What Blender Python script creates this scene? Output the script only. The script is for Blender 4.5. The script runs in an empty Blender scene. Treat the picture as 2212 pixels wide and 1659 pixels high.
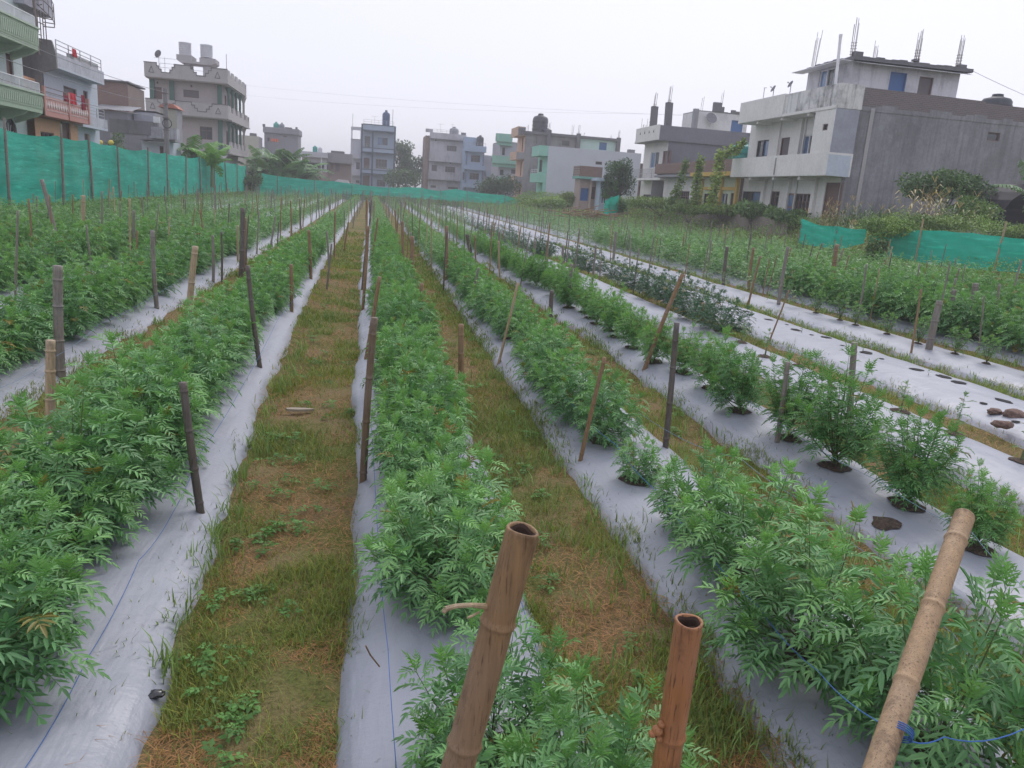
import bpy, math, random
import numpy as np
from mathutils import Vector, Matrix

S = bpy.context.scene
COL = S.collection
PI = math.pi
rad = math.radians
random.seed(7)
rng = np.random.default_rng(11)

# ------------------------------------------------------------------ camera
EYE = (0.0, 0.0, 1.8)
FPX, CX, CY = 1680.0, 1106.0, 829.5            # the photograph seen 2212 x 1659
cam_m = Matrix.Rotation(rad(-10.9), 4, 'Z') @ Matrix.Rotation(PI/2 - rad(13.7), 4, 'X') @ Matrix.Rotation(rad(4.1), 4, 'Z')
cd = bpy.data.cameras.new('camera')
cam = bpy.data.objects.new('camera', cd)
COL.objects.link(cam)
cam.matrix_world = Matrix.Translation(EYE) @ cam_m
cd.sensor_width = 36.0
cd.lens = FPX / 2212.0 * 36.0
cd.clip_start = 0.05
cd.clip_end = 3000
S.camera = cam
CM = np.array(cam_m.to_3x3())
CE = np.array(EYE)

# ------------------------------------------------------------------ world and sun (overcast)
w = bpy.data.worlds.new('World')
S.world = w
w.use_nodes = True
nt = w.node_tree
bg = nt.nodes['Background']
sky = nt.nodes.new('ShaderNodeTexSky')
sky.sky_type = 'NISHITA'
sky.sun_disc = False
sky.sun_elevation = rad(52)
sky.sun_rotation = rad(35)
sky.air_density = 1.0
sky.dust_density = 4.0
ov = nt.nodes.new('ShaderNodeMixRGB')
ov.inputs[0].default_value = 0.88
ov.inputs[2].default_value = (6.35, 6.4, 7.25, 1)      # an even layer of cloud
nt.links.new(sky.outputs[0], ov.inputs[1])
nt.links.new(ov.outputs[0], bg.inputs[0])
bg.inputs[1].default_value = 0.1
sd = bpy.data.lights.new('sun', 'SUN')
sd.energy = 0.9
sd.angle = rad(25)
sd.color = (1.0, 0.96, 0.9)
sun = bpy.data.objects.new('sun', sd)
COL.objects.link(sun)
sun.rotation_euler = (rad(38), 0, rad(180 - 35))

S.view_settings.view_transform = 'Standard'
S.view_settings.look = 'None'
S.view_settings.exposure = 0.70
S.view_settings.gamma = 1.0
try:
    S.cycles.use_denoising = True
    S.cycles.max_bounces = 6
    S.cycles.diffuse_bounces = 3
    S.cycles.transparent_max_bounces = 8
    S.cycles.transmission_bounces = 3
    S.cycles.caustics_reflective = False
    S.cycles.caustics_refractive = False
    S.cycles.sample_clamp_indirect = 4.0
except Exception:
    pass

# ------------------------------------------------------------------ measuring helpers
def ray(x, y):
    return CM @ np.array([(x - CX)/FPX, (CY - y)/FPX, -1.0])
def at(x, y, z=0.0):
    d = ray(x, y); t = (z - 1.8)/d[2]; p = CE + t*d
    return float(p[0]), float(p[1])
def dep(x, y, d):                      # a point at distance d along the view axis
    p = CE + d*ray(x, y)
    return float(p[0]), float(p[1]), float(p[2])
def onX(p, x0):
    d = ray(*p); t = x0/d[0]; q = CE + t*d
    return float(q[1]), float(q[2])
def onY(p, y0):
    d = ray(*p); t = y0/d[1]; q = CE + t*d
    return float(q[0]), float(q[2])
def cvt(ox, oy, k):
    return lambda x, y: (ox + k*x, oy + k*y)
zA = cvt(0, 0, .1939); zB = cvt(281.5, 67, .1939); zC = cvt(536.2, 234.6, .10907); zD = cvt(1508.2, 100.5, .2424)
z2 = cvt(502.7, 201.1, .2576); z3 = cvt(871.4, 201.1, .2576); z4 = cvt(1340.6, 33.5, .2788); z5 = cvt(1742.8, 33.5, .3435)

# ------------------------------------------------------------------ scene helpers
OFF = {}
def link(o, parent=None):
    COL.objects.link(o)
    if parent is not None:
        o.parent = parent
        OFF[o.name] = OFF.get(parent.name, (0, 0, 0))
    return o
def tag(o, label=None, cat=None, group=None, kind=None):
    if label: o['label'] = label
    if cat: o['category'] = cat
    if group: o['group'] = group
    if kind: o['kind'] = kind
    return o
def thing(name, label, cat, loc=(0, 0, 0), group=None):
    o = bpy.data.objects.new(name, None)
    o.empty_display_size = 0.2
    COL.objects.link(o)
    o.location = loc
    OFF[o.name] = tuple(loc)
    return tag(o, label, cat, group)

class MB:
    def __init__(s): s.v = []; s.f = []
    def quad(s, a, b, c, d):
        n = len(s.v); s.v += [a, b, c, d]; s.f.append((n, n+1, n+2, n+3)); return s
    def box(s, x0, x1, y0, y1, z0, z1):
        if x0 > x1: x0, x1 = x1, x0
        if y0 > y1: y0, y1 = y1, y0
        if z0 > z1: z0, z1 = z1, z0
        n = len(s.v)
        s.v += [(x0,y0,z0),(x1,y0,z0),(x1,y1,z0),(x0,y1,z0),(x0,y0,z1),(x1,y0,z1),(x1,y1,z1),(x0,y1,z1)]
        for f in ((0,3,2,1),(4,5,6,7),(0,1,5,4),(1,2,6,5),(2,3,7,6),(3,0,4,7)):
            s.f.append(tuple(n+i for i in f))
        return s
    def tube(s, pts, rs, n=8, cap=True):
        pts = [Vector(p) for p in pts]
        if not hasattr(rs, '__len__'): rs = [rs]*len(pts)
        base = len(s.v)
        for i, p in enumerate(pts):
            a = pts[max(0, i-1)]; b = pts[min(len(pts)-1, i+1)]
            d = (b-a)
            d = d.normalized() if d.length > 1e-9 else Vector((0, 0, 1))
            ref = Vector((0, 0, 1)) if abs(d.z) < .9 else Vector((1, 0, 0))
            u = d.cross(ref).normalized(); v = d.cross(u)
            for k in range(n):
                t = 2*PI*k/n
                s.v.append(tuple(p + rs[i]*(math.cos(t)*u + math.sin(t)*v)))
        for i in range(len(pts)-1):
            for k in range(n):
                a = base+i*n+k; b = base+i*n+(k+1) % n
                s.f.append((a, b, b+n, a+n))
        if cap:
            s.f.append(tuple(base+k for k in range(n))[::-1])
            s.f.append(tuple(base+(len(pts)-1)*n+k for k in range(n)))
        return s
    def prism(s, poly, h0, h1, axis='z'):
        """poly: 2D points; extruded along axis between h0 and h1"""
        n = len(s.v); m = len(poly)
        def P(p, h):
            return {'z': (p[0], p[1], h), 'y': (p[0], h, p[1]), 'x': (h, p[0], p[1])}[axis]
        s.v += [P(p, h0) for p in poly] + [P(p, h1) for p in poly]
        s.f.append(tuple(range(n, n+m))[::-1]); s.f.append(tuple(range(n+m, n+2*m)))
        for i in range(m):
            j = (i+1) % m
            s.f.append((n+i, n+j, n+m+j, n+m+i))
        return s
    def lathe(s, c, prof, n=20):
        base = len(s.v)
        for r, z in prof:
            for k in range(n):
                t = 2*PI*k/n
                s.v.append((c[0]+r*math.cos(t), c[1]+r*math.sin(t), c[2]+z))
        for i in range(len(prof)-1):
            for k in range(n):
                a = base+i*n+k; b = base+i*n+(k+1) % n
                s.f.append((a, b, b+n, a+n))
        s.f.append(tuple(base+k for k in range(n))[::-1])
        s.f.append(tuple(base+(len(prof)-1)*n+k for k in range(n)))
        return s
    def build(s, name, mat, parent=None, label=None, smooth=False, bevel=0):
        off = OFF.get(parent.name, (0, 0, 0)) if parent is not None else (0, 0, 0)
        me = bpy.data.meshes.new(name)
        me.from_pydata([(x-off[0], y-off[1], z-off[2]) for x, y, z in s.v], [], s.f)
        if smooth: me.polygons.foreach_set('use_smooth', [True]*len(me.polygons))
        me.materials.append(mat)
        o = link(bpy.data.objects.new(name, me), parent)
        if label: o['label'] = label
        if bevel:
            m = o.modifiers.new('bevel', 'BEVEL'); m.width = bevel; m.segments = 1; m.limit_method = 'ANGLE'
        return o

def np_mesh(name, V, Fq, Ft, col=None, mat=None, smooth=False):
    """V (n,3); Fq (a,4) quads; Ft (b,3) triangles; col (n,3)"""
    me = bpy.data.meshes.new(name)
    V = np.asarray(V, dtype=np.float32)
    me.vertices.add(len(V)); me.vertices.foreach_set('co', V.ravel())
    nq = 0 if Fq is None else len(Fq); ntq = 0 if Ft is None else len(Ft)
    loops = []
    if nq: loops.append(np.asarray(Fq, dtype=np.int32).ravel())
    if ntq: loops.append(np.asarray(Ft, dtype=np.int32).ravel())
    L = np.concatenate(loops)
    me.loops.add(len(L)); me.loops.foreach_set('vertex_index', L)
    starts = np.concatenate([np.arange(nq)*4, nq*4 + np.arange(ntq)*3]).astype(np.int32)
    me.polygons.add(nq+ntq); me.polygons.foreach_set('loop_start', starts)
    me.update(calc_edges=True)
    if smooth: me.polygons.foreach_set('use_smooth', np.ones(nq+ntq, dtype=bool))
    if col is not None:
        a = me.color_attributes.new('Col', 'FLOAT_COLOR', 'POINT')
        c4 = np.ones((len(V), 4), dtype=np.float32); c4[:, :3] = col
        a.data.foreach_set('color', c4.ravel())
    if mat: me.materials.append(mat)
    return me

# ------------------------------------------------------------------ materials
def new_mat(name):
    m = bpy.data.materials.new(name); m.use_nodes = True
    return m, m.node_tree, m.node_tree.nodes['Principled BSDF']
def N(nt, t, **kw):
    n = nt.nodes.new(t)
    for k, v in kw.items(): setattr(n, k, v)
    return n
def ramp(nt, fac, p0, p1, c0=(0, 0, 0, 1), c1=(1, 1, 1, 1)):
    r = N(nt, 'ShaderNodeValToRGB')
    r.color_ramp.elements[0].position = p0; r.color_ramp.elements[1].position = p1
    r.color_ramp.elements[0].color = c0; r.color_ramp.elements[1].color = c1
    nt.links.new(fac, r.inputs[0]); return r.outputs[0]
def noise(nt, scale, detail=4, sc=(1, 1, 1), rough=.6):
    tc = N(nt, 'ShaderNodeTexCoord'); mp = N(nt, 'ShaderNodeMapping')
    mp.inputs['Scale'].default_value = sc
    nt.links.new(tc.outputs['Object'], mp.inputs[0])
    n = N(nt, 'ShaderNodeTexNoise'); n.inputs['Scale'].default_value = scale
    n.inputs['Detail'].default_value = detail; n.inputs['Roughness'].default_value = rough
    nt.links.new(mp.outputs[0], n.inputs['Vector'])
    return n.outputs['Fac']
def mix(nt, fac, a, b, mode='MIX'):
    m = N(nt, 'ShaderNodeMixRGB', blend_type=mode)
    for i, v in ((0, fac), (1, a), (2, b)):
        if isinstance(v, bpy.types.NodeSocket): nt.links.new(v, m.inputs[i])
        elif isinstance(v, (int, float)): m.inputs[i].default_value = v
        else: m.inputs[i].default_value = (*v[:3], 1)
    return m.outputs[0]
def bump(nt, h, bsdf, strength=.3, dist=.01):
    b = N(nt, 'ShaderNodeBump'); b.inputs['Strength'].default_value = strength; b.inputs['Distance'].default_value = dist
    nt.links.new(h, b.inputs['Height']); nt.links.new(b.outputs[0], bsdf.inputs['Normal'])
MATS = {}
def plain(name, c, rough=.6, metal=0, spec=.4):
    if name in MATS: return MATS[name]
    m, t, b = new_mat(name)
    n = noise(t, 3.0, 4)
    cc = mix(t, ramp(t, n, .3, .75), tuple(x*.82 for x in c), c)
    t.links.new(cc, b.inputs['Base Color'])
    b.inputs['Roughness'].default_value = rough; b.inputs['Metallic'].default_value = metal
    b.inputs['Specular IOR Level'].default_value = spec
    MATS[name] = m; return m
def plaster(name, c, dirt=(.25, .24, .24), amt=.5, streak=.6, scale=.6, rough=.85):
    """painted or bare plaster, blotched and streaked by rain"""
    if name in MATS: return MATS[name]
    m, t, b = new_mat(name)
    blot = ramp(t, noise(t, scale, 8, rough=.7), .46, .72)
    st = ramp(t, noise(t, 1.6, 5, (2.2, 2.2, .22), .65), .5, .8)
    fine = noise(t, 9.0, 5)
    f1 = mix(t, blot, (0, 0, 0), (amt, amt, amt))
    f2 = mix(t, st, (0, 0, 0), (amt*streak,)*3)
    f = mix(t, 1.0, f1, f2, 'ADD')
    c1 = mix(t, f, c, dirt)
    c2 = mix(t, ramp(t, fine, .35, .7, (.88, .88, .88, 1), (1, 1, 1, 1)), (0, 0, 0), c1, 'MIX')
    mm = N(t, 'ShaderNodeMixRGB', blend_type='MULTIPLY'); mm.inputs[0].default_value = 1
    t.links.new(c1, mm.inputs[1]); t.links.new(ramp(t, fine, .3, .7, (.86, .86, .86, 1), (1, 1, 1, 1)), mm.inputs[2])
    t.links.new(mm.outputs[0], b.inputs['Base Color'])
    b.inputs['Roughness'].default_value = rough; b.inputs['Specular IOR Level'].default_value = .25
    bump(t, fine, b, .25, .01)
    MATS[name] = m; return m
def brick(name, c1=(.22, .11, .085), c2=(.16, .09, .08), mortar=(.25, .22, .2), axis='Y'):
    if name in MATS: return MATS[name]
    m, t, b = new_mat(name)
    tc = N(t, 'ShaderNodeTexCoord'); sp = N(t, 'ShaderNodeSeparateXYZ'); cb = N(t, 'ShaderNodeCombineXYZ')
    t.links.new(tc.outputs['Object'], sp.inputs[0])
    t.links.new(sp.outputs['X' if axis == 'Y' else 'Y'], cb.inputs[0]); t.links.new(sp.outputs['Z'], cb.inputs[1])
    br = N(t, 'ShaderNodeTexBrick'); t.links.new(cb.outputs[0], br.inputs['Vector'])
    br.inputs['Color1'].default_value = (*c1, 1); br.inputs['Color2'].default_value = (*c2, 1); br.inputs['Mortar'].default_value = (*mortar, 1)
    br.inputs['Scale'].default_value = 1; br.inputs['Brick Width'].default_value = .24; br.inputs['Row Height'].default_value = .085
    br.inputs['Mortar Size'].default_value = .012; br.inputs['Bias'].default_value = -.2
    d = mix(t, ramp(t, noise(t, 1.2, 6), .4, .7), br.outputs[0], (.13, .115, .115))
    d2 = mix(t, .35, br.outputs[0], d)
    t.links.new(d2, b.inputs['Base Color']); b.inputs['Roughness'].default_value = .9
    bump(t, br.outputs['Fac'], b, -.5, .01)
    MATS[name] = m; return m
def leafmat(name, tint=(1, 1, 1), rough=.45, trans=.25, spec=.5):
    if name in MATS: return MATS[name]
    m, t, b = new_mat(name)
    at_ = N(t, 'ShaderNodeAttribute'); at_.attribute_name = 'Col'
    oi = N(t, 'ShaderNodeObjectInfo')
    rv = ramp(t, oi.outputs['Random'], 0, 1, (.80, .86, .82, 1), (1.16, 1.12, 1.02, 1))
    c = mix(t, 1.0, at_.outputs['Color'], rv, 'MULTIPLY')
    c = mix(t, 1.0, c, tint, 'MULTIPLY')
    t.links.new(c, b.inputs['Base Color'])
    b.inputs['Roughness'].default_value = rough; b.inputs['Specular IOR Level'].default_value = spec
    tr = N(t, 'ShaderNodeBsdfTranslucent')
    c2 = mix(t, 1.0, c, (1.3, 1.35, .7), 'MULTIPLY'); t.links.new(c2, tr.inputs[0])
    ms = N(t, 'ShaderNodeMixShader'); ms.inputs[0].default_value = trans
    out = t.nodes['Material Output']
    t.links.new(b.outputs[0], ms.inputs[1]); t.links.new(tr.outputs[0], ms.inputs[2]); t.links.new(ms.outputs[0], out.inputs[0])
    MATS[name] = m; return m

def bamboo(name, c, dark, amt=.7, rough=.5):
    if name in MATS: return MATS[name]
    m, t, b = new_mat(name)
    st = noise(t, 5, 6, (14, 14, 1.0), .7); fine = noise(t, 12, 5, (22, 22, .8), .65); blot = noise(t, 7, 6, (1, 1, .6), .75)
    big = noise(t, 2.2, 3, (1, 1, 1.5))
    cc = mix(t, ramp(t, st, .35, .7), tuple(q*.72 for q in c), tuple(min(1, q*1.18) for q in c))
    cc = mix(t, ramp(t, big, .42, .68, (0, 0, 0, 1), (.65, .65, .65, 1)), cc, (c[0]*.75+.05, c[1]*.8+.05, c[2]*.9+.06))
    cc = mix(t, ramp(t, fine, .57, .64, (0, 0, 0, 1), (amt, amt, amt, 1)), cc, dark)
    cc = mix(t, ramp(t, blot, .55, .68, (0, 0, 0, 1), (amt, amt, amt, 1)), cc, dark)
    t.links.new(cc, b.inputs['Base Color'])
    b.inputs['Roughness'].default_value = rough; b.inputs['Specular IOR Level'].default_value = .35
    bump(t, fine, b, .5, .004)
    MATS[name] = m; return m
def sidewall(name):
    m, t, b = new_mat(name)
    big = noise(t, .45, 8, (1, 1, 1), .72); st = noise(t, 2.0, 6, (2.6, 2.6, .16), .7); sp = noise(t, 1.3, 8, (1, 1, .5), .75); fine = noise(t, 10, 5)
    c = mix(t, ramp(t, big, .36, .66), (.20, .195, .215), (.335, .335, .37))
    c = mix(t, ramp(t, st, .46, .74, (0, 0, 0, 1), (.75, .75, .75, 1)), c, (.13, .125, .145))
    c = mix(t, ramp(t, sp, .62, .76, (0, 0, 0, 1), (.6, .6, .6, 1)), c, (.46, .46, .50))
    c = mix(t, 1.0, c, ramp(t, fine, .3, .7, (.82, .82, .82, 1), (1, 1, 1, 1)), 'MULTIPLY')
    t.links.new(c, b.inputs['Base Color']); b.inputs['Roughness'].default_value = .9; b.inputs['Specular IOR Level'].default_value = .2
    bump(t, fine, b, .4, .015)
    MATS[name] = m; return m
WHITE = plaster('white_paint', (.74, .73, .75), (.3, .3, .31), .45)
CREAM = plaster('cream_paint', (.76, .745, .73), (.36, .34, .33), .3, .5)
GREYP = plaster('grey_plaster', (.31, .305, .34), (.17, .165, .18), .55)
DARKP = plaster('dark_cement', (.165, .16, .18), (.09, .09, .1), .5)
CONC = plaster('weathered_concrete', (.34, .335, .35), (.12, .12, .13), .7)
STEEL = plain('steel', (.42, .42, .44), .35, .8)
RUST = plain('rusty_bar', (.2, .16, .15), .8)
GLASSD = plain('dark_glass', (.035, .045, .055), .12, 0, .8)
GLASSB = plain('blue_glass', (.1, .19, .36), .15, 0, .8)
WOOD = plain('brown_wood', (.17, .1, .09), .6)
BLUEP = plain('blue_painted_metal', (.05, .14, .36), .5)
FRAMEW = plain('white_frame', (.75, .75, .78), .4)
BLACKT = plain('black_tank_plastic', (.035, .04, .055), .45)
INNER = plain('dark_interior', (.03, .03, .035), .9)
# ------------------------------------------------------------------ terrain
def vnoise(x, y, seed=0):
    """cheap smooth value noise, numpy"""
    x = np.asarray(x, float); y = np.asarray(y, float)
    xi = np.floor(x); yi = np.floor(y); xf = x-xi; yf = y-yi
    def h(a, b):
        t = np.sin(a*127.1 + b*311.7 + seed*74.7)*43758.5453
        return t-np.floor(t)
    u = xf*xf*(3-2*xf); v = yf*yf*(3-2*yf)
    return (h(xi, yi)*(1-u)+h(xi+1, yi)*u)*(1-v) + (h(xi, yi+1)*(1-u)+h(xi+1, yi+1)*u)*v
def edgeR(y):                                   # right edge of the field
    return np.interp(y, [-20, 18, 21, 29, 32, 60, 72, 84, 200], [24, 19.3, 18.4, 16.6, 18.6, 18.2, 15.0, 12.5, 12.0])
def gz(x, y):
    x = np.asarray(x, float); y = np.asarray(y, float)
    t = np.clip((x-edgeR(y)-.3)/4.0, 0, 1)
    z = 1.45*t*t*(3-2*t)*np.clip((y+5)/15, 0, 1)
    s = np.clip((-x-12.5)/4, 0, 1); z = z + .9*s
    f = np.clip((y-88)/8, 0, 1); z = np.maximum(z, 1.0*f)
    return z
xs = np.concatenate([np.linspace(-900, -40, 12), np.arange(-36, -10, 1.5), np.arange(-10, 12, .12), np.arange(12, 30, .6), np.arange(31, 60, 3), np.linspace(70, 900, 12)])
ys = np.concatenate([np.linspace(-200, -6, 8), np.arange(-4, 12, .12), np.arange(12, 40, .5), np.arange(41, 110, 1.5), np.linspace(115, 1500, 16)])
GX, GY = np.meshgrid(xs, ys)
GZ = gz(GX, GY)
near = (np.abs(GX) < 14) & (GY < 30)
GZ = GZ + np.where(near, .05*(vnoise(GX*3.1, GY*3.1, 1)-.5) + .03*(vnoise(GX*9, GY*9, 2)-.5) - .01, -.01)
nx, ny = len(xs), len(ys)
idx = np.arange(nx*ny).reshape(ny, nx)
Q = np.stack([idx[:-1, :-1], idx[:-1, 1:], idx[1:, 1:], idx[1:, :-1]], -1).reshape(-1, 4)
m, t, b = new_mat('soil_and_turf')
n1 = noise(t, 1.1, 6); n2 = noise(t, 14, 6, rough=.7); n3 = noise(t, 60, 4)
g = mix(t, ramp(t, n2, .35, .65), (.12, .15, .04), (.19, .18, .065))
br_ = mix(t, ramp(t, n3, .3, .7), (.22, .15, .085), (.31, .23, .13))
tcx = N(t, 'ShaderNodeTexCoord'); spx = N(t, 'ShaderNodeSeparateXYZ'); t.links.new(tcx.outputs['Object'], spx.inputs[0])
mxx = N(t, 'ShaderNodeMapRange'); mxx.inputs['From Min'].default_value = 9; mxx.inputs['From Max'].default_value = 14; mxx.inputs['To Min'].default_value = 1; mxx.inputs['To Max'].default_value = 0
t.links.new(spx.outputs['X'], mxx.inputs[0]); pm = N(t, 'ShaderNodeMath', operation='MULTIPLY'); t.links.new(mxx.outputs[0], pm.inputs[0]); t.links.new(ramp(t, n1, .42, .58), pm.inputs[1])
c = mix(t, pm.outputs[0], g, br_)
c = mix(t, ramp(t, n3, .45, .8), c, (.05, .05, .02))
t.links.new(c, b.inputs['Base Color']); b.inputs['Roughness'].default_value = 1; b.inputs['Specular IOR Level'].default_value = .1
bump(t, n3, b, .8, .03)
SOIL = m
me = np_mesh('ground', np.stack([GX, GY, GZ], -1).reshape(-1, 3), Q, None, None, SOIL, True)
tag(link(bpy.data.objects.new('ground', me)), kind='structure')

# bare damp soil seen in planting holes
m, t, b = new_mat('damp_soil')
c = mix(t, ramp(t, noise(t, 40, 5), .3, .7), (.035, .026, .02), (.11, .075, .055))
t.links.new(c, b.inputs['Base Color']); b.inputs['Roughness'].default_value = .95
bump(t, noise(t, 60, 5), b, 1, .02)
DIRT = m
m, t, b = new_mat('brown_clods')
c = mix(t, ramp(t, noise(t, 30, 5), .3, .7), (.13, .085, .07), (.25, .17, .14))
t.links.new(c, b.inputs['Base Color']); b.inputs['Roughness'].default_value = .95
bump(t, noise(t, 50, 5), b, 1, .02)
CLOD = m

# silver mulch film
m, t, b = new_mat('silver_mulch_film')
n1 = noise(t, .9, 5); n2 = noise(t, 1.6, 6, (3.2, .7, 1)); n3 = noise(t, 22, 4); n4 = noise(t, 3.0, 8, (1, 1, 1), .75)
c = mix(t, ramp(t, n1, .3, .7), (.25, .265, .32), (.315, .33, .38))
c = mix(t, ramp(t, n2, .58, .85), c, (.36, .37, .41))
c = mix(t, ramp(t, n4, .62, .82), c, (.13, .12, .115))
c = mix(t, ramp(t, n3, .68, .8), c, (.17, .17, .18))
t.links.new(c, b.inputs['Base Color'])
rg = ramp(t, n1, .3, .7, (.34, .34, .34, 1), (.52, .52, .52, 1)); t.links.new(rg, b.inputs['Roughness'])
b.inputs['Specular IOR Level'].default_value = .6
wv = N(t, 'ShaderNodeMath', operation='ADD'); t.links.new(noise(t, 2.4, 5, (3.4, .6, 1), .5), wv.inputs[0]); t.links.new(noise(t, 2.8, 6, (1, 1.6, 1)), wv.inputs[1])
bump(t, wv.outputs[0], b, .5, .03)
FILM = m

BED_H = .12
EDG = {}
def film_z(key, X, Y):
    l, r, sd_ = EDG[key]
    wl = (np.interp(Y, l[0], l[1]) if isinstance(l, tuple) else l); wr = (np.interp(Y, r[0], r[1]) if isinstance(r, tuple) else r)
    U = np.clip((X-(wl+wr)/2)/((wr-wl)/2), -1, 1)
    Z = (BED_H*(1-np.abs(U)**3.0)+.004)*(.9+.25*vnoise(Y*.8, U*.7, sd_+4))
    fold = (.5-np.abs(vnoise(X*16+.6*Y, Y*1.1, sd_+5)-.5)); e = np.clip(np.abs(U)*1.6-.6, 0, 1)
    return Z + .030*(fold-.35)*(e*.9+.12) + .014*(vnoise(X*5, Y*4, sd_+6)-.5)
ROWS = {}          # name: (centre x, left edge, right edge, y0, y1, words)
def bed(key, c, l, r, y0, y1, label):
    ROWS[key] = (c, l[1][2] if isinstance(l, tuple) else l, r[1][2] if isinstance(r, tuple) else r, y0, y1)
    ys_ = [y0]
    while ys_[-1] < y1: ys_.append(ys_[-1] + .05*max(1, abs(ys_[-1])/3.2))
    ys_ = np.array(ys_); nu = 25
    u = np.linspace(-1, 1, nu)
    U, Yg = np.meshgrid(u, ys_)
    sd_ = sum(map(ord, key)); EDG[key] = (l, r, sd_)
    wl = (np.interp(ys_, l[0], l[1]) if isinstance(l, tuple) else l) + .05*(vnoise(ys_*.7, ys_*0, sd_)-.5) + .035*(vnoise(ys_*2.7, ys_*0, sd_+1)-.5)
    wr = (np.interp(ys_, r[0], r[1]) if isinstance(r, tuple) else r) + .05*(vnoise(ys_*.7, ys_*0, sd_+2)-.5) + .035*(vnoise(ys_*2.7, ys_*0, sd_+3)-.5)
    X = wl[:, None]*(1-(U+1)/2) + wr[:, None]*((U+1)/2)
    prof = BED_H*(1-np.abs(U)**3.0) + .004
    Z = prof*(.9+.25*vnoise(Yg*.8, U*.7, sd_+4))
    fold = (.5-np.abs(vnoise(X*16+.6*Yg, Yg*1.1, sd_+5)-.5))
    e = np.clip(np.abs(U)*1.6-.6, 0, 1)
    Z = Z + .030*(fold-.35)*(e*.9+.12) + .014*(vnoise(X*5, Yg*4, sd_+6)-.5)
    Z[:, 0] = -.03; Z[:, -1] = -.03
    Z = Z + gz(X, Yg)
    n_ = len(ys_); ii = np.arange(n_*nu).reshape(n_, nu)
    Qb = np.stack([ii[:-1, :-1], ii[:-1, 1:], ii[1:, 1:], ii[1:, :-1]], -1).reshape(-1, 4)
    me = np_mesh('mulch_strip', np.stack([X, Yg, Z], -1).reshape(-1, 3), Qb, None, None, FILM, True)
    o = link(bpy.data.objects.new('mulch_strip', me))
    tag(o, label, 'mulch strip', 'silver plastic mulch strips over the raised beds', 'thing')
    OFF[o.name] = (0, 0, 0)
    return o
BEDS = {}
def B_(k, *a): BEDS[k] = bed(k, *a)
B_('L6', -9.75, -10.25, -9.25, 6, 62, 'silver plastic mulch strip closest to the tall green net fence')
B_('L5', -8.1, -8.6, -7.6, 5, 68, 'silver plastic mulch strip second from the tall green net fence')
B_('L4', -6.45, -6.95, -5.95, 4, 76, 'silver plastic mulch strip third from the tall green net fence')
B_('L3', -4.8, -5.3, -4.3, 2, 82, 'silver plastic mulch strip fourth from the tall green net fence')
B_('L2', -3.1, -3.65, -2.52, .5, 84, 'silver plastic mulch strip second to the left of the grass path')
B_('L1', -1.45, -2.1, ((1, 2.2, 4.3, 6.3, 10, 16), (-.62, -.66, -.72, -.84, -.88, -.95)), -.6, 85, 'silver plastic mulch strip bordering the left side of the grass path')
B_('C0', .36, ((1, 2.2, 4.5, 6.5, 17), (-.05, -.07, -.06, -.12, -.22)), .78, -.6, 85, 'silver plastic mulch strip bordering the right side of the grass path')
B_('R1', 1.72, 1.36, 2.28, -.6, 85, 'silver plastic mulch strip under the big bushes right of the middle row')
B_('R2', 3.15, 2.82, 3.62, -.2, 85, 'silver plastic mulch strip under the spaced tall bushes with round holes')
B_('R3', 4.75, 4.2, 5.12, 1.5, 85, 'silver plastic mulch strip with thin seedlings and dark blue-green bushes')
B_('R4', 6.28, 5.55, 6.9, 1.5, 85, 'empty silver plastic mulch strip with a line of black holes')
B_('R5', 7.75, 7.15, 8.25, 2.5, 85, 'silver plastic mulch strip carrying a line of small young plants')
B_('R6', 9.35, 8.85, 9.9, 3, 84, 'silver plastic mulch strip along the near edge of the dense right field')
for k, (x, y1) in enumerate(((11.0, 84), (12.7, 82), (14.4, 74), (16.1, 70), (17.75, 62))):
    B_('R%d' % (7+k), x, x-.5, x+.5, 5+k*1.6 if k < 4 else 32, y1, ['second', 'third', 'fourth', 'fifth', 'sixth'][k]+' silver plastic mulch strip into the dense right field, mostly hidden by bushes')
# ------------------------------------------------------------------ marigold plants
def nrm(a):
    return a/np.maximum(np.linalg.norm(a, axis=-1, keepdims=True), 1e-9)
UP = np.array([0, 0, 1.0])
def leaflets(B, D, S_, Nn, l, w, col, hi=True):
    """lanceolate blades: B base, D direction, S_ side, Nn normal"""
    l = l[:, None]; w = w[:, None]
    b = B; e = B + D*l - Nn*l*.10
    if hi:
        a1 = B + D*l*.28 + S_*w*.5 + Nn*w*.22; a2 = B + D*l*.66 + S_*w*.42 + Nn*w*.12
        c1 = B + D*l*.28 - S_*w*.5 + Nn*w*.22; c2 = B + D*l*.66 - S_*w*.42 + Nn*w*.12
        V = np.stack([b, a1, a2, e, c2, c1], 1).reshape(-1, 3)
        k = np.arange(len(B))[:, None]*6
        Fq = np.concatenate([k+np.array([[0, 1, 2, 3]]), k+np.array([[0, 3, 4, 5]])])
        return V, Fq, np.repeat(col, 6, 0)
    a1 = B + D*l*.45 + S_*w*.5 + Nn*w*.15; c1 = B + D*l*.45 - S_*w*.5 + Nn*w*.15
    V = np.stack([b, a1, e, c1], 1).reshape(-1, 3)
    k = np.arange(len(B))[:, None]*4
    return V, k+np.array([[0, 1, 2, 3]]), np.repeat(col, 4, 0)

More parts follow.
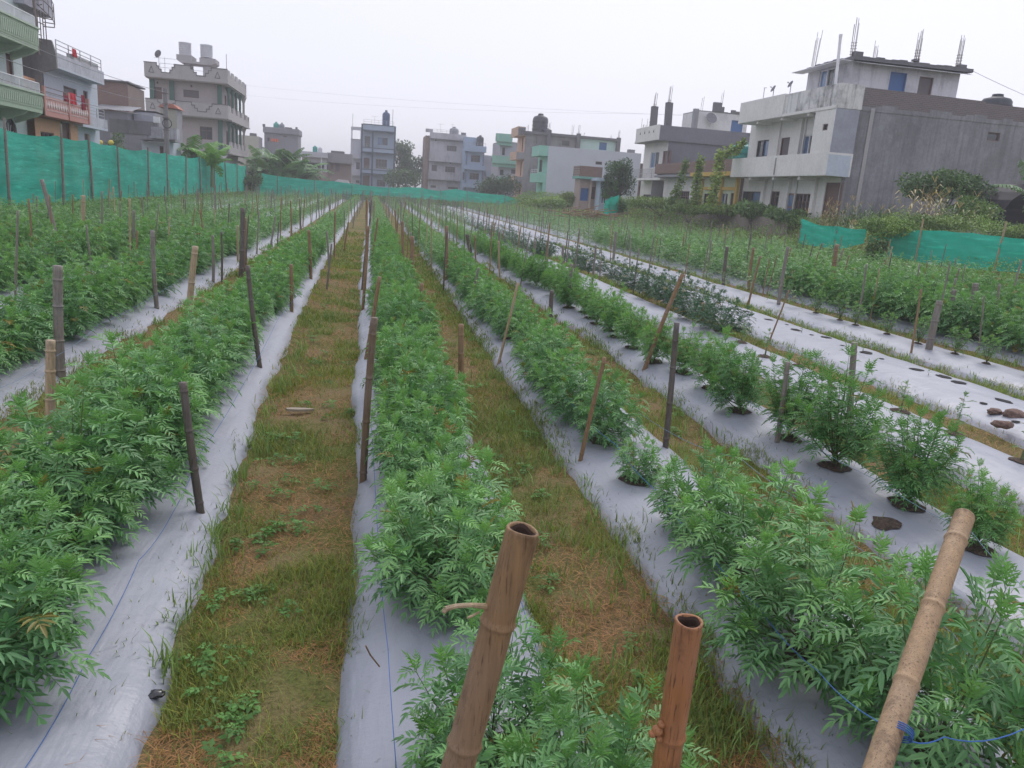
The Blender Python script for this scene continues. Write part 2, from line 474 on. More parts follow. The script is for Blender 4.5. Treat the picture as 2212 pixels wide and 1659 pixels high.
def pinnate(P, D, L, droop, col, pairs=6, hi=True, wid=.19):
    """P,D (n,3); L,droop (n,); builds whole feather leaves"""
    n = len(P)
    side = nrm(np.cross(D, UP[None]) + 1e-6); nn = nrm(np.cross(side, D))
    Vs = []; Fs = []; Cs = []; off = 0
    def add(t, sg, lf, ang):
        nonlocal off
        t_ = np.full(n, t)
        pos = P + D*(L*t_)[:, None] - UP*(droop*L*t_*t_)[:, None]
        fw = nrm(D - UP*(2*droop*t_)[:, None])
        nl = nrm(np.cross(side, fw))
        ca, sa = math.cos(ang), math.sin(ang)
        j = rng.normal(0, .10, (n, 3))
        dd = nrm(fw*ca + side*sg*sa + nl*(.16 if sg else 0) - UP*.10 + j)
        ss = nrm(np.cross(nl, dd))
        nv = nrm(np.cross(dd, ss))
        ll = L*lf*rng.uniform(.85, 1.12, n)
        V, F, C = leaflets(pos, dd, ss, nv, ll, ll*wid*(1 if hi else 1.5), col*rng.uniform(.85, 1.12, (n, 1)), hi)
        Vs.append(V); Fs.append(F+off); Cs.append(C); off += len(V)
    for i in range(pairs):
        t = .22 + .70*i/max(1, pairs-1)
        lf = .47*(1-.55*abs((i/max(1, pairs-1))-.42)**1.2*1.6)
        for sg in (-1, 1): add(t, sg, lf, rad(62-22*i/max(1, pairs-1)))
    add(.93, 0, .40, 0)
    # rachis as a thin ribbon
    w = L*.012
    a = P; m_ = P + D*(L*.55)[:, None] - UP*(droop*L*.3)[:, None]; e = P + D*L[:, None] - UP*(droop*L)[:, None]
    s3 = side*w[:, None]
    V = np.stack([a-s3, a+s3, m_+s3, m_-s3, e+s3*.5, e-s3*.5], 1).reshape(-1, 3)
    k = np.arange(n)[:, None]*6
    Fs.append(np.concatenate([k+np.array([[0, 1, 2, 3]]), k+np.array([[3, 2, 4, 5]])])+off); Vs.append(V); Cs.append(np.repeat(col*.8, 6, 0))
    return np.concatenate(Vs), np.concatenate(Fs), np.concatenate(Cs)

GREENS = dict(bush=((.138, .308, .132), (.20, .405, .13)), bright=((.135, .325, .11), (.20, .41, .11)),
              dark=((.045, .12, .075), (.07, .16, .085)), young=((.13, .27, .095), (.19, .36, .10)))
def make_plant(kind, seed, hi=True, pairs=6, dens=1.0):
    """returns (leaf V,F,C), (list of stem paths) about one plant rooted at the origin"""
    global rng
    rng = np.random.default_rng(seed)
    if kind == 'bush':   H, R_, nb, npn, LL, thmax = .60, .37, 20, 7, .165, 102
    elif kind == 'bright': H, R_, nb, npn, LL, thmax = .66, .30, 22, 9, .135, 80
    elif kind == 'dark': H, R_, nb, npn, LL, thmax = .56, .38, 22, 7, .125, 105
    elif kind == 'young': H, R_, nb, npn, LL, thmax = .40, .17, 7, 5, .105, 55
    else: H, R_, nb, npn, LL, thmax = .26, .05, 1, 5, .075, 12
    nb = max(1, int(nb*dens**.5)) ; npn = max(2, int(npn*dens**.5))
    P = []; D = []; L = []; DR = []; YG = []; stems = []
    for k in range(nb):
        th = rad(thmax)*math.sqrt((k+.5)/nb) if nb > 1 else rad(4)
        az = k*2.39996 + rng.normal(0, .2)
        rr = rng.uniform(.82, 1.12)
        end = np.array([R_*math.sin(th)*math.cos(az)*rr, R_*math.sin(th)*math.sin(az)*rr, H*(.40+.60*math.cos(th))*rng.uniform(.9, 1.1)])
        if kind == 'bright': end[2] *= rng.uniform(.85, 1.25)
        end[2] = max(end[2], .10)
        st = np.array([0, 0, H*rng.uniform(.02, .18)])
        c1 = st*.5 + end*.5 + np.array([end[0]*.12, end[1]*.12, -H*.10])
        if th < .5: c1 = st*.5+end*.5
        tt = np.linspace(0, 1, 5)[:, None]
        path = st*(1-tt)**2 + 2*c1*tt*(1-tt) + end*tt*tt
        stems.append(path)
        for i in range(npn):
            t = .30 + .70*(i/(npn-1)) if npn > 1 else 1
            p = st*(1-t)**2 + 2*c1*t*(1-t) + end*t*t
            bd = nrm((end-c1)*t + (c1-st)*(1-t) + 1e-6)
            out = nrm(np.array([end[0], end[1], 0.0]) + 1e-6)
            for s in (0, 1):
                a2 = i*1.57 + s*PI + rng.normal(0, .35)
                e1 = nrm(np.cross(bd, np.array([.3, .2, 1.0]))); e2 = np.cross(bd, e1)
                rd = math.cos(a2)*e1 + math.sin(a2)*e2
                up_ = .55 + .5*t if th < .8 else .12+.35*t
                d = nrm(rd*1.0 + out*.55 + np.array([0, 0, up_])*.7 + bd*.30 + rng.normal(0, .12, 3))
                if p[2] < .22*H: d[2] = abs(d[2])*.3
                P.append(p); D.append(nrm(d)); L.append(LL*rng.uniform(.78, 1.15)*(1-.30*max(0, t-.8)/.2)); DR.append(rng.uniform(.15, .55)); YG.append(max(0, (t-.72)/.28))
        for s in range(4 if hi else 1):                      # a tuft of young leaves at the tip
            a2 = s*PI/2 + rng.uniform(0, 1)
            d = nrm(np.array([math.cos(a2)*.55, math.sin(a2)*.55, 1.0]) + bd*.6)
            P.append(end); D.append(d); L.append(LL*(.55 if kind != 'bright' else .75)*rng.uniform(.7, 1.1)); DR.append(.1); YG.append(1.25)
    P = np.array(P); D = np.array(D); L = np.array(L); DR = np.array(DR); YG = np.array(YG)[:, None]
    c0, c1_ = [np.array(q) for q in GREENS.get(kind, GREENS['young'])]
    col = c0*(1-YG*.75) + c1_*YG*.75
    col = col*rng.uniform(.85, 1.15, (len(P), 1))
    yl = rng.random(len(P)) < .02
    col[yl] = np.array([.25, .2, .05])
    V, F, C = pinnate(P, D, L*(1 if hi else 1.15), DR, col, pairs, hi, .235 if kind != 'bright' else .19)
    V[:, 2] = np.maximum(V[:, 2], .012)
    return (V, F, C), stems
def stem_mesh(stems, r0=.0055):
    mb = MB()
    for p in stems:
        mb.tube([tuple(q) for q in p], [r0, r0*.85, r0*.7, r0*.5, r0*.25], 5)
    mb.tube([(0, 0, -.04), (0, 0, stems[0][0][2]+.06)], [.011, .008], 6)
    return mb

MARI = leafmat('marigold_leaf', trans=.2, rough=.44, spec=.5)
m, t, b = new_mat('marigold_stem'); b.inputs['Base Color'].default_value = (.10, .13, .05, 1); b.inputs['Roughness'].default_value = .6
STEMM = m
VAR = {}
for kind, nvar in (('bush', 7), ('bright', 5), ('dark', 3), ('young', 3), ('seedling', 3)):
    VAR[kind] = []
    for i in range(nvar):
        (V, F, C), st = make_plant(kind, 100+i*13+len(kind), True, 5)
        fol = np_mesh('foliage', V, F, None, C, MARI)
        sm = stem_mesh(st, .0055 if kind != 'seedling' else .003)
        VAR[kind].append((fol, sm, (V, F, C)))
LOW = {}
for kind in VAR:
    LOW[kind] = []
    for lod, (pairs, dens) in enumerate(((3, .55), (2, .28))):
        vs = []
        for i in range(5):
            (V, F, C), st = make_plant(kind, 500+i*7+lod, False, pairs, dens)
            if lod: 
                cen = V.reshape(-1, 2, 3) if False else V
            vs.append((V, F, C))
        LOW[kind].append(vs)

SPOTS = []          # (x, y, kind, scale, row)
ROWNAME = {
 'L6': 'the row beside the tall green net fence', 'L5': 'the second row from the tall green net', 'L4': 'the third row from the tall green net',
 'L3': 'the third row left of the grass path', 'L2': 'the second row left of the grass path', 'L1': 'the row left of the grass path',
 'C0': 'the row right of the grass path', 'R1': 'the second row right of the grass path', 'R2': 'the spaced row with round holes',
 'R3': 'the row with the dark bushes', 'R4': 'the empty strip', 'R5': 'the line of small young plants', 'R6': 'the first dense right field row',
 'R7': 'the second dense right field row', 'R8': 'the third dense right field row', 'R9': 'the fourth dense right field row', 'R10': 'the fifth dense right field row', 'R11': 'the sixth dense right field row'}
def add_spot(x, y, kind, s, row): SPOTS.append((x, y, kind, s, row))
R0 = random.Random(3)
def fill(row, x, y0, y1, sp, kind, s0=1.0, wander=.05, skip=0):
    y = y0
    while y < y1:
        if R0.random() >= skip:
            add_spot(x+R0.gauss(0, wander), y+R0.gauss(0, .04), kind, s0*R0.uniform(.80, 1.17), row)
        y += sp*R0.uniform(.88, 1.12)
z8 = cvt(1407.6, 435.7, .3636)
fill('L6', -9.75, 14, 60, .5, 'bush', .92)
fill('L5', -8.1, 12, 66, .5, 'bush', .92)
fill('L4', -6.45, 9, 74, .48, 'bush', .92)
fill('L3', -4.8, 7, 81, .45, 'bush', .92)
fill('L2', -3.12, 4.2, 83, .43, 'bush', .90)
fill('L1', -1.36, 1.55, 6, .38, 'bush', .92, .05); fill('L1', -1.40, 6.1, 84, .38, 'bush', .80, .05)
for x, y, s in ((.40, 1.42, .80), (.62, 1.62, .74), (.40, 1.98, .74), (.36, 2.95, .90), (.42, 3.32, .84)): add_spot(x, y, 'bush', s, 'C0')
fill('C0', .38, 3.70, 84, .36, 'bush', .80, .05)
for px, py, s in ((2010, 1640, 1.02), (1745, 1440, 1.0), (1612, 1268, .95), (1503, 1152, .78), (1372, 1035, .42), (1304, 950, .74), (1262, 905, .80), (1215, 868, .74)):
    x, y = at(px, py, .12); add_spot(x, y, 'bush', s, 'R1')
fill('R1', 1.72, 6.9, 8.3, .42, 'bush', .80); fill('R1', 1.72, 9.1, 84, .42, 'bush', .80)
for px, py, s in ((2110, 1185, .55), (1960, 1090, .80), (1802, 1010, .90), (1703, 948, .82), (1597, 892, .80), (1536, 845, .74), (1475, 808, .62), (1412, 783, .70), (1368, 752, .66), (1332, 727, .68)):
    x, y = at(px, py, .12); add_spot(x, y, 'bright', s, 'R2')
fill('R2', 3.15, 9.9, 84, .46, 'bright', .68)
for px, py, s in ((2205, 1000, 1.1), (2062, 940, 1.15), (1945, 893, .95), (1790, 838, .9), (1652, 772, 1.1), (1600, 742, .9), (1725, 790, .7)):
    x, y = at(px, py, .12); add_spot(x, y, 'seedling', s, 'R3')
for px, py, s in ((1552, 718, .98), (1505, 692, 1.05), (1455, 662, 1.05), (1420, 648, .95), (1382, 630, .98), (1335, 608, .9), (1272, 588, 1.05), (1240, 570, .9), (1185, 548, 1.15)):
    x, y = at(px, py, .12); add_spot(x, y, 'dark', s, 'R3')
fill('R3', 4.75, 21.5, 40, .6, 'dark', .95, .06, .1)
fill('R3', 4.75, 40, 84, .6, 'bush', .9)
fill('R4', 6.28, 6, 60, 1.5, 'seedling', .5, .05, .3)
fill('R5', 7.78, 4.5, 84, .66, 'young', .98, .04, .05)
fill('R6', 9.35, 5, 83, .5, 'bush', 1.12)
for k, x in enumerate((11.0, 12.7, 14.4, 16.1, 17.75)):
    y1 = ROWS['R%d' % (7+k)][4]
    fill('R%d' % (7+k), x, 8+k*2 if k < 4 else 33, y1, .52, 'bush', 1.1, .09)

IM = np.array(cam_m.to_3x3()).T
def px_of(x, y, z):
    q = IM @ (np.array([x, y, z])-CE)
    if q[2] > -.05: return None
    return CX + FPX*q[0]/-q[2], CY - FPX*q[1]/-q[2], -q[2]
vis = []
for s_ in SPOTS:
    x, y, kind, s, row = s_
    pr = px_of(x, y, .35)
    if pr is None: continue
    mrg = FPX*.6/pr[2]
    if not (-mrg < pr[0] < 2212+mrg and -mrg < pr[1] < 1659+mrg*1.1): continue
    sz = {'bush': 1, 'bright': 1, 'dark': 1, 'young': .8, 'seedling': .9}[kind]
    vis.append((pr[2]/sz/(1.3 if row in ('C0', 'R3', 'R2') else 1), s_))
vis.sort(key=lambda a: a[0])
NEAR = vis[:296]; FARP = vis[296:]
ORD = ['first', 'second', 'third', 'fourth', 'fifth', 'sixth', 'seventh', 'eighth', 'ninth', 'tenth', 'eleventh', 'twelfth', 'thirteenth', 'fourteenth', 'fifteenth', 'sixteenth', 'seventeenth', 'eighteenth', 'nineteenth', 'twentieth']
TENS = {20: 'twenty', 30: 'thirty', 40: 'forty', 50: 'fifty', 60: 'sixty'}
def ordw(i):
    if i < 20: return ORD[i]
    i += 1
    t_, u_ = i//10*10, i % 10
    return TENS[t_][:-1]+'ieth' if u_ == 0 else TENS[t_]+'-'+ORD[u_-1]
LOOK = {'bush': 'leafy marigold bush', 'bright': 'upright bright marigold bush', 'dark': 'dark marigold bush', 'young': 'small young marigold plant', 'seedling': 'thin marigold seedling'}
rank = {}
for d_, s_ in NEAR: rank.setdefault((s_[4], s_[2]), []).append(s_)
for k in rank: rank[k].sort(key=lambda a: a[1])
R1_ = random.Random(5)
JOINT = {}
def gather(items):
    Vs = []; Fs = []; Cs = []; off = 0
    for V, F, C in items:
        Vs.append(V); Fs.append(F+off); Cs.append(C); off += len(V)
    return np.concatenate(Vs), np.concatenate(Fs), np.concatenate(Cs)
def joint_mesh(kind, i):
    """foliage and stems in one mesh for plants too small to show them apart"""
    if (kind, i) not in JOINT:
        fol, sm, (V, F, C) = VAR[kind][i]
        sv = np.array(sm.v); sf = [f for f in sm.f if len(f) == 4]
        C2 = np.tile(np.array([[.10, .13, .05]]), (len(sv), 1))
        JOINT[(kind, i)] = np_mesh('marigold_plant', np.concatenate([V, sv]), np.concatenate([F, np.array(sf)+len(V)]), None, np.concatenate([C, C2]), MARI)
    return JOINT[(kind, i)]
STEMMESH = {}
for j, (d_, s_) in enumerate(NEAR):
    x, y, kind, s, row = s_
    i = R1_.randrange(len(VAR[kind]))
    o_i = rank[(row, kind)].index(s_)
    label = '%s, %s from front in %s' % (LOOK[kind], ordw(o_i), ROWNAME[row])
    z = BED_H*.9+.01
    rot = R1_.uniform(0, 6.28); sq = .88 if row in ('C0', 'R1') else 1.0; sc = (s*sq*R1_.uniform(.95, 1.05), s*sq*R1_.uniform(.95, 1.05), s*R1_.uniform(.97, 1.10))
    grp = 'marigold plants in rows on the mulch strips'
    if j < 130:
        r_ = thing('marigold_plant', label, 'marigold plant', (x, y, z), grp)
        r_.rotation_euler = (R1_.gauss(0, .06), R1_.gauss(0, .06), rot); r_.scale = sc
        fo = bpy.data.objects.new('foliage', VAR[kind][i][0]); COL.objects.link(fo); fo.parent = r_
        if (kind, i) not in STEMMESH:
            tmp = VAR[kind][i][1].build('stem', STEMM); STEMMESH[(kind, i)] = tmp.data; bpy.data.objects.remove(tmp)
        so = bpy.data.objects.new('stem', STEMMESH[(kind, i)]); COL.objects.link(so); so.parent = r_
    else:
        r_ = bpy.data.objects.new('marigold_plant', joint_mesh(kind, i)); COL.objects.link(r_)
        tag(r_, label, 'marigold plant', grp)
        r_.location = (x, y, z); r_.rotation_euler = (R1_.gauss(0, .06), R1_.gauss(0, .06), rot); r_.scale = sc
# everything farther: one mass
items = []
for d_, (x, y, kind, s, row) in FARP:
    dist = math.hypot(x, y)
    lod = 0 if dist < 34 else 1
    V, F, C = LOW[kind][lod][R1_.randrange(5)]
    a = R1_.uniform(0, 6.28); ca, sa = math.cos(a)*s, math.sin(a)*s
    V2 = np.stack([V[:, 0]*ca-V[:, 1]*sa+x, V[:, 0]*sa+V[:, 1]*ca+y, V[:, 2]*s*R1_.uniform(.93, 1.08)+BED_H*.9], 1)
    items.append((V2, F, C*R1_.uniform(.72, .98)))
V, F, C = gather(items)
me = np_mesh('marigold_field', V, F, None, C, MARI)
tag(link(bpy.data.objects.new('marigold_field', me)), 'mass of marigold bushes filling the far part of the field', 'marigold field', kind='stuff')
print('plants', len(NEAR), len(FARP), 'quads', len(F))

# planting holes: ragged soil discs, empty ones painted black like shaded openings, parts of their strip
HOLEB = plain('hole_shade', (.012, .012, .014), .9)
def hole(row, x, y, r=.09, mound=.5):
    mb = MB(); n = 14
    zc = float(film_z(row, x, y)); z = zc+.010
    ring = []
    for k in range(n):
        a = 2*PI*k/n; q = r*R1_.uniform(.82, 1.15)
        rx_, ry_ = x+q*math.cos(a)*.9, y+q*math.sin(a)*1.1; ring.append((rx_, ry_, float(film_z(row, rx_, ry_))+.006))
    c = (x, y, z+.02*mound)
    mid = [(x+(p[0]-x)*.55, y+(p[1]-y)*.55, z+.022*mound*R1_.uniform(.3, 1.5)) for p in ring]
    b0 = len(mb.v); mb.v += ring+mid+[c]
    for k in range(n):
        l_ = (k+1) % n
        mb.f.append((b0+k, b0+l_, b0+n+l_, b0+n+k)); mb.f.append((b0+n+k, b0+n+l_, b0+2*n))
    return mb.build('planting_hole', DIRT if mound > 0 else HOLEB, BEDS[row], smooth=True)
cnt = {}
for d_, (x, y, kind, s, row) in NEAR:
    if row in ('R1', 'R2', 'R3', 'R5', 'C0', 'L2', 'R6') and y < 13 and cnt.get(row, 0) < 24:
        cnt[row] = cnt.get(row, 0)+1
        hole(row, x, y, .11 if row in ('R1', 'R2') else (.085 if row != 'R5' else .06))
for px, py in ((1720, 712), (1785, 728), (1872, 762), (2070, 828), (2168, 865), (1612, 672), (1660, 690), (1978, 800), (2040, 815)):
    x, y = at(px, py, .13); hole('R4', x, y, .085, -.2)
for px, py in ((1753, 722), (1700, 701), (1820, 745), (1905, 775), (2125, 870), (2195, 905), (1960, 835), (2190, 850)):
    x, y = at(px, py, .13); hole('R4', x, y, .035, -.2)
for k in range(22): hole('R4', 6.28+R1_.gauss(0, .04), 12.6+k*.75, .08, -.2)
for px, py in ((2130, 1150), (1915, 1120)):
    x, y = at(px, py, .12); hole('R2', x, y, .08)
# ------------------------------------------------------------------ grass and weeds between the strips
rng = np.random.default_rng(5)
GAPS = [(-.90, -.04, 3.4), (.72, 1.44, 2.2), (2.2, 2.9, 2.0), (3.55, 4.28, 1.3), (5.05, 5.65, 1.0), (6.85, 7.25, .9), (8.2, 8.95, .9), (-2.62, -2.02, 1.6), (-4.35, -3.6, .7), (-6.0, -5.25, .5), (9.8, 10.6, .5)]
tot = sum(g[2] for g in GAPS)
def blades(n, dry, tall=1.0, region=None):
    xs_ = []; ys_ = []
    for (a, b_, wt) in (region or GAPS):
        k = int(n*wt/(tot if region is None else sum(g[2] for g in region)))
        lo, hi_ = 1.3, 30.0
        if a > 3: lo = 2.2
        u = rng.random(k)
        p = -1.5                                   # density falls with distance
        y = (lo**(p+1) + u*(hi_**(p+1)-lo**(p+1)))**(1/(p+1)) if p != -1 else lo*(hi_/lo)**u
        x = a + (b_-a)*np.where(rng.random(k) < .965, rng.uniform(-.02, 1.02, k), .5+(rng.random(k) < .5)*0 + rng.choice([-1, 1], k)*(.5+np.abs(rng.normal(0, .16, k)))) if not dry else a + (b_-a)*rng.uniform(.02, .98, k)
        xs_.append(x); ys_.append(y)
    x = np.concatenate(xs_); y = np.concatenate(ys_)
    patch = vnoise(x*1.3+3, y*1.5, 21)*.6 + vnoise(x*4, y*4, 22)*.4
    keep = (patch > .46) if dry else (rng.random(len(x)) < np.clip(1.2-1.3*np.maximum(0, patch-.32)*3.2, .06, 1))
    x = x[keep]; y = y[keep]
    le = np.interp(y, (1, 2.2, 4.3, 6.3, 10, 16), (-.62, -.66, -.72, -.84, -.88, -.95))
    kk = ~((x < le+.01) & (x > -1.9)) | (rng.random(len(x)) < .03)
    x = x[kk]; y = y[kk]; n = len(x)
    clump = vnoise(x*7, y*7, 31)
    far = np.clip(y/4.5, 1, 5)**.75
    h = rng.uniform(.016, .060, n)*(.6+.9*clump)*far**.5*tall
    w = rng.uniform(.0011, .0026, n)*far
    az = rng.uniform(0, 2*PI, n); lean = rng.uniform(.25, 1.3, n) if not dry else rng.uniform(2.5, 8.0, n)
    if dry: h = h*.28; w = w*.7
    dx = np.cos(az); dy = np.sin(az)
    px_, py_ = -dy, dx
    z0 = np.zeros(n) - .005
    bedz = np.zeros(n)
    for (c, l, r, y0, y1) in ROWS.values():
        u = np.clip(np.abs((x-(l+r)/2)/((r-l)/2)), 0, 1); bedz = np.maximum(bedz, np.where(u < 1, BED_H*(1-u**3), 0))
    z0 = z0 + bedz
    b1 = np.stack([x-px_*w, y-py_*w, z0], 1); b2 = np.stack([x+px_*w, y+py_*w, z0], 1)
    mx = x+dx*h*lean*.35; my = y+dy*h*lean*.35; mz = z0+h*.62
    m1 = np.stack([mx-px_*w*.8, my-py_*w*.8, mz], 1); m2 = np.stack([mx+px_*w*.8, my+py_*w*.8, mz], 1)
    tp = np.stack([x+dx*h*lean, y+dy*h*lean, z0+h*(1.0 if not dry else .75)], 1)
    V = np.stack([b1, b2, m2, m1, tp], 1).reshape(-1, 3)
    k = np.arange(n)[:, None]*5
    Fq = k+np.array([[0, 1, 2, 3]]); Ft = k+np.array([[3, 2, 4]])
    if dry:
        c = np.array([.42, .215, .105])*rng.uniform(.5, 1.3, (n, 1)) + np.array([.05, .04, 0])*rng.random((n, 1))
    else:
        c = np.array([.14, .225, .065])*rng.uniform(.6, 1.35, (n, 1)) + np.array([.11, .045, .005])*(rng.random((n, 1))**3)*1.6
        yl = vnoise(x*.9, y*.6, 41)[:, None]
        c = c + np.array([.06, .035, 0])*np.clip(yl-.35, 0, 1)*1.6
    return V, Fq, Ft, np.repeat(c, 5, 0)
GRASSM = leafmat('grass_blade', trans=.25, rough=.6, spec=.3)
for nm, n, dry, lab, tall in (('grass', 520000, False, 'short green grass and creeping weeds between the plastic strips', .85), ('dry_grass', 170000, True, 'matted brown dead grass lying in the walkways', 1.0)):
    V, Fq, Ft, C = blades(n, dry, tall)
    me = np_mesh(nm, V, Fq, Ft, C, GRASSM)
    tag(link(bpy.data.objects.new(nm, me)), lab, nm.replace('_', ' '), kind='stuff')
# taller tufts leaning over the film edges and broad-leaved weeds
def tufts(n, regions, hmin, hmax, per, c0):
    Vs = []; Fq = []; Ft = []; Cs = []; off = 0
    for _ in range(n):
        a, b_, y0, y1 = regions[rng.integers(len(regions))]
        cx_ = rng.uniform(a, b_); cy_ = y0*(y1/y0)**rng.random()
        k = rng.integers(per//2, per)
        x = cx_+rng.normal(0, .03, k); y = cy_+rng.normal(0, .03, k)
        h = rng.uniform(hmin, hmax, k); w = rng.uniform(.002, .0035, k)*max(1, cy_/6)
        az = rng.uniform(0, 2*PI, k); ln = rng.uniform(.2, .9, k)
        dx, dy = np.cos(az), np.sin(az); z0 = gz(x, y)
        b1 = np.stack([x+dy*w, y-dx*w, z0], 1); b2 = np.stack([x-dy*w, y+dx*w, z0], 1)
        mx, my = x+dx*h*ln*.4, y+dy*h*ln*.4
        m1 = np.stack([mx+dy*w, my-dx*w, z0+h*.65], 1); m2 = np.stack([mx-dy*w, my+dx*w, z0+h*.65], 1)
        tp = np.stack([x+dx*h*ln, y+dy*h*ln, z0+h], 1)
        V = np.stack([b1, b2, m2, m1, tp], 1).reshape(-1, 3); kk = np.arange(k)[:, None]*5+off
        Vs.append(V); Fq.append(kk+np.array([[0, 1, 2, 3]])); Ft.append(kk+np.array([[3, 2, 4]]))
        c = np.array(c0)*rng.uniform(.6, 1.35, (k, 1)); Cs.append(np.repeat(c, 5, 0)); off += len(V)
    return np.concatenate(Vs), np.concatenate(Fq), np.concatenate(Ft), np.concatenate(Cs)
V, Fq, Ft, C = tufts(1000, [(-.78, -.66, 2.5, 9), (1.2, 1.5, 1.6, 20), (2.2, 2.4, 2, 20), (2.3, 2.9, 2, 20), (3.6, 4.2, 3, 25), (6.85, 7.2, 4, 30), (6.9, 7.3, 4, 30), (8.3, 8.9, 5, 30), (-2.6, -2.0, 3, 22), (2.3, 2.9, 2, 12), (.8, 1.4, 2, 20)], .04, .12, 14, (.20, .30, .10))
me = np_mesh('tall_grass', V, Fq, Ft, C, GRASSM)
tag(link(bpy.data.objects.new('tall_grass', me)), 'taller grass tufts along the edges of the plastic strips', 'tall grass', kind='stuff')
V, Fq, Ft, C = [], [], [], []
Ps = []; Ds = []; Ls = []; Cc = []
for _ in range(130):
    a, b_, y0, y1 = [(-.68, -.4, 1.6, 18), (-.5, -.1, 2, 18), (.85, 1.35, 1.8, 18), (2.3, 2.9, 2.2, 15), (3.6, 4.2, 3, 15)][rng.integers(5)]
    x = rng.uniform(a, b_); y = y0*(y1/y0)**rng.random()
    k = rng.integers(6, 14)
    for _k in range(k):
        az = rng.uniform(0, 2*PI); el = rng.uniform(.15, 1.0)
        Ps.append((x+rng.normal(0, .02), y+rng.normal(0, .02), .01+rng.uniform(0, .03))); Ds.append((math.cos(az)*math.cos(el), math.sin(az)*math.cos(el), math.sin(el)))
        Ls.append(rng.uniform(.025, .075)); Cc.append(np.array([.12, .26, .07])*rng.uniform(.7, 1.3))
V, F, C = pinnate(np.array(Ps), nrm(np.array(Ds)), np.array(Ls), np.full(len(Ps), .4), np.array(Cc), 3, False, .38)
me = np_mesh('low_weeds', V, F, None, C, GRASSM)
tag(link(bpy.data.objects.new('low_weeds', me)), 'low broad-leaved weeds growing in the walkways', 'weeds', kind='stuff')
# ------------------------------------------------------------------ building kit (all houses stand square to the field)
class Fc:
    """a wall plane. axis 'X': x=c, runs along y; axis 'Y': y=c, runs along x; sgn = outward side"""
    def __init__(s, axis, c, sgn): s.a, s.c, s.s = axis, c, sgn
    def p(s, u, n, z): return (s.c+s.s*n, u, z) if s.a == 'X' else (u, s.c+s.s*n, z)
    def q(s, pt): return onX(pt, s.c) if s.a == 'X' else onY(pt, s.c)
    def box(s, mb, u0, u1, n0, n1, z0, z1):
        a = s.p(u0, n0, z0); b = s.p(u1, n1, z1)
        mb.box(a[0], b[0], a[1], b[1], a[2], b[2])
    def rect(s, A, B):
        (u0, z1), (u1, z0) = s.q(A), s.q(B)
        if u0 > u1: u0, u1 = u1, u0
        return (u0, u1, min(z0, z1), max(z0, z1))
def wall(root, F, u0, u1, z0, z1, mat, holes=(), name='wall', label=None, reveal=.16):
    mb = MB()
    hs = [(max(h[0], u0+.02), min(h[1], u1-.02), max(h[2], z0+.02), min(h[3], z1-.02)) for h in holes]
    hs = [h for h in hs if h[1] > h[0]+.05 and h[3] > h[2]+.05]
    us = sorted({u0, u1, *[h[0] for h in hs], *[h[1] for h in hs]}); zs = sorted({z0, z1, *[h[2] for h in hs], *[h[3] for h in hs]})
    for i in range(len(us)-1):
        for j in range(len(zs)-1):
            cu, cz = (us[i]+us[i+1])/2, (zs[j]+zs[j+1])/2
            if any(h[0] < cu < h[1] and h[2] < cz < h[3] for h in hs): continue
            mb.quad(F.p(us[i], 0, zs[j]), F.p(us[i+1], 0, zs[j]), F.p(us[i+1], 0, zs[j+1]), F.p(us[i], 0, zs[j+1]))
    for h in hs:
        a, b, c, d = h; r = -reveal
        mb.quad(F.p(a, 0, c), F.p(b, 0, c), F.p(b, r, c), F.p(a, r, c)); mb.quad(F.p(a, 0, d), F.p(b, 0, d), F.p(b, r, d), F.p(a, r, d))
        mb.quad(F.p(a, 0, c), F.p(a, 0, d), F.p(a, r, d), F.p(a, r, c)); mb.quad(F.p(b, 0, c), F.p(b, 0, d), F.p(b, r, d), F.p(b, r, c))
    return mb.build(name, mat, root, label)
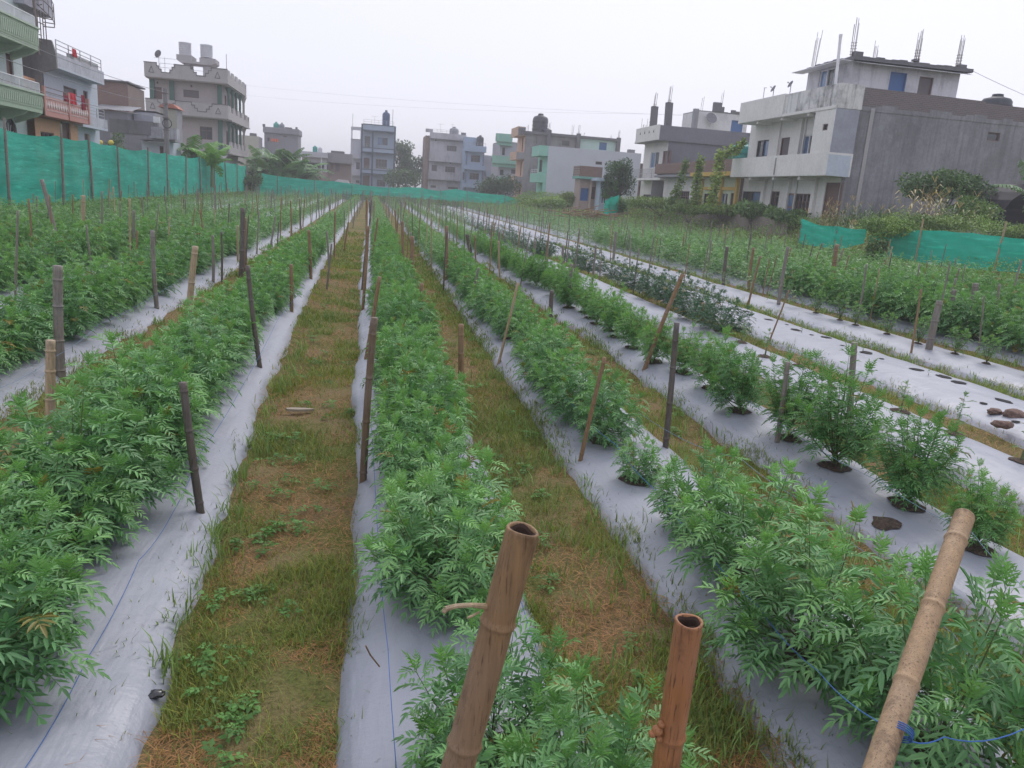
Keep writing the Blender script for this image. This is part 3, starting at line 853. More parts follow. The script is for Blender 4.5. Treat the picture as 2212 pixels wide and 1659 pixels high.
def window(root, F, h, style='slide', label=None):
    """fills opening h with a real frame, mullions and panes"""
    a, b, c, d = h; f = .05; n0, n1 = -.15, -.05
    fm, pm, nm = WOOD, GLASSD, 'window'
    if style in ('slide', 'slidedark'): fm = FRAMEW if style == 'slide' else BLACKT
    if style == 'door': nm = 'door'
    if style in ('blue', 'bluedoor'): fm = BLUEP; nm = 'door' if style == 'bluedoor' else 'window'
    mb = MB()
    F.box(mb, a, a+f, n0, n1, c, d); F.box(mb, b-f, b, n0, n1, c, d); F.box(mb, a+f, b-f, n0, n1, d-f, d); F.box(mb, a+f, b-f, n0, n1, c, c+f)
    if style in ('slide', 'slidedark'): F.box(mb, (a+b)/2-.03, (a+b)/2+.03, n0+.01, n1+.01, c+f, d-f)
    if style == 'grille':
        k = max(2, int((b-a)/.38))
        for i in range(1, k): F.box(mb, a+(b-a)*i/k-.025, a+(b-a)*i/k+.025, n0+.01, n1+.01, c+f, d-f)
        F.box(mb, a+f, b-f, n0+.015, n1+.005, c+(d-c)*.68, c+(d-c)*.68+.05)
    w_ = mb.build(nm, fm, root, label)
    def pane(x0, x1, mat_, n='pane', z0=c+f, z1=d-f, dn=-.12):
        m2 = MB(); F.box(m2, x0, x1, dn-.02, dn, z0, z1); m2.build(n, mat_, w_)
    if style == 'slide':
        mid = (a+b)/2
        lo, hi_ = (GLASSD, GLASSB) if F.a == 'X' and F.s < 0 else (GLASSB, GLASSD)
        pane(a+f, mid-.03, lo); pane(mid+.03, b-f, hi_)
    elif style == 'slidedark':
        mid = (a+b)/2; pane(a+f, mid-.03, GLASSB); pane(mid+.03, b-f, GLASSD)
    elif style in ('blue', 'bluedoor'): pane(a+f, b-f, BLUEP, 'panel')
    elif style == 'door':
        pane(a+f, b-f, WOOD, 'panel')
    elif style == 'shutter':
        pane(a+f, b-f, plain('brown_grey_sheet', (.14, .12, .13), .6), 'panel')
    else: pane(a+f, b-f, GLASSD)
    return w_
def slab(root, name, x0, x1, y0, y1, z0, z1, mat, label=None, bevel=0):
    return MB().box(x0, x1, y0, y1, z0, z1).build(name, mat, root, label, bevel=bevel)
def parapet(root, x0, x1, y0, y1, z0, z1, mat, t=.14, sides='SNEW', label=None):
    mb = MB()
    if 'S' in sides: mb.box(x0, x1, y0, y0+t, z0, z1)
    if 'N' in sides: mb.box(x0, x1, y1-t, y1, z0, z1)
    if 'W' in sides: mb.box(x0, x0+t, y0+(t if 'S' in sides else 0), y1-(t if 'N' in sides else 0), z0, z1)
    if 'E' in sides: mb.box(x1-t, x1, y0+(t if 'S' in sides else 0), y1-(t if 'N' in sides else 0), z0, z1)
    return mb.build('parapet', mat, root, label)
def body(root, x0, x1, y0, y1, z0, z1, mS, mW, mE=None, hS=(), hW=(), hE=(), roof=None):
    """closed house block; S faces the camera"""
    wall(root, Fc('Y', y0, -1), x0, x1, z0, z1, mS, hS)
    if x1 > 0: wall(root, Fc('X', x0, -1), y0, y1, z0, z1, mW, hW)
    else: wall(root, Fc('X', x0, -1), y0, y1, z0, z1, mW, hW)
    wall(root, Fc('X', x1, 1), y0, y1, z0, z1, mE or mW, hE)
    wall(root, Fc('Y', y1, 1), x0, x1, z0, z1, mS)
    slab(root, 'roof', x0+.003, x1-.003, y0+.003, y1-.003, z1-.12, z1-.002, roof or CONC)
    return root
def rail(root, F, u0, u1, z0, z1, mat, nb=3, post=1.2, r=.022, n=0, name='railing', pick=0):
    mb = MB()
    k = max(1, round((u1-u0)/post))
    for i in range(k+1):
        u = u0+(u1-u0)*i/k; mb.tube([F.p(u, n, z0), F.p(u, n, z1)], r, 6)
    for j in range(nb):
        z = z1-(z1-z0)*j/nb; mb.tube([F.p(u0, n, z), F.p(u1, n, z)], r*.8, 6)
    if pick:
        k = int((u1-u0)/pick)
        for i in range(1, k): u = u0+(u1-u0)*i/k; mb.tube([F.p(u, n, z0), F.p(u, n, z1)], r*.6, 4)
    return mb.build(name, mat, root)
def rebar(root, x, y, z0, z1, lean=(.02, 0), n=6, stirr=.35):
    mb = MB(); a = .11
    for k in range(n):
        t = 2*PI*k/n+.4; dx, dy = a*math.cos(t), a*math.sin(t); h = z1-random.uniform(0, .35)*(z1-z0)
        mb.tube([(x+dx, y+dy, z0), (x+dx+lean[0]*(h-z0)+random.gauss(0, .02), y+dy+lean[1]*(h-z0), h)], .014, 4)
    k = int((z1-z0)*stirr/.14)
    for i in range(k):
        z = z0+.1+i*.14; L_ = lean[0]*(z-z0)
        pts = [(x+L_-a, y-a, z), (x+L_+a, y-a, z), (x+L_+a, y+a, z), (x+L_-a, y+a, z), (x+L_-a, y-a, z)]
        for p, q in zip(pts, pts[1:]): mb.tube([p, q], .010, 4)
    return mb.build('rebar', RUST, root)
def tank(x, y, z, r, h, mat, label, cat='water tank', grp='rooftop water tanks'):
    t_ = thing('water_tank', label, cat, (x, y, z), grp)
    pr = [(r*.97, 0), (r, .04*h)]
    for i in range(4):
        zz = h*(.10+.18*i); pr += [(r, zz), (r*1.03, zz+.03*h), (r*1.03, zz+.07*h), (r, zz+.10*h)]
    pr += [(r, .82*h), (r*.86, .92*h), (r*.42, .98*h), (r*.40, 1.0*h)]
    MB().lathe((x, y, z), pr, 22).build('tank_body', mat, t_, smooth=True)
    MB().lathe((x, y, z+h), [(r*.36, 0.002), (r*.36, .07*h), (r*.2, .09*h)], 16).build('lid', mat, t_)
    return t_
def steel_tank(x, y, z, r, h, label):
    t_ = thing('water_tank', label, 'water tank', (x, y, z), 'twin rooftop tanks')
    m_ = plain('pale_tank', (.55, .56, .60), .35, .35)
    pr = [(r, 0)]
    for i in range(6): zz = h*i/6; pr += [(r, zz+.01), (r*1.02, zz+h*.02), (r, zz+h*.04)]
    MB().lathe((x, y, z), pr+[(r, h*.95), (r*.7, h)], 24).build('tank_body', m_, t_, smooth=True)
    MB().lathe((x, y, z+h), [(r*1.04, -.06), (r*1.04, 0.004), (r*.5, .06)], 24).build('lid', FRAMEW, t_)
def dish(x, y, z, label, s=.35, pole=1.0, az=0):
    t_ = thing('satellite_dish', label, 'satellite dish', (x, y, z))
    MB().tube([(x, y, z), (x, y, z+pole)], .025, 6).build('pole', STEEL, t_)
    mb = MB(); n = 14; cx, cy, cz = x, y, z+pole; D = Vector((math.cos(az), math.sin(az), .5)).normalized()
    U_ = D.cross(Vector((0, 0, 1))).normalized(); V_ = D.cross(U_)
    b0 = len(mb.v); mb.v.append((cx, cy, cz))
    for ring in (.5, 1):
        for k in range(n):
            a = 2*PI*k/n; p = Vector((cx, cy, cz)) + s*ring*(U_*math.cos(a)+V_*math.sin(a)) + D*s*.28*ring*ring
            mb.v.append(tuple(p))
    for k in range(n):
        l = (k+1) % n
        mb.f.append((b0, b0+1+k, b0+1+l)); mb.f.append((b0+1+k, b0+1+n+k, b0+1+n+l, b0+1+l))
    mb.build('reflector', plain('dish_grey', (.18, .18, .2), .5), t_, smooth=True)
    p = Vector((cx, cy, cz))+D*s*.9
    MB().tube([(cx, cy, cz), tuple(p)], .014, 5).tube([tuple(p), tuple(p+D*.07)], .035, 6).build('receiver', STEEL, t_)
def antenna(x, y, z, h, label, s=.5):
    mb = MB().tube([(x, y, z), (x, y, z+h)], .02, 5).tube([(x-s, y, z+h*.96), (x+s, y, z+h*.96)], .014, 4)
    for k in range(5): mb.tube([(x-s+s*.5*k, y-.25, z+h*.96), (x-s+s*.5*k, y+.25, z+h*.96)], .010, 4)
    o = mb.build('antenna', STEEL); return tag(o, label, 'antenna')

# ================================================================== RIGHT SIDE
# ---- big white and grey house
R = thing('house', 'large white house at right with long bare grey plaster side wall and rooftop block', 'house', (27, 42, 1.4))
WF = Fc('X', 22.8, -1)
GW = plaster('grey_side_wall', (.28, .28, .335), (.12, .12, .15), .8, 1.0, .55)
STW = plaster('stained_white', (.70, .69, .69), (.16, .16, .17), 1.0, 1.0, .9)
h1 = WF.rect(zD(530, 840), zD(612, 978)); h2 = WF.rect(zD(742, 815), zD(795, 978)); h3 = WF.rect(zD(938, 795), zD(1015, 965))
g1 = WF.rect(zD(398, 1290), zD(545, 1400)); g2 = WF.rect(zD(655, 1290), zD(705, 1440)); g3 = WF.rect(zD(870, 1310), zD(1005, 1560)); g4 = WF.rect(zD(1140, 1212), zD(1225, 1520))
g3 = (g3[0], g3[1], 1.45, g3[3]); g4 = (g4[0], g4[1], 1.45, g4[3])
wall(R, WF, 36.35, 46.9, 1.2, 7.0, CREAM, [h1, h2, h3, g1, g2, g3, g4], 'front_wall')
window(R, WF, h1, 'slidedark'); window(R, WF, h2, 'shutter'); window(R, WF, h3, 'slide'); window(R, WF, g1, 'slidedark'); window(R, WF, g2, 'grille')
dd = window(R, WF, g3, 'grille'); dd.name = 'door'; window(R, WF, g4, 'door')
# open door leaf
mb = MB(); WF.box(mb, g3[1]+.04, g3[1]+.62, .02, .06, g3[2], g3[3]); o = mb.build('door_leaf', WOOD, R, 'brown door leaf with blue glass standing open')
for z0_, z1_ in ((.15, .45), (.52, .93)):
    mb = MB(); H_ = g3[3]-g3[2]; WF.box(mb, g3[1]+.12, g3[1]+.54, .055, .065, g3[2]+H_*z0_, g3[2]+H_*z1_); mb.build('pane', GLASSB, o)
# side wall facing the field, brick course on top
SF = Fc('Y', 36.35, -1)
sw = SF.rect(z5(1142, 732), z5(1208, 792))
GW = sidewall('rain_streaked_side_wall')
wall(R, SF, 22.8, 36.5, 1.0, 7.05, GW, [sw], 'side_wall', 'bare grey rain-streaked plaster side wall')
window(R, SF, sw, 'dark', 'small square window in the grey wall')
mb = MB(); pts = [(22.98, 7.052)]; x = 22.98
while x < 36.5:
    x += .45; pts.append((min(x, 36.5), 7.052))
top = [(36.5, 7.75), (30, 7.82), (29.9, 7.9), (23.0, 7.97)]
mb.prism([(22.98, 7.052), (36.5, 7.052)]+top, 36.33, 36.6, 'y'); mb.build('parapet', brick('dark_brick', (.17, .125, .13), (.125, .10, .11), (.20, .19, .2)), R, 'unplastered dark brick parapet')
mb = MB()                                                   # ragged plaster edge over the brick
rr = random.Random(4); x = 22.99
while x < 36.4:
    w_ = rr.uniform(.3, .9); mb.box(x, min(x+w_, 36.45), 36.326, 36.35, 6.9, 7.05+rr.uniform(.02, .22)); x += w_+.002
mb.build('plaster_edge', GW, R)
slab(R, 'downpipe_chase', 23.75, 23.95, 36.31, 36.348, 1.5, 7.05, plaster('light_strip', (.42, .40, .42), (.2, .2, .22), .4), 'lighter vertical plaster strip')
slab(R, 'gap_shade_strip', 22.8, 22.98, 36.30, 36.349, 3.6, 7.9, DARKP, 'dark vertical strip painted for the shaded gap at the wall corner')  # dark slab stands in for the shade in the corner gap
wall(R, Fc('X', 36.5, 1), 36.35, 46.9, 1.0, 7.05, GREYP); wall(R, Fc('Y', 46.9, 1), 22.8, 36.5, 1.0, 7.05, GREYP)
slab(R, 'roof', 22.8, 36.48, 36.6, 46.88, 6.95, 7.1, CONC)
# balconies and corner block
slab(R, 'balcony_slab', 21.62, 22.79, 35.95, 46.3, 6.84, 6.98, CREAM)
parapet(R, 21.6, 22.9, 40.98, 46.2, 6.86, 8.02, CREAM, .12, 'WNS', 'clean white roof parapet')
mb = MB().box(21.68, 21.8, 35.9, 40.97, 6.86, 7.98); mb.box(21.8, 22.97, 35.9, 36.02, 6.86, 7.98); mb.build('parapet', STW, R, 'weather stained roof parapet')
slab(R, 'balcony_slab', 21.62, 22.79, 35.95, 46.3, 3.72, 3.86, CREAM)
parapet(R, 21.6, 22.9, 35.85, 46.35, 3.74, 4.82, CREAM, .12, 'WNS', 'white balcony parapet')
mb = MB().box(21.61, 22.8, 35.83, 35.848, 3.73, 4.72); mb.build('painted_panel', plaster('pale_blue_wash', (.52, .58, .68), (.4, .42, .46), .3), R, 'pale blue washed end of the balcony')
CB = Fc('X', 21.66, -1); cw = CB.rect(zD(1112, 692), zD(1150, 745))
wall(R, CB, 35.9, 37.7, 4.822, 6.84, CREAM, [cw], 'corner_block'); window(R, CB, cw, 'dark')
wall(R, Fc('Y', 35.9, -1), 21.66, 22.9, 4.822, 6.84, plaster('blue_grey_wash', (.36, .37, .44), (.22, .22, .26), .6), (), 'corner_block', 'blue-grey plastered end of the corner block')
wall(R, Fc('Y', 37.7, 1), 21.66, 22.8, 4.822, 6.84, CREAM, (), 'corner_block')
for y in (38.5, 41.2, 44.0):
    slab(R, 'pillar', 22.62, 22.797, y-.15, y+.15, 1.3, 3.72, CREAM); slab(R, 'bracket', 21.72, 22.6, y-.1, y+.1, 3.55, 3.718, CREAM); slab(R, 'bracket', 21.72, 22.6, y-.1, y+.1, 6.7, 6.838, CREAM)
for y in (40.4, 43.1): MB().tube([(22.72, y, 1.4), (22.72, y, 6.8)], .045, 6).build('drain_pipe', CREAM, R)
slab(R, 'pillar', 22.6, 22.797, 40.6, 40.95, 4.83, 6.83, CREAM)
slab(R, 'stain', 21.594, 21.599, 40.86, 41.02, 3.8, 4.7, plaster('drip_stain', (.35, .33, .32), (.12, .12, .12), .8))
# rooftop block
PW = plaster('penthouse_wash', (.62, .62, .66), (.22, .22, .25), .75, 1.0, .5)
PF = Fc('Y', 39, -1); b1 = PF.rect(z5(530, 352), z5(615, 476)); b2 = PF.rect(z5(712, 382), z5(782, 494))
b1 = (b1[0], b1[1], 7.25, b1[3]); b2 = (b2[0], b2[1], 7.25, b2[3])
PX = Fc('X', 24.05, -1); b3 = PX.rect(zD(1088, 218), zD(1190, 365))
wall(R, PF, 24.05, 30.3, 7.1, 9.62, PW, [b1, b2], 'rooftop_wall'); window(R, PF, b1, 'bluedoor', 'blue rooftop door'); window(R, PF, b2, 'shutter', 'brown rooftop shutter')
wall(R, PX, 39, 43.3, 7.1, 9.62, PW, [b3], 'rooftop_wall'); window(R, PX, b3, 'slide')
wall(R, Fc('X', 30.3, 1), 39, 43.3, 7.1, 9.62, PW, (), 'rooftop_wall'); wall(R, Fc('Y', 43.3, 1), 24.05, 30.3, 7.1, 9.62, PW, (), 'rooftop_wall')
mb = MB(); rr = random.Random(9); x = 23.9
while x < 30.4:
    mb.box(x, x+.43, 38.72, 38.98, 9.63, 9.80+rr.uniform(0, .07)); x += .432
y = 38.99
while y < 43.2: mb.box(23.9, 24.2, y, y+.43, 9.63, 9.80+rr.uniform(0, .09)); y += .432
mb.build('roof_edge', DARKP, R, 'ragged dark brick roof edge')
slab(R, 'roof', 24.2, 30.25, 39.0, 43.28, 9.62, 9.72, CONC)
TIN = plain('tin_sheet', (.30, .31, .34), .5, .4)
def corrugated(x0, x1, y0, y1, za, zb, mat, root, label=None, n=40):
    mb = MB(); n_ = n*2
    for j, y, z in ((0, y0, za), (1, y1, zb)):
        for i in range(n_+1): mb.v.append((x0+(x1-x0)*i/n_, y, z+(.025 if i % 2 else 0)))
    for i in range(n_): mb.f.append((i, i+1, n_+1+i+1, n_+1+i))
    return mb.build('tin_roof', mat, root, label)
corrugated(24.0, 30.65, 38.45, 39.0, 9.45, 9.62, TIN, R)
slab(R, 'tin_roof', 23.35, 24.04, 38.9, 43.9, 9.58, 9.61, FRAMEW, 'thin white sheet over the side window')
slab(R, 'column_stub', 23.9, 24.35, 38.7, 39.05, 9.81, 10.02, DARKP); slab(R, 'column_stub', 27.3, 27.6, 38.75, 39.0, 9.88, 9.98, DARKP); slab(R, 'column_stub', 30.0, 30.4, 38.75, 39.1, 9.63, 9.98, DARKP)
for p0, p1, yy in (((290, 235), (320, 10), 39), ((690, 285), (725, 75), 39), ((950, 320), (990, 108), 39), ((50, 265), (84, 82), 42.6), ((430, 255), (448, 155), 42.6)):
    (xa, za), (xb, zb) = onY(z5(*p0), yy), onY(z5(*p1), yy); za = min(za, 9.9)
    rebar(R, xa, yy, za-.1, zb, ((xb-xa)/(zb-za), 0), 7 if yy == 39 else 5, .42 if yy == 39 else 0)
(ya, za), (yb, zb) = onX(z5(190, 430), 23), onX(z5(212, 135), 23)
o = MB().tube([(23, ya, 7.1), (23, yb, zb)], .075, 10).tube([(23, yb, zb-.02), (23, yb, zb+.12)], .09, 10).build('vent_pipe', FRAMEW, R)
(xa, za) = onY(z5(1190, 562), 41)
tank(xa, 41.0, 7.35, .80, 1.65, BLACKT, 'squat black water tank behind the brick parapet at far right')
for p, s_ in ((zD(590, 455), 'thin'), (zD(675, 390), 'pale')):
    pass
yA, zA_ = onX(zD(580, 455), 22.6); tag(MB().tube([(22.6, yA, 7.1), (22.6, yA, zA_+.55)], .02, 5).tube([(22.6, yA-.25, zA_+.52), (22.6, yA+.1, zA_+.55)], .02, 5).build('pipe', STEEL), 'bent thin pipe standing on the white roof parapet', 'pipe')
for p in (zD(675, 380), zD(828, 340)):
    yA, zA_ = onX(p, 23.4)
    dish(23.4, yA, 7.1, 'small white satellite dish on the right house roof, %s' % ('farther from the rooftop block' if p[0] < 1690 else 'nearer to the rooftop block'), .22, zA_-7.1, PI)

# ---- middle right house with two roof columns
P = thing('house', 'two-storey house with dark grey side wall and two bare roof columns', 'house', (26, 66, 1.4))
WF = Fc('X', 23.45, -1)
a1 = WF.rect(z4(235, 1060), z4(288, 1180)); a2 = WF.rect(z4(330, 1050), z4(358, 1265)); a3 = WF.rect(z4(175, 1385), z4(245, 1455)); a4 = WF.rect(z4(288, 1330), z4(328, 1480))
wall(P, WF, 62.5, 68.2, 1.2, 6.9, CREAM, [a1, a2, a3, a4], 'front_wall')
window(P, WF, a1, 'slide'); window(P, WF, a2, 'door'); window(P, WF, a3, 'dark'); window(P, WF, a4, 'door')
DG = plaster('dark_grey_side', (.20, .20, .23), (.13, .13, .15), .5, .9, .5)
wall(P, Fc('Y', 62.5, -1), 23.45, 33.5, 1.2, 6.9, DG, (), 'side_wall', 'dark grey cement side wall')
wall(P, Fc('X', 33.5, 1), 62.5, 68.2, 1.2, 6.9, GREYP); wall(P, Fc('Y', 68.2, 1), 23.45, 33.5, 1.2, 6.9, GREYP)
slab(P, 'roof', 22.5, 33.5, 62.35, 68.2, 6.8, 6.95, CONC)
mb = MB().box(22.4, 22.55, 62.3, 67.8, 6.83, 8.0); mb.build('parapet', CREAM, P, 'pale roof parapet with four small vents')
for k in range(4):
    mb = MB().prism([(63.2+k*1.1, 7.45), (63.45+k*1.1, 7.45), (63.32+k*1.1, 7.68)], 22.385, 22.399, 'x'); mb.build('vent_hole', INNER, P)
mb = MB().box(22.552, 33.5, 62.3, 62.45, 6.83, 7.97); mb.build('parapet', DG, P)
slab(P, 'balcony_slab', 22.4, 23.44, 60.6, 67.5, 3.68, 3.86, CREAM)
rail(P, Fc('X', 22.46, -1), 60.7, 67.4, 3.86, 4.6, STEEL, 2, 2.2, .02, 0, 'railing', .16)
wall(P, Fc('Y', 62.46, -1), 22.42, 23.44, 1.2, 3.66, GREYP)
for (px_, pt, rt, yy) in ((265, 705, 572, 66.2), (378, 675, 530, 62.8)):
    (xa, za), (xb, zb), (xc, zc) = onY(z4(px_-8, 845), yy), onY(z4(px_, pt), yy), onY(z4(px_+18, rt), yy)
    mb = MB().prism([(xa-.26, 6.95), (xa+.26, 6.95), (xb+.26, zb), (xb-.26, zb)], yy-.2, yy+.2, 'y'); mb.build('roof_column', DARKP, P)
    rebar(P, xb, yy, zb-.05, zc, (.03, 0), 5, .2)
for k in range(5):
    (xa, za) = onY(z4(170+k*14, 850), 67); rebar(P, xa, 67, 6.95, 8.9, (.02, 0), 3, 0) if k in (0, 2, 4) else None
tag(MB().box(23.3, 24.6, 68.3, 68.45, 1.4, 5.2).build('brick_wall', brick('brick_wall')), 'red brick wall behind the house with two roof columns', 'brick wall')

# small white rooftop room behind, brick edge, blue door
Q = thing('house', 'small white rooftop room with ragged dark roof edge and blue door', 'house', (32, 77, 1.4))
F_ = Fc('Y', 75, -1); b_ = F_.rect(z4(862, 810), z4(940, 905))
wall(Q, F_, 30.85, 36.0, 1.2, 10.8, WHITE, [b_]); window(Q, F_, b_, 'bluedoor')
wall(Q, Fc('X', 30.85, -1), 75, 79, 1.2, 10.8, WHITE); wall(Q, Fc('X', 36, 1), 75, 79, 1.2, 10.8, WHITE); wall(Q, Fc('Y', 79, 1), 30.85, 36, 1.2, 10.8, WHITE)
slab(Q, 'roof', 30.85, 36, 75, 79, 10.8, 10.9, CONC)
mb = MB(); rr = random.Random(2); x = 32.6
while x < 36: mb.box(x, x+.4, 74.9, 75.2, 10.905, 11.2+rr.uniform(-.2, .25)-.12*(x-32.6)); x += .402
mb.box(32.3, 33.1, 74.85, 75.25, 10.905, 11.75); mb.build('roof_edge', DARKP, Q)
slab(Q, 'pillar', 30.4, 30.84, 74.9, 75.4, 1.2, 11.0, GREYP)
for p in ((625, 745, 615), (778, 712, 575)):
    (xa, za), (xb, zb) = onY(z4(p[0], p[1]), 75.1), onY(z4(p[0]+15, p[2]), 75.1); rebar(Q, xa, 75.1, za, zb, (.04, 0), 4, 0)
x_, z_ = onY(z4(700, 800), 74.6); dish(x_, 74.6, z_-.8, 'dark satellite dish in front of the small rooftop room', .55, .8, -PI/2)

# ---- low brick-topped row with yellow trim
L_ = thing('house', 'low row house with brick parapet and yellow trim behind climbing vines', 'house', (24, 53, 1.4))
WF = Fc('X', 22.6, -1)
YEL = plaster('yellow_trim', (.62, .42, .12), (.4, .3, .15), .3); MINT = plaster('pale_green_paint', (.56, .62, .47), (.4, .42, .36), .3)
c1 = WF.rect(z4(450, 1360), z4(518, 1500)); c2 = WF.rect(z4(620, 1300), z4(650, 1490)); c3 = WF.rect(z4(648, 1380), z4(690, 1480)); c4 = WF.rect(z4(782, 1375), z4(818, 1490)); c5 = WF.rect(z4(855, 1375), z4(900, 1490))
wall(L_, WF, 52.6, 60.2, 1.2, 4.0, CREAM, [c1, c2], 'front_wall'); window(L_, WF, c1, 'grille'); window(L_, WF, c2, 'dark')
wall(L_, WF, 46.9, 52.6, 1.2, 4.0, MINT, [c3, c4, c5], 'front_wall', 'pale green wall'); window(L_, WF, c3, 'slidedark'); window(L_, WF, c4, 'slide'); window(L_, WF, c5, 'shutter')
for y in (46.95, 49.3, 52.5): slab(L_, 'pillar', 22.4, 22.597, y, y+.25, 1.3, 3.95, YEL)
slab(L_, 'trim', 22.5, 22.597, 47.2, 52.4, 3.0, 3.2, YEL)
slab(L_, 'balcony_slab', 21.8, 22.59, 46.7, 53.2, 3.85, 4.1, YEL, 'yellow slab edge'); slab(L_, 'balcony_slab', 21.8, 22.59, 53.22, 60.4, 3.85, 4.0, GREYP)
wall(L_, Fc('Y', 46.9, -1), 22.6, 30, 1.2, 4.8, brick('brick_wall')); wall(L_, Fc('Y', 60.2, 1), 22.6, 30, 1.2, 4.8, brick('brick_wall')); wall(L_, Fc('X', 30, 1), 46.9, 60.2, 1.2, 4.8, GREYP)
slab(L_, 'roof', 21.95, 30, 46.92, 60.18, 4.0, 4.1, CONC)
mb = MB().box(21.8, 21.95, 46.72, 60.4, 4.102, 4.84); mb.build('parapet', brick('brick_wall_front', axis='X'), L_, 'red brick parapet')
tank(*(lambda q: (23.0, q[0], 4.1))(onX(zD(395, 950), 23.0)), .85, 1.75, plain('teal_plastic', (.03, .30, .27), .4), 'teal water tank half hidden by yellow-green vine')

# ---- little pink and blue house
Nn_ = thing('house', 'tiny pinkish house with brick parapet and bright blue door', 'house', (17, 62, 1.2))
F_ = Fc('Y', 60, -1); PINK = plaster('pink_brown', (.42, .33, .30), (.3, .25, .24), .4)
b_ = F_.rect(z3(1490, 795), z3(1545, 905)); c_ = F_.rect(z3(1572, 785), z3(1605, 890))
wall(Nn_, F_, 15.75, 17.2, 1.0, 3.3, PINK, [b_, c_]); window(Nn_, F_, b_, 'bluedoor', 'bright blue door'); window(Nn_, F_, c_, 'door')
wall(Nn_, Fc('X', 15.75, -1), 60, 61.6, 1.0, 3.3, PINK); wall(Nn_, Fc('Y', 61.6, 1), 15.75, 17.2, 1.0, 3.3, PINK); wall(Nn_, Fc('X', 17.2, 1), 60, 61.6, 1.0, 3.3, PINK)
slab(Nn_, 'roof', 15.5, 17.3, 59.6, 61.6, 3.3, 3.48, plaster('mint_edge', (.2, .42, .36), (.2, .3, .28), .3), 'green painted slab edge')
parapet(Nn_, 15.55, 17.35, 59.7, 61.6, 3.483, 4.25, brick('brick_wall'), .14)
for x in (16.55, 17.0): slab(Nn_, 'pillar', x, x+.12, 59.8, 59.96, 1.1, 3.29, plaster('beige', (.55, .45, .38), (.4, .35, .3), .3))
Bb = thing('house', 'tiny pale blue house with flat canopy beside the pinkish one', 'house', (18.2, 57, 1.2))
F_ = Fc('Y', 58.5, -1); PB = plaster('pale_blue', (.46, .56, .66), (.35, .4, .45), .3)
b_ = F_.rect(z3(1665, 820), z3(1698, 930))
wall(Bb, F_, 16.95, 18.3, 1.0, 3.2, PB, [b_]); window(Bb, F_, b_, 'slide'); wall(Bb, Fc('X', 16.95, -1), 58.5, 59.59, 1.0, 3.2, PB); wall(Bb, Fc('X', 18.3, 1), 58.5, 62, 1.0, 3.2, PB); wall(Bb, Fc('Y', 62, 1), 17.3, 18.3, 1, 3.2, PB)
slab(Bb, 'canopy', 16.5, 18.5, 57.9, 59.58, 3.2, 3.42, PB); 

# ---- long white-blue wall house with mint front
M = thing('house', 'long house with blank pale grey-blue side wall and mint green balconies', 'house', (20, 86, 1.2))
PBW = plaster('pale_blue_white', (.55, .57, .64), (.45, .46, .5), .4, .5); MG = plaster('mint_green', (.28, .56, .47), (.25, .42, .38), .35)
F_ = Fc('Y', 84, -1); v_ = F_.rect(z3(1612, 572), z3(1665, 602))
wall(M, F_, 18.3, 28.6, 1.0, 7.0, PBW, [v_], 'side_wall'); window(M, F_, v_, 'dark')
WX = Fc('X', 18.3, -1); w1 = WX.rect(z3(1142, 560), z3(1160, 660)); w2 = (84.6, 86.2, 1.2, 2.8)
wall(M, WX, 84, 89, 1.0, 7.0, MG, [w1, w2], 'front_wall'); window(M, WX, w1, 'dark'); window(M, WX, w2, 'bluedoor')
wall(M, Fc('X', 28.6, 1), 84, 89, 1, 7, PBW); wall(M, Fc('Y', 89, 1), 18.3, 28.6, 1, 7, PBW); slab(M, 'roof', 18.3, 28.6, 84.01, 88.99, 6.9, 6.985, CONC)
slab(M, 'balcony', 17.3, 18.29, 84.01, 88, 5.95, 7.0, MG, 'mint green roof balcony'); slab(M, 'balcony', 17.3, 18.29, 84.01, 88, 3.2, 4.15, MG, 'mint green first floor balcony')
slab(M, 'pillar', 17.95, 18.28, 84.02, 84.3, 1.0, 3.19, MG)
slab(M, 'roof_hump', 27.2, 27.9, 84.2, 84.8, 7.0, 7.35, GREYP)
rail(M, Fc('X', 17.34, -1), 84.2, 87.8, 4.15, 4.55, FRAMEW, 2, .8)

# ---- weathered concrete house with peach balconies
K = thing('house', 'weathered concrete house with peach balconies and a long side wall ending in mint', 'house', (24, 104, 1))
BC = plaster('blackened_concrete', (.27, .26, .28), (.09, .09, .10), .9, 1.0, .5); PE = plaster('peach', (.58, .40, .31), (.4, .3, .25), .35)
PM = plaster('pale_mint', (.50, .66, .64), (.4, .5, .5), .3)
F_ = Fc('Y', 101, -1)
q0 = F_.q(z3(1480, 390)); v1 = F_.rect(z3(1330, 395), z3(1392, 445)); v2 = F_.rect(z3(1645, 412), z3(1702, 480))
wall(K, F_, 18.9, q0[0], 1.0, 9.5, BC, [v1], 'side_wall', 'blackened concrete side wall'); window(K, F_, v1, 'dark')
wall(K, F_, q0[0], 31.1, 1.0, 9.3, PM, [v2], 'side_wall', 'pale mint painted side wall'); window(K, F_, v2, 'blue', 'bright blue shutter')
slab(K, 'roof_edge', 18.7, 31.3, 100.6, 101.3, 9.3, 9.6, DARKP)
WX = Fc('X', 18.9, -1)
wall(K, WX, 101, 106.5, 1, 9.5, PE, [(102.3, 103.1, 7.1, 8.9), (102.3, 103.1, 4.1, 5.9), (102, 103.3, 1.2, 2.8)], 'front_wall')
for h in ((102.3, 103.1, 7.1, 8.9), (102.3, 103.1, 4.1, 5.9)): window(K, WX, h, 'door')
wall(K, Fc('X', 31.1, 1), 101, 106.5, 1, 9.3, GREYP); wall(K, Fc('Y', 106.5, 1), 18.9, 31.1, 1, 9.3, GREYP); slab(K, 'roof', 18.9, 31.1, 101.3, 106.5, 9.2, 9.32, CONC)
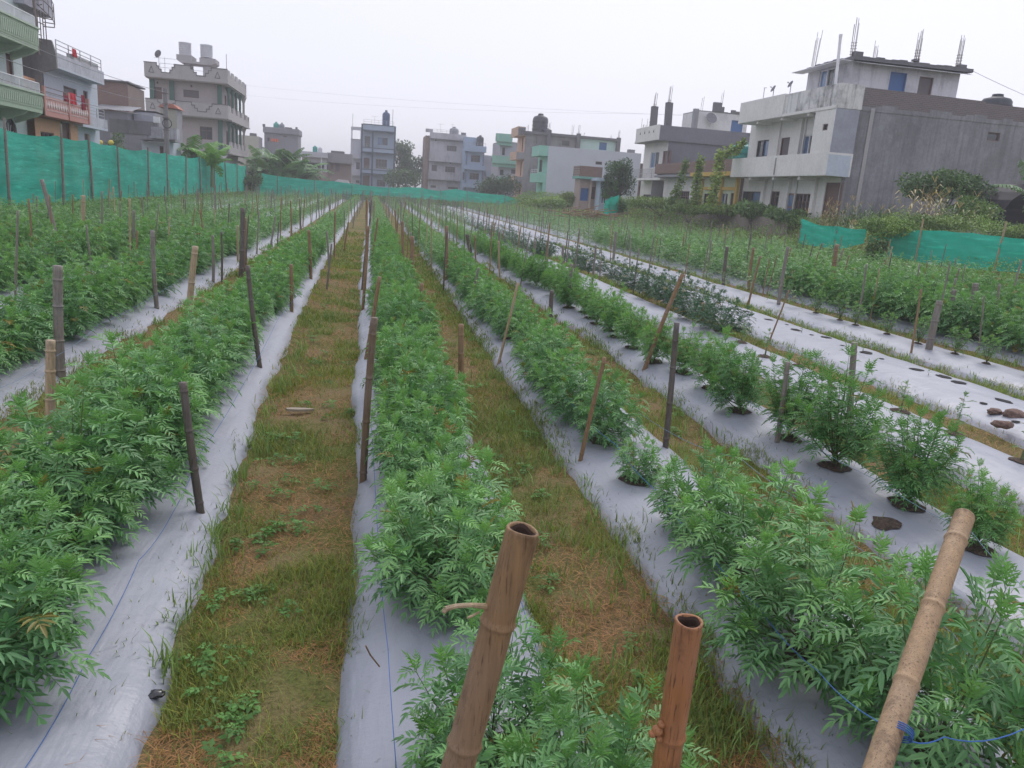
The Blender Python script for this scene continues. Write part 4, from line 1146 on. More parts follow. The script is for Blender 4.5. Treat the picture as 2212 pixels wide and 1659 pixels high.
for z0_, z1_ in ((9.0, 10.1), (6.1, 7.1), (3.1, 4.1)):
    slab(K, 'balcony', 17.9, 18.89, 101.05, 106, z0_, z1_, PE, 'peach balcony')
    slab(K, 'balcony_end', 17.95, 18.88, 100.95, 101.045, z0_+.05, z1_-.1, BC)
for px_, b0, b1, b2 in ((1218, 310, 430, 240), (1465, 340, 450, 265), (1800, 375, 490, 300)):
    (xa, _), (xb, zb), (xc, zc) = onY(z3(px_, b0+60), 100.8), onY(z3(px_+5, b0), 100.8), onY(z3(px_+12, b2), 100.8)
    slab(K, 'roof_column', xa-.25, xa+.25, 100.55, 100.95, 8.0, zb, DARKP); rebar(K, xb, 100.75, zb, zc, (.04, 0), 5, .15)
for px_, b0, b2 in ((1040, 320, 262), (1415, 350, 262), (1740, 380, 340), (1512, 350, 325)):
    (xb, zb), (xc, zc) = onY(z3(px_, b0), 104), onY(z3(px_+4, b2), 104); rebar(K, xb, 104, 9.3, zc, (.03, 0), 3, 0)
x_, z_ = onY(z3(1142, 330), 104); tank(x_, 104, 9.32, 1.0, 2.6, BLACKT, 'tall black water tank on the weathered concrete house')
x_, z_ = onY(z3(1205, 330), 103); tank(x_, 103, 9.32, .6, .9, BLACKT, 'small dark tank beside the tall black one')
# ---- green balcony house
G = thing('house', 'pale house with rounded green balconies left of the peach balconies', 'house', (18.5, 118, 1))
GB = plaster('green_balcony', (.26, .50, .42), (.22, .38, .34), .35); LG = plaster('lilac_grey', (.42, .42, .48), (.3, .3, .34), .5)
F_ = Fc('Y', 115, -1)
hh = [F_.rect(z3(830, 455), z3(850, 522)), F_.rect(z3(905, 640), z3(960, 680)), F_.rect(z3(810, 640), z3(838, 690))]
wall(G, F_, 17.9, 22, 1, 9, LG, hh); [window(G, F_, h, 'dark') for h in hh]
wall(G, Fc('X', 17.9, -1), 115, 122, 1, 9, LG); wall(G, Fc('X', 22, 1), 115, 122, 1, 9, LG); wall(G, Fc('Y', 122, 1), 17.9, 22, 1, 9, LG); slab(G, 'roof', 17.9, 22, 115, 122, 8.9, 9.0, CONC)
for z0_, z1_, x0_, x1_ in ((8.7, 10.0, 17.2, 19.5), (5.7, 6.95, 16.8, 20.6), (3.0, 4.1, 17.8, 20.6)):
    mb = MB().prism([(x0_+.35, 114), (x1_, 114), (x1_, 114.98), (x0_, 114.98), (x0_, 114.4)], z0_+.2, z1_); mb.prism([(x0_+.6, 114.3), (x1_, 114.3), (x1_, 114.98), (x0_+.2, 114.98)], z0_-.25, z0_+.2)
    mb.build('balcony', GB, G, 'green balcony')
    MB().lathe((x0_+1.3, 113.98, (z0_+z1_)/2), [(.01, -.01), (.3, 0), (.01, .01)], 12)
    for k in range(2): slab(G, 'balcony_gap', x0_-.01+.0, x0_+.001, 114.45+k*.28, 114.6+k*.28, z0_+.4, z1_-.3, INNER)
G2 = thing('house', 'grey plain block between the blue house and the green balconies', 'house', (17, 128, 1))
body(G2, 16.8, 19.4, 126, 131, 1, 7.4, LG, LG); slab(G2, 'balcony', 17.6, 19.2, 125.2, 125.99, 4.2, 5.0, plaster('dull_blue', (.35, .4, .5), (.3, .3, .35), .3))

# ---- white weathered block with brick flank
J = thing('house', 'three-storey weathered white house with a red brick flank', 'house', (12, 133, 1))
F_ = Fc('Y', 130, -1); WW = plaster('worn_white', (.50, .50, .55), (.22, .22, .25), .75, 1.0, .4)
zz = lambda *a: F_.rect(z3(*a[:2]), z3(*a[2:]))
hs = [zz(352, 615, 432, 668), zz(238, 602, 280, 655), zz(365, 440, 445, 490), zz(265, 390, 278, 402), zz(228, 772, 272, 795), zz(372, 785, 458, 808), zz(388, 580, 400, 592)]
wall(J, F_, 8.95, 14.5, 1, 9.6, WW, hs, 'front_wall')
for i, h in enumerate(hs): window(J, F_, h, 'grille' if i in (0, 2, 5) else ('shutter' if i in (1, 4) else 'dark'))
wall(J, Fc('X', 8.25, -1), 130.5, 137, 1, 9.9, brick('brick_wall_far', (.30, .2, .17), (.26, .17, .15), axis='X')); wall(J, Fc('Y', 130.4, -1), 8.25, 8.94, 1, 9.9, brick('brick_far', (.30, .2, .17), (.26, .17, .15)))
wall(J, Fc('X', 14.5, 1), 130, 137, 1, 9.6, WW); wall(J, Fc('Y', 137, 1), 8.25, 14.5, 1, 9.6, WW); slab(J, 'roof', 8.3, 14.5, 130.45, 137, 9.5, 9.61, CONC)
slab(J, 'parapet', 8.85, 14.65, 129.4, 129.55, 9.5, 10.4, WW); slab(J, 'balcony_slab', 8.85, 14.6, 129.4, 129.99, 9.4, 9.49, DARKP)
slab(J, 'balcony_slab', 8.85, 14.6, 129.2, 129.99, 6.0, 6.15, WW); slab(J, 'balcony', 8.85, 14.6, 129.2, 129.32, 6.152, 7.5, WW, 'flaking balcony parapet'); slab(J, 'balcony_slab', 8.85, 14.6, 129.2, 129.99, 3.2, 3.35, WW); slab(J, 'balcony', 8.85, 14.6, 129.2, 129.32, 3.352, 4.4, WW)
slab(J, 'corner_stub', 8.2, 9.3, 129.7, 130.3, 10.41, 10.9, WW); slab(J, 'corner_stub', 13.9, 14.6, 129.7, 130.3, 10.41, 10.75, DARKP)
rail(J, Fc('Y', 129.6, -1), 9.2, 13.8, 10.4, 10.9, STEEL, 2, .8)
tank(13.0, 133, 9.7, .75, 1.9, plain('grey_tank', (.25, .26, .3), .5), 'grey ribbed tank on the weathered white house')
antenna(10.6, 131, 9.6, 2.3, 'thin antenna on the weathered white house'); antenna(12.5, 131, 9.6, 2.4, 'right antenna on the weathered white house', .3)
# ---- blue neighbour
J2 = thing('house', 'narrow sky blue house touching the weathered white one', 'house', (15.5, 128, 1))
SB = plaster('sky_blue', (.34, .44, .60), (.25, .3, .4), .4); F_ = Fc('Y', 125, -1)
hs = [F_.rect(z3(568, 518), z3(642, 582)), F_.rect(z3(556, 668), z3(632, 728)), F_.rect(z3(500, 660), z3(512, 730))]
wall(J2, F_, 14.05, 17.0, 1, 8.5, SB, hs); [window(J2, F_, h, 'grille') for h in hs]
wall(J2, Fc('X', 17.0, 1), 125, 129, 1, 8.5, SB); wall(J2, Fc('X', 14.05, -1), 125, 129, 1, 8.5, SB); wall(J2, Fc('Y', 129, 1), 14.05, 17, 1, 8.5, SB); slab(J2, 'roof', 14.05, 17, 125, 129, 8.4, 8.52, CONC)
for z0_, z1_ in ((7.7, 8.6), (5.0, 5.7), (2.3, 3.0)): slab(J2, 'balcony', 13.9, 17.25, 124.1, 124.99, z0_, z1_, SB); rail(J2, Fc('Y', 124.2, -1), 14, 17.1, z1_, z1_+.45, STEEL, 2, .6)
slab(J2, 'stair_room', 14.1, 16.6, 126.5, 128.9, 8.52, 9.95, SB); tank(16.4, 125.6, 8.55, .55, 1.6, BLACKT, 'black tank on the narrow sky blue house')
for x in (14.2, 16.8): slab(J2, 'pillar', x, x+.2, 124.3, 124.5, 1, 7.69, plaster('slate_blue', (.16, .2, .3), (.12, .14, .2), .3))

# ---- blue three-storey house in the centre
H = thing('house', 'blue three-storey house at the end of the rows with dark frames and roof tank', 'house', (1, 135, 1))
NB = plain('navy_trim', (.05, .07, .12), .6); LB = plaster('light_blue', (.36, .44, .56), (.26, .3, .4), .3)
F_ = Fc('Y', 132, -1); zz = lambda *a: F_.rect(z2(*a[:2]), z2(*a[2:]))
hs = [zz(1218, 372, 1298, 440), zz(1108, 358, 1152, 455), zz(1200, 552, 1292, 640), zz(1100, 542, 1146, 635), zz(1210, 725, 1278, 785), zz(1090, 690, 1145, 785)]
wall(H, F_, -1.7, 3.4, 1, 10.1, LB, hs, 'front_wall')
for i, h in enumerate(hs): window(H, F_, h, ['slidedark', 'dark', 'grille', 'door', 'grille', 'door'][i])
wall(H, Fc('X', 3.4, 1), 132, 139, 1, 10.1, LB); wall(H, Fc('X', -1.7, -1), 132, 139, 1, 10.1, LB); wall(H, Fc('Y', 139, 1), -1.7, 3.4, 1, 10.1, LB); slab(H, 'roof', -1.7, 3.4, 132, 139, 10, 10.12, CONC)
for x in (-1.85, -.15, 3.3): slab(H, 'pillar', x, x+.26, 131.0, 131.3, 1, 10.9 if x != -.15 else 9.9, NB)
for z0_, z1_ in ((9.9, 10.95), (6.6, 7.4), (3.3, 4.05)):
    slab(H, 'balcony', -1.58, 3.29, 131.05, 131.99, z0_+.15, z1_-.12, LB, 'light blue balcony'); slab(H, 'trim', -1.58, 3.29, 130.98, 131.99, z0_, z0_+.148, NB); slab(H, 'trim', -1.58, 3.29, 130.98, 131.2, z1_-.118, z1_, NB)
rail(H, Fc('Y', 131.1, -1), -1.5, 3.2, 7.4, 7.9, STEEL, 2, .5); rail(H, Fc('Y', 131.1, -1), -1.5, 3.2, 4.05, 4.5, STEEL, 2, .5); rail(H, Fc('Y', 131.2, -1), -1.5, 3.2, 10.95, 11.6, STEEL, 2, 1.1)
slab(H, 'mast', 3.0, 3.08, 133, 133.08, 10.1, 13.6, STEEL)
tank(2.0, 133.5, 10.6, .6, 2.6, plain('blue_tank', (.03, .07, .18), .4), 'dark blue water tank on the central blue house')
antenna(.2, 133.5, 10.1, 2.3, 'antenna on the central blue house', .5)
H2 = thing('house', 'narrow white annexe with open roof frame beside the central blue house', 'house', (-2.6, 136, 1))
F_ = Fc('Y', 133.5, -1); hs = [F_.rect(z2(1035, 580), z2(1066, 640)), F_.rect(z2(1032, 730), z2(1064, 755))]
WL = plaster('off_white', (.56, .56, .62), (.4, .4, .45), .35)
wall(H2, F_, -3.5, -1.75, 1, 8.6, WL, hs); [window(H2, F_, h, 'dark') for h in hs]; wall(H2, Fc('X', -3.5, -1), 133.5, 138, 1, 8.6, WL); wall(H2, Fc('Y', 138, 1), -3.5, -1.75, 1, 8.6, WL); slab(H2, 'roof', -3.5, -1.75, 133.5, 138, 8.5, 8.62, WL)
for x in (-3.45, -2.0): slab(H2, 'pillar', x, x+.2, 133.5, 133.7, 8.62, 10.0, WL)
slab(H2, 'beam', -3.5, -1.76, 133.4, 133.75, 10.0, 10.5, WL); slab(H2, 'balcony', -3.6, -1.9, 132.8, 133.49, 5.6, 6.3, WL); slab(H2, 'balcony', -3.6, -1.9, 132.8, 133.49, 2.9, 3.6, WL)
slab(H2, 'mast', -3.3, -3.24, 134, 134.06, 10.5, 12.5, STEEL)

# ================================================================== LEFT BACKGROUND
Ee = thing('house', 'distant grey block with teal and grey tanks on its roof', 'house', (-13.5, 128, 1))
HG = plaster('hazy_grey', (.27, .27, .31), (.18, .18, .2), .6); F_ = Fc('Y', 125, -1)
hs = [F_.rect(zC(690, 535), zC(762, 565)), F_.rect(zC(375, 570), zC(425, 650))]
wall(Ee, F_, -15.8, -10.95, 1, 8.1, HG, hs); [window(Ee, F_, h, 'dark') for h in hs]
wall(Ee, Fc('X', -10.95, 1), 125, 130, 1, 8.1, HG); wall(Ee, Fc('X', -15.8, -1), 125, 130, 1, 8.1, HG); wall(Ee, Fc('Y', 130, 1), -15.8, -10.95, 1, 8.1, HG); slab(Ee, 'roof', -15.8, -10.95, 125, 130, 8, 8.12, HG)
parapet(Ee, -15.9, -10.8, 124.3, 130, 8.05, 8.85, HG, .15); slab(Ee, 'corner_post', -15.95, -15.6, 124.3, 124.6, 8.86, 9.2, DARKP); slab(Ee, 'corner_post', -11.3, -11.0, 124.3, 124.6, 8.86, 9.15, DARKP)
x_, z_ = onY(zC(556, 380), 127); tank(x_, 127, 8.15, .42, 1.55, plain('teal_plastic', (.03, .30, .27), .4), 'teal tank on the distant grey block')
x_, z_ = onY(zC(668, 380), 127); tank(x_, 127, 8.15, .38, 1.5, plain('grey_tank', (.25, .26, .3), .5), 'slim grey tank next to the teal one')
x_, z_ = onY(zC(800, 400), 127); slab(Ee, 'tank_base', x_-.5, x_+.5, 126.6, 127.4, 8.12, 9.15, DARKP)
(x0_, z1_), (x1_, z0_) = onY(zC(445, 590), 124.2), onY(zC(600, 660), 124.2)
mb = MB(); n_ = 12
for i in range(n_+1):
    x = x0_+(x1_-x0_)*i/n_; mb.v += [(x, 124.2+.05*math.sin(i*1.9), z1_), (x, 124.3+.12*math.sin(i*1.7), z0_)]
for i in range(n_): mb.f.append((2*i, 2*i+2, 2*i+3, 2*i+1))
tag(mb.build('tarp', plain('orange_cloth', (.75, .18, .08), .7)), 'orange cloth hanging in front of the distant grey block', 'cloth')
Eb = thing('house', 'plain beige wall house left of the distant grey block', 'house', (-17, 123, 1))
body(Eb, -19.2, -15.95, 120, 124, 1, 7.2, plaster('pale_beige', (.45, .44, .40), (.35, .34, .32), .3), GREYP); slab(Eb, 'rooftop_clutter', -17.2, -16.3, 120.3, 120.8, 7.2, 7.6, DARKP)
Gg = thing('house', 'low hazy white house with teal roof tank behind the banana clump', 'house', (-8, 118, 1))
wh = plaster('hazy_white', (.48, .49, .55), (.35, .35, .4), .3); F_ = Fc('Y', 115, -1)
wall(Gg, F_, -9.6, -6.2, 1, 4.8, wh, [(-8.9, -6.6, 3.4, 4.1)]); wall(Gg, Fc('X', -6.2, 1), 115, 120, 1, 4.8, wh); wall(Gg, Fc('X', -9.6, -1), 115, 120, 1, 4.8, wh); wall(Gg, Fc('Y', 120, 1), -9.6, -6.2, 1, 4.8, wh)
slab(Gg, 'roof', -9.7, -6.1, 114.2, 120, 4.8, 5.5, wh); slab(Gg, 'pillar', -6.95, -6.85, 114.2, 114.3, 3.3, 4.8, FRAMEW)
x_, z_ = onY(zC(1325, 830), 117); tank(x_, 117, 5.5, .33, .85, plain('teal_plastic', (.03, .30, .27), .4), 'tiny teal tank on the low hazy white house')
x_, z_ = onY(zC(1425, 840), 117); tank(x_, 117, 5.5, .28, .75, plain('pale_tank', (.55, .56, .60), .35), 'tiny white tank on the low hazy white house')
Gc = thing('house', 'low weathered brick and concrete house left of the white annexe', 'house', (-4.5, 118, 1))
F_ = Fc('Y', 116, -1); hs = [F_.rect(zC(1725, 1085), zC(1810, 1250)), F_.rect(zC(1640, 1080), zC(1680, 1200))]
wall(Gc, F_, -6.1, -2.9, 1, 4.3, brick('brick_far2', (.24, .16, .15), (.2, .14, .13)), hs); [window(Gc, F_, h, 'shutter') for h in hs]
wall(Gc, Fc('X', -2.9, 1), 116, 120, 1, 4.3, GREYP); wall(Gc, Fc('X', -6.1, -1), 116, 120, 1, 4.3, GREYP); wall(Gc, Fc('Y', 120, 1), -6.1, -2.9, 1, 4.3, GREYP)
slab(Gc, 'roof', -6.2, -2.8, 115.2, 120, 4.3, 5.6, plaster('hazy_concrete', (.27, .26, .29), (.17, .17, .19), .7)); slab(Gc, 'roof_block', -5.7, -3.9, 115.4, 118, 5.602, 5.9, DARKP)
lw = MB().box(-8.6, -2.8, 112, 112.2, .5, 2.4); lw.box(-8.6, -5.9, 111.9, 111.999, 2.2, 2.9)
tag(lw.build('brick_wall', brick('brick_far2')), 'low reddish brick wall in front of the hazy houses', 'brick wall')
tag(MB().prism([(-5.3, 1.6), (-2.9, 1.55), (-3.2, 2.05), (-4.4, 2.1)], 110, 111.5, 'y').build('tent_cover', WL), 'small pale sheet roof just above the far net fence', 'sheet roof')
# ================================================================== LEFT STREET
A = thing('house', 'white house at the left edge with pale green balconies and arched window', 'house', (-15, 33, .8))
MW = plaster('pale_mint_white', (.55, .63, .64), (.4, .46, .48), .3); GRN = plaster('sage_green', (.36, .45, .34), (.28, .34, .28), .3); GRN2 = plaster('sage_green_light', (.43, .52, .42), (.32, .4, .32), .3)
F_ = Fc('X', -14.3, 1)
def rX(F, a, b): return F.rect(a, b)
ha = F_.rect(zA(60, 585), zA(160, 870)); ha = (ha[0], ha[1], 4.45, ha[3]); hb = (33.0, 34.3, 4.45, 5.95); hc = (35.25, 36.35, 2.3, 3.45)
wall(A, F_, 27, 37.35, .8, 9.6, MW, [ha, hb, hc], 'front_wall'); window(A, F_, ha, 'door'); window(A, F_, hb, 'dark'); wa = window(A, F_, hc, 'dark', 'pointed arch window with grille')
# pointed arch infill over the window corners
(ua, za), (ub, zb) = F_.q(zA(105, 1400)), F_.q(zA(235, 1255))
um = (hc[0]+hc[1])/2; hw = (hc[1]-hc[0])/2
for sg in (-1, 1):
    mb = MB(); poly = [(um+sg*hw, 3.46), (um+sg*hw, 2.85)]
    for i in range(1, 8): t = i/8; poly.append((um+sg*hw*(1-t**1.6), 2.85+.6*t**.8))
    poly.append((um, 3.46)); mb.prism(poly, -14.298, -14.33, 'x'); mb.build('arch_infill', MW, wa)
mb = MB()
for k in range(7): a = PI*k/6; mb.tube([(-14.4, um, 2.55), (-14.4, um+.5*math.cos(a), 2.55+.62*math.sin(a))], .012, 4)
mb.build('grille', FRAMEW, wa)
wall(A, Fc('Y', 37.35, 1), -24, -14.3, .8, 9.6, GREYP); wall(A, Fc('Y', 27, -1), -24, -14.3, .8, 9.6, GREYP); wall(A, Fc('X', -24, -1), 27, 37.35, .8, 9.6, GREYP); slab(A, 'roof', -24, -14.3, 27, 37.35, 9.5, 9.62, CONC)
for z0_, z1_ in ((6.1, 6.85), (3.7, 4.35)):
    slab(A, 'balcony_slab', -14.29, -13.3, 27, 36.4, z0_-.05, z0_+.12, GRN)
    mb = MB().box(-13.42, -13.28, 27, 36.4, z0_+.122, z1_); mb.box(-14.29, -13.421, 36.26, 36.4, z0_+.122, z1_); bp = mb.build('balcony', GRN, A, 'sage green balcony front with fluted panels')
    mb = MB(); y = 27.1
    while y < 36.3: mb.box(-13.279, -13.25, y, y+.07, z0_+.2, z1_-.12); y += .17
    mb.build('fluting', GRN2, bp)
    slab(A, 'trim', -13.45, -13.22, 27, 36.45, z1_, z1_+.07, GRN2)
    rail(A, Fc('X', -13.35, 1), 27, 36.3, z1_+.07, z1_+.45, FRAMEW, 1, 1.9, .03, 0, 'railing', .1)
    for y in (34.9, 31, 36.15): mb = MB().prism([(-14.28, z0_-.5), (-14.28, z0_-.052), (-13.3, z0_-.052), (-13.5, z0_-.2)], y, y+.22, 'y'); mb.build('bracket', GRN2, A)
# upper floor and roof terrace with a spiral iron stair
slab(A, 'roof_terrace', -17.5, -13.9, 36.9, 39.9, 7.85, 8.9, plaster('terrace_grey', (.40, .40, .46), (.22, .22, .26), .7)); 
slab(A, 'upper_wall', -15.5, -14.31, 37.355, 37.9, 6.3, 7.849, plaster('pale_green_grey', (.42, .46, .45), (.3, .33, .33), .5))
sp = thing('spiral_stair', 'rusty iron spiral stair cage climbing the corner of the green balcony house', 'stair', (-13.6, 37.2, 6))
mb = MB().tube([(-13.6, 37.2, 6.0), (-13.7, 37.2, 9.9)], .05, 6); mb.build('post', RUST, sp)
mb = MB()
for k in range(14):
    a = k*.45; z = 7.2+k*.17; r_ = .42
    mb.tube([(-13.6, 37.9, z), (-13.6+r_*math.cos(a), 37.9+r_*math.sin(a), z)], .02, 4)
    mb.tube([(-13.6+r_*math.cos(a), 37.9+r_*math.sin(a), z), (-13.6+r_*math.cos(a), 37.9+r_*math.sin(a), z+.75)], .012, 4)
for dz in (0, .4, .75): mb.tube([(-13.6+.42*math.cos(k*.45), 37.9+.42*math.sin(k*.45), 7.2+k*.17+dz) for k in range(14)], .018, 4)
mb.build('steps', RUST, sp)
mb = MB()
for i in range(5): mb.tube([(-13.7, 37.3+i*.28, 6.5-(.0 if i > 1 else -.4)), (-13.7, 37.3+i*.28, 7.8)], .02, 4)
for j in range(6): mb.tube([(-13.7, 37.3, 6.6+j*.24), (-13.7, 37.3+(1.12 if j > 2 else .6), 6.6+j*.24)], .02, 4)
mb.build('cage', RUST, sp)
rail(A, Fc('X', -13.92, 1), 37.0, 39.9, 8.9, 9.5, STEEL, 3, 1.4)

Pp = thing('house', 'peach ground-floor house under a patterned salmon balcony', 'house', (-15, 39, .8))
PEA = plaster('peach_orange', (.66, .38, .24), (.5, .32, .24), .25); SAL = plaster('salmon', (.50, .26, .23), (.4, .26, .24), .35); SALW = plaster('salmon_white', (.66, .56, .55), (.5, .4, .4), .3)
F_ = Fc('X', -14.0, 1); hs = [(37.9, 39.4, 2.2, 3.0), F_.rect(zA(675, 1345), zA(790, 1545))]; hs[1] = (hs[1][0], hs[1][1], .9, hs[1][3])
wall(Pp, F_, 37.36, 42.4, .8, 3.66, PEA, hs, 'front_wall'); window(Pp, F_, hs[0], 'grille'); window(Pp, F_, hs[1], 'door')
wall(Pp, Fc('Y', 42.4, 1), -20, -14, .8, 3.66, PEA); slab(Pp, 'roof', -20, -14, 37.4, 42.38, 3.56, 3.655, CONC)
slab(Pp, 'balcony_slab', -14.0, -13.28, 36.5, 41.8, 3.6, 3.76, SAL)
bal = slab(Pp, 'balcony', -13.42, -13.3, 36.5, 41.8, 3.762, 4.38, SAL, 'salmon balcony front with rows of white diamonds')
mb = MB(); y = 36.65
while y < 41.6:
    mb.prism([(y, 4.07), (y+.11, 4.23), (y+.22, 4.07), (y+.11, 3.91)], -13.299, -13.27, 'x'); y += .27
y = 36.55
while y < 41.75: mb.box(-13.299, -13.28, y, y+.06, 4.3, 4.34); mb.box(-13.299, -13.28, y, y+.06, 3.82, 3.86); y += .12
mb.build('diamonds', SALW, bal)
for y in (36.5, 39.2, 41.7): slab(Pp, 'pillar', -13.46, -13.24, y, y+.16, 3.6, 4.75, SAL)
rail(Pp, Fc('X', -13.35, 1), 36.5, 41.8, 4.38, 4.75, RUST, 2, 2.6)
slab(Pp, 'inner_wall', -14.6, -14.5, 37.4, 42.3, 3.66, 5.2, PEA)
RED = plain('red_cloth', (.55, .03, .05), .8); RED2 = plain('maroon_cloth', (.30, .02, .05), .8)
def cloth(F, u0, u1, z0, z1, mat, label, n=.08):
    mb = MB(); k = 8
    for i in range(k+1):
        u = u0+(u1-u0)*i/k
        for z, a in ((z1, .02), ((z0+z1)/2, .05), (z0+(.06 if i % 3 == 0 else 0), .07)): mb.v.append(F.p(u, n+a*math.sin(i*1.7), z))
    for i in range(k):
        for j in range(2): a = i*3+j; mb.f.append((a, a+1, a+4, a+3))
    o = mb.build('hanging_cloth', mat); return tag(o, label, 'cloth', 'cloths drying on the balconies')
FX_ = Fc('X', -13.35, 1)
cloth(FX_, 39.35, 40.1, 4.32, 4.8, RED, 'bright red cloth hung over the salmon balcony near its middle post')
cloth(FX_, 40.85, 41.25, 4.2, 4.85, RED2, 'long dark red cloth at the far end of the salmon balcony')
cloth(FX_, 38.75, 39.15, 4.38, 4.62, RED2, 'small maroon cloth left of the bright red one on the salmon balcony')

Bh = thing('house', 'white upper-storey house with grey side wall and railed roof', 'house', (-15, 43, .8))
F_ = Fc('X', -14.2, 1)
BWH = plaster('bluish_white', (.52, .56, .64), (.4, .43, .5), .35)
hs = [F_.rect(zA(705, 950), zA(858, 1075)), F_.rect(zA(925, 1005), zA(985, 1200)), F_.rect(zA(940, 1485), zA(1010, 1590))]
wall(Bh, F_, 39.1, 46.2, 4.0, 5.9, BWH, hs[:2], 'front_wall'); window(Bh, F_, hs[0], 'shutter'); window(Bh, F_, hs[1], 'door')
wall(Bh, F_, 42.41, 46.2, .8, 3.6, BWH, hs[2:], 'front_wall'); window(Bh, F_, hs[2], 'door')
SG = plaster('stained_grey_side', (.27, .26, .27), (.17, .165, .17), .8, .9, .6)
mb = MB(); Y0 = 39.05
mb.prism([(-14.2, 4.0), (-14.2, 5.5), (-13.6, 5.7), (-13.6, 6.3), (-13.75, 6.85), (-22, 7.4), (-22, 4.0)], Y0, Y0+.15, 'y'); mb.build('side_wall', SG, Bh, 'rain-stained grey side wall')
wall(Bh, Fc('Y', 46.2, 1), -22, -14.2, .8, 5.9, GREYP); slab(Bh, 'roof', -22, -14.2, 39.2, 46.15, 5.85, 5.98, CONC)
slab(Bh, 'balcony_slab', -14.2, -13.6, 39.21, 45.4, 5.75, 5.84, BWH); mb = MB().box(-13.72, -13.6, 39.21, 45.4, 5.842, 6.38); mb.box(-14.2, -13.721, 45.28, 45.4, 5.842, 6.38); mb.build('parapet', plaster('worn_pale_parapet', (.50, .51, .57), (.25, .25, .28), .7, 1, 1.0), Bh)
rail(Bh, Fc('X', -13.66, 1), 39.3, 45.2, 6.38, 6.92, STEEL, 3, 1.5)
slab(Bh, 'rolled_mat', -14.0, -13.7, 41.5, 44.9, 6.38, 6.66, plain('pale_mat', (.5, .5, .52), .8))
slab(Bh, 'balcony_slab', -14.2, -13.6, 41.9, 45.6, 3.5, 3.6, BWH); slab(Bh, 'balcony', -13.72, -13.6, 41.9, 45.6, 3.602, 4.05, plaster('worn_pale_parapet'), 'white lower balcony front') if 'worn_pale_parapet' not in MATS else MB().box(-13.72, -13.6, 41.9, 45.6, 3.602, 4.05).build('balcony', MATS['worn_pale_parapet'], Bh, 'white lower balcony front')
rail(Bh, Fc('X', -13.66, 1), 41.95, 45.3, 4.05, 4.5, STEEL, 3, 1.0)
cloth(Fc('X', -13.66, 1), 41.0, 41.45, 6.5, 6.85, RED, 'small red cloth on the white house roof railing')

# brick and grey blocks behind
Cc_ = thing('house', 'bare brick block with grey lean-to behind the white house', 'house', (-18, 62, .8))
F_ = Fc('Y', 60, -1)
wall(Cc_, F_, -18.6, -16.5, .8, 7.3, brick('brick_block', (.24, .12, .10), (.19, .11, .10)), (), 'brick_wall'); wall(Cc_, Fc('X', -16.5, 1), 60, 64, .8, 7.2, brick('brick_blockx', (.20, .13, .12), (.17, .12, .11), axis='X')); wall(Cc_, Fc('Y', 64, 1), -18.6, -16.5, .8, 7.2, GREYP)
slab(Cc_, 'roof_edge', -18.7, -16.4, 59.8, 64, 7.302, 7.4, DARKP)
LG2 = plaster('lean_to_grey', (.25, .25, .29), (.17, .17, .19), .5)
wall(Cc_, Fc('Y', 57.5, -1), -18.0, -15.9, .8, 5.25, LG2); wall(Cc_, Fc('X', -15.9, 1), 57.5, 59.9, .8, 5.25, LG2)
corrugated(-18.2, -15.6, 57.2, 59.7, 5.3, 5.75, TIN, Cc_, None, 14)
Cd = thing('house', 'pale grey block with a low black-stained wall below it', 'house', (-16, 60, .8))
wall(Cd, Fc('Y', 58.5, -1), -15.8, -14.4, 2.0, 5.5, plaster('pale_grey_block', (.38, .39, .45), (.28, .28, .33), .5)); wall(Cd, Fc('X', -14.4, 1), 58.5, 61, 2.0, 5.5, GREYP); slab(Cd, 'roof', -15.8, -14.4, 58.5, 61, 5.4, 5.51, GREYP)
BS = plaster('black_stained_wall', (.17, .17, .185), (.08, .08, .09), .8, 1, .7)
slab(Cd, 'low_wall', -16.6, -13.7, 56.0, 56.3, 3.85, 4.7, BS); slab(Cd, 'lower_wall', -16.6, -14.35, 56.05, 56.25, .8, 3.849, GREYP)
Ce = thing('house', 'small white house with stained concrete balcony beside the utility pole', 'house', (-14.5, 58, .8))
(x0_, _), (x1_, _) = onY(zB(260, 1100), 55), onY(zB(540, 1100), 55)
F_ = Fc('Y', 55.5, -1); hs = [F_.rect(zB(188, 1370), zB(252, 1405)), F_.rect(zB(325, 1280), zB(375, 1430))]
xl, xr = F_.q(zB(125, 1240))[0], F_.q(zB(420, 1240))[0]
wall(Ce, F_, xl, xr, .8, F_.q(zB(125, 1225))[1], BWH, hs, 'front_wall'); window(Ce, F_, hs[0], 'grille'); window(Ce, F_, hs[1], 'door')
wall(Ce, Fc('X', xr, 1), 55.5, 59, .8, 3.6, BWH)
zt, zb_ = onY(zB(250, 1070), 55)[1], onY(zB(250, 1195), 55)[1]
slab(Ce, 'balcony', x0_, x1_, 54.4, 55.2, zb_, zt, plaster('stained_balcony', (.42, .42, .47), (.2, .2, .23), .8, 1, 1), 'rain-stained concrete balcony'); slab(Ce, 'balcony_slab', xl, x1_-.3, 54.8, 57, zb_-.12, zb_-.002, GREYP)
rt = MB().prism([(-16.1, 6.35), (-14.6, 6.3), (-15.0, 6.62), (-15.6, 6.68)], 66, 68, 'y'); tag(rt.build('tile_roof', plain('terracotta', (.45, .17, .12), .8)), 'small terracotta canopy roof left of the beige house', 'tile roof')
ROOFT = thing('house', 'small house under the terracotta canopy', 'house', (-15.4, 68, .8)); body(ROOFT, -15.95, -14.8, 66.2, 68, .8, 6.25, plaster('greenish_beige', (.42, .42, .36), (.3, .3, .28), .4), GREYP)

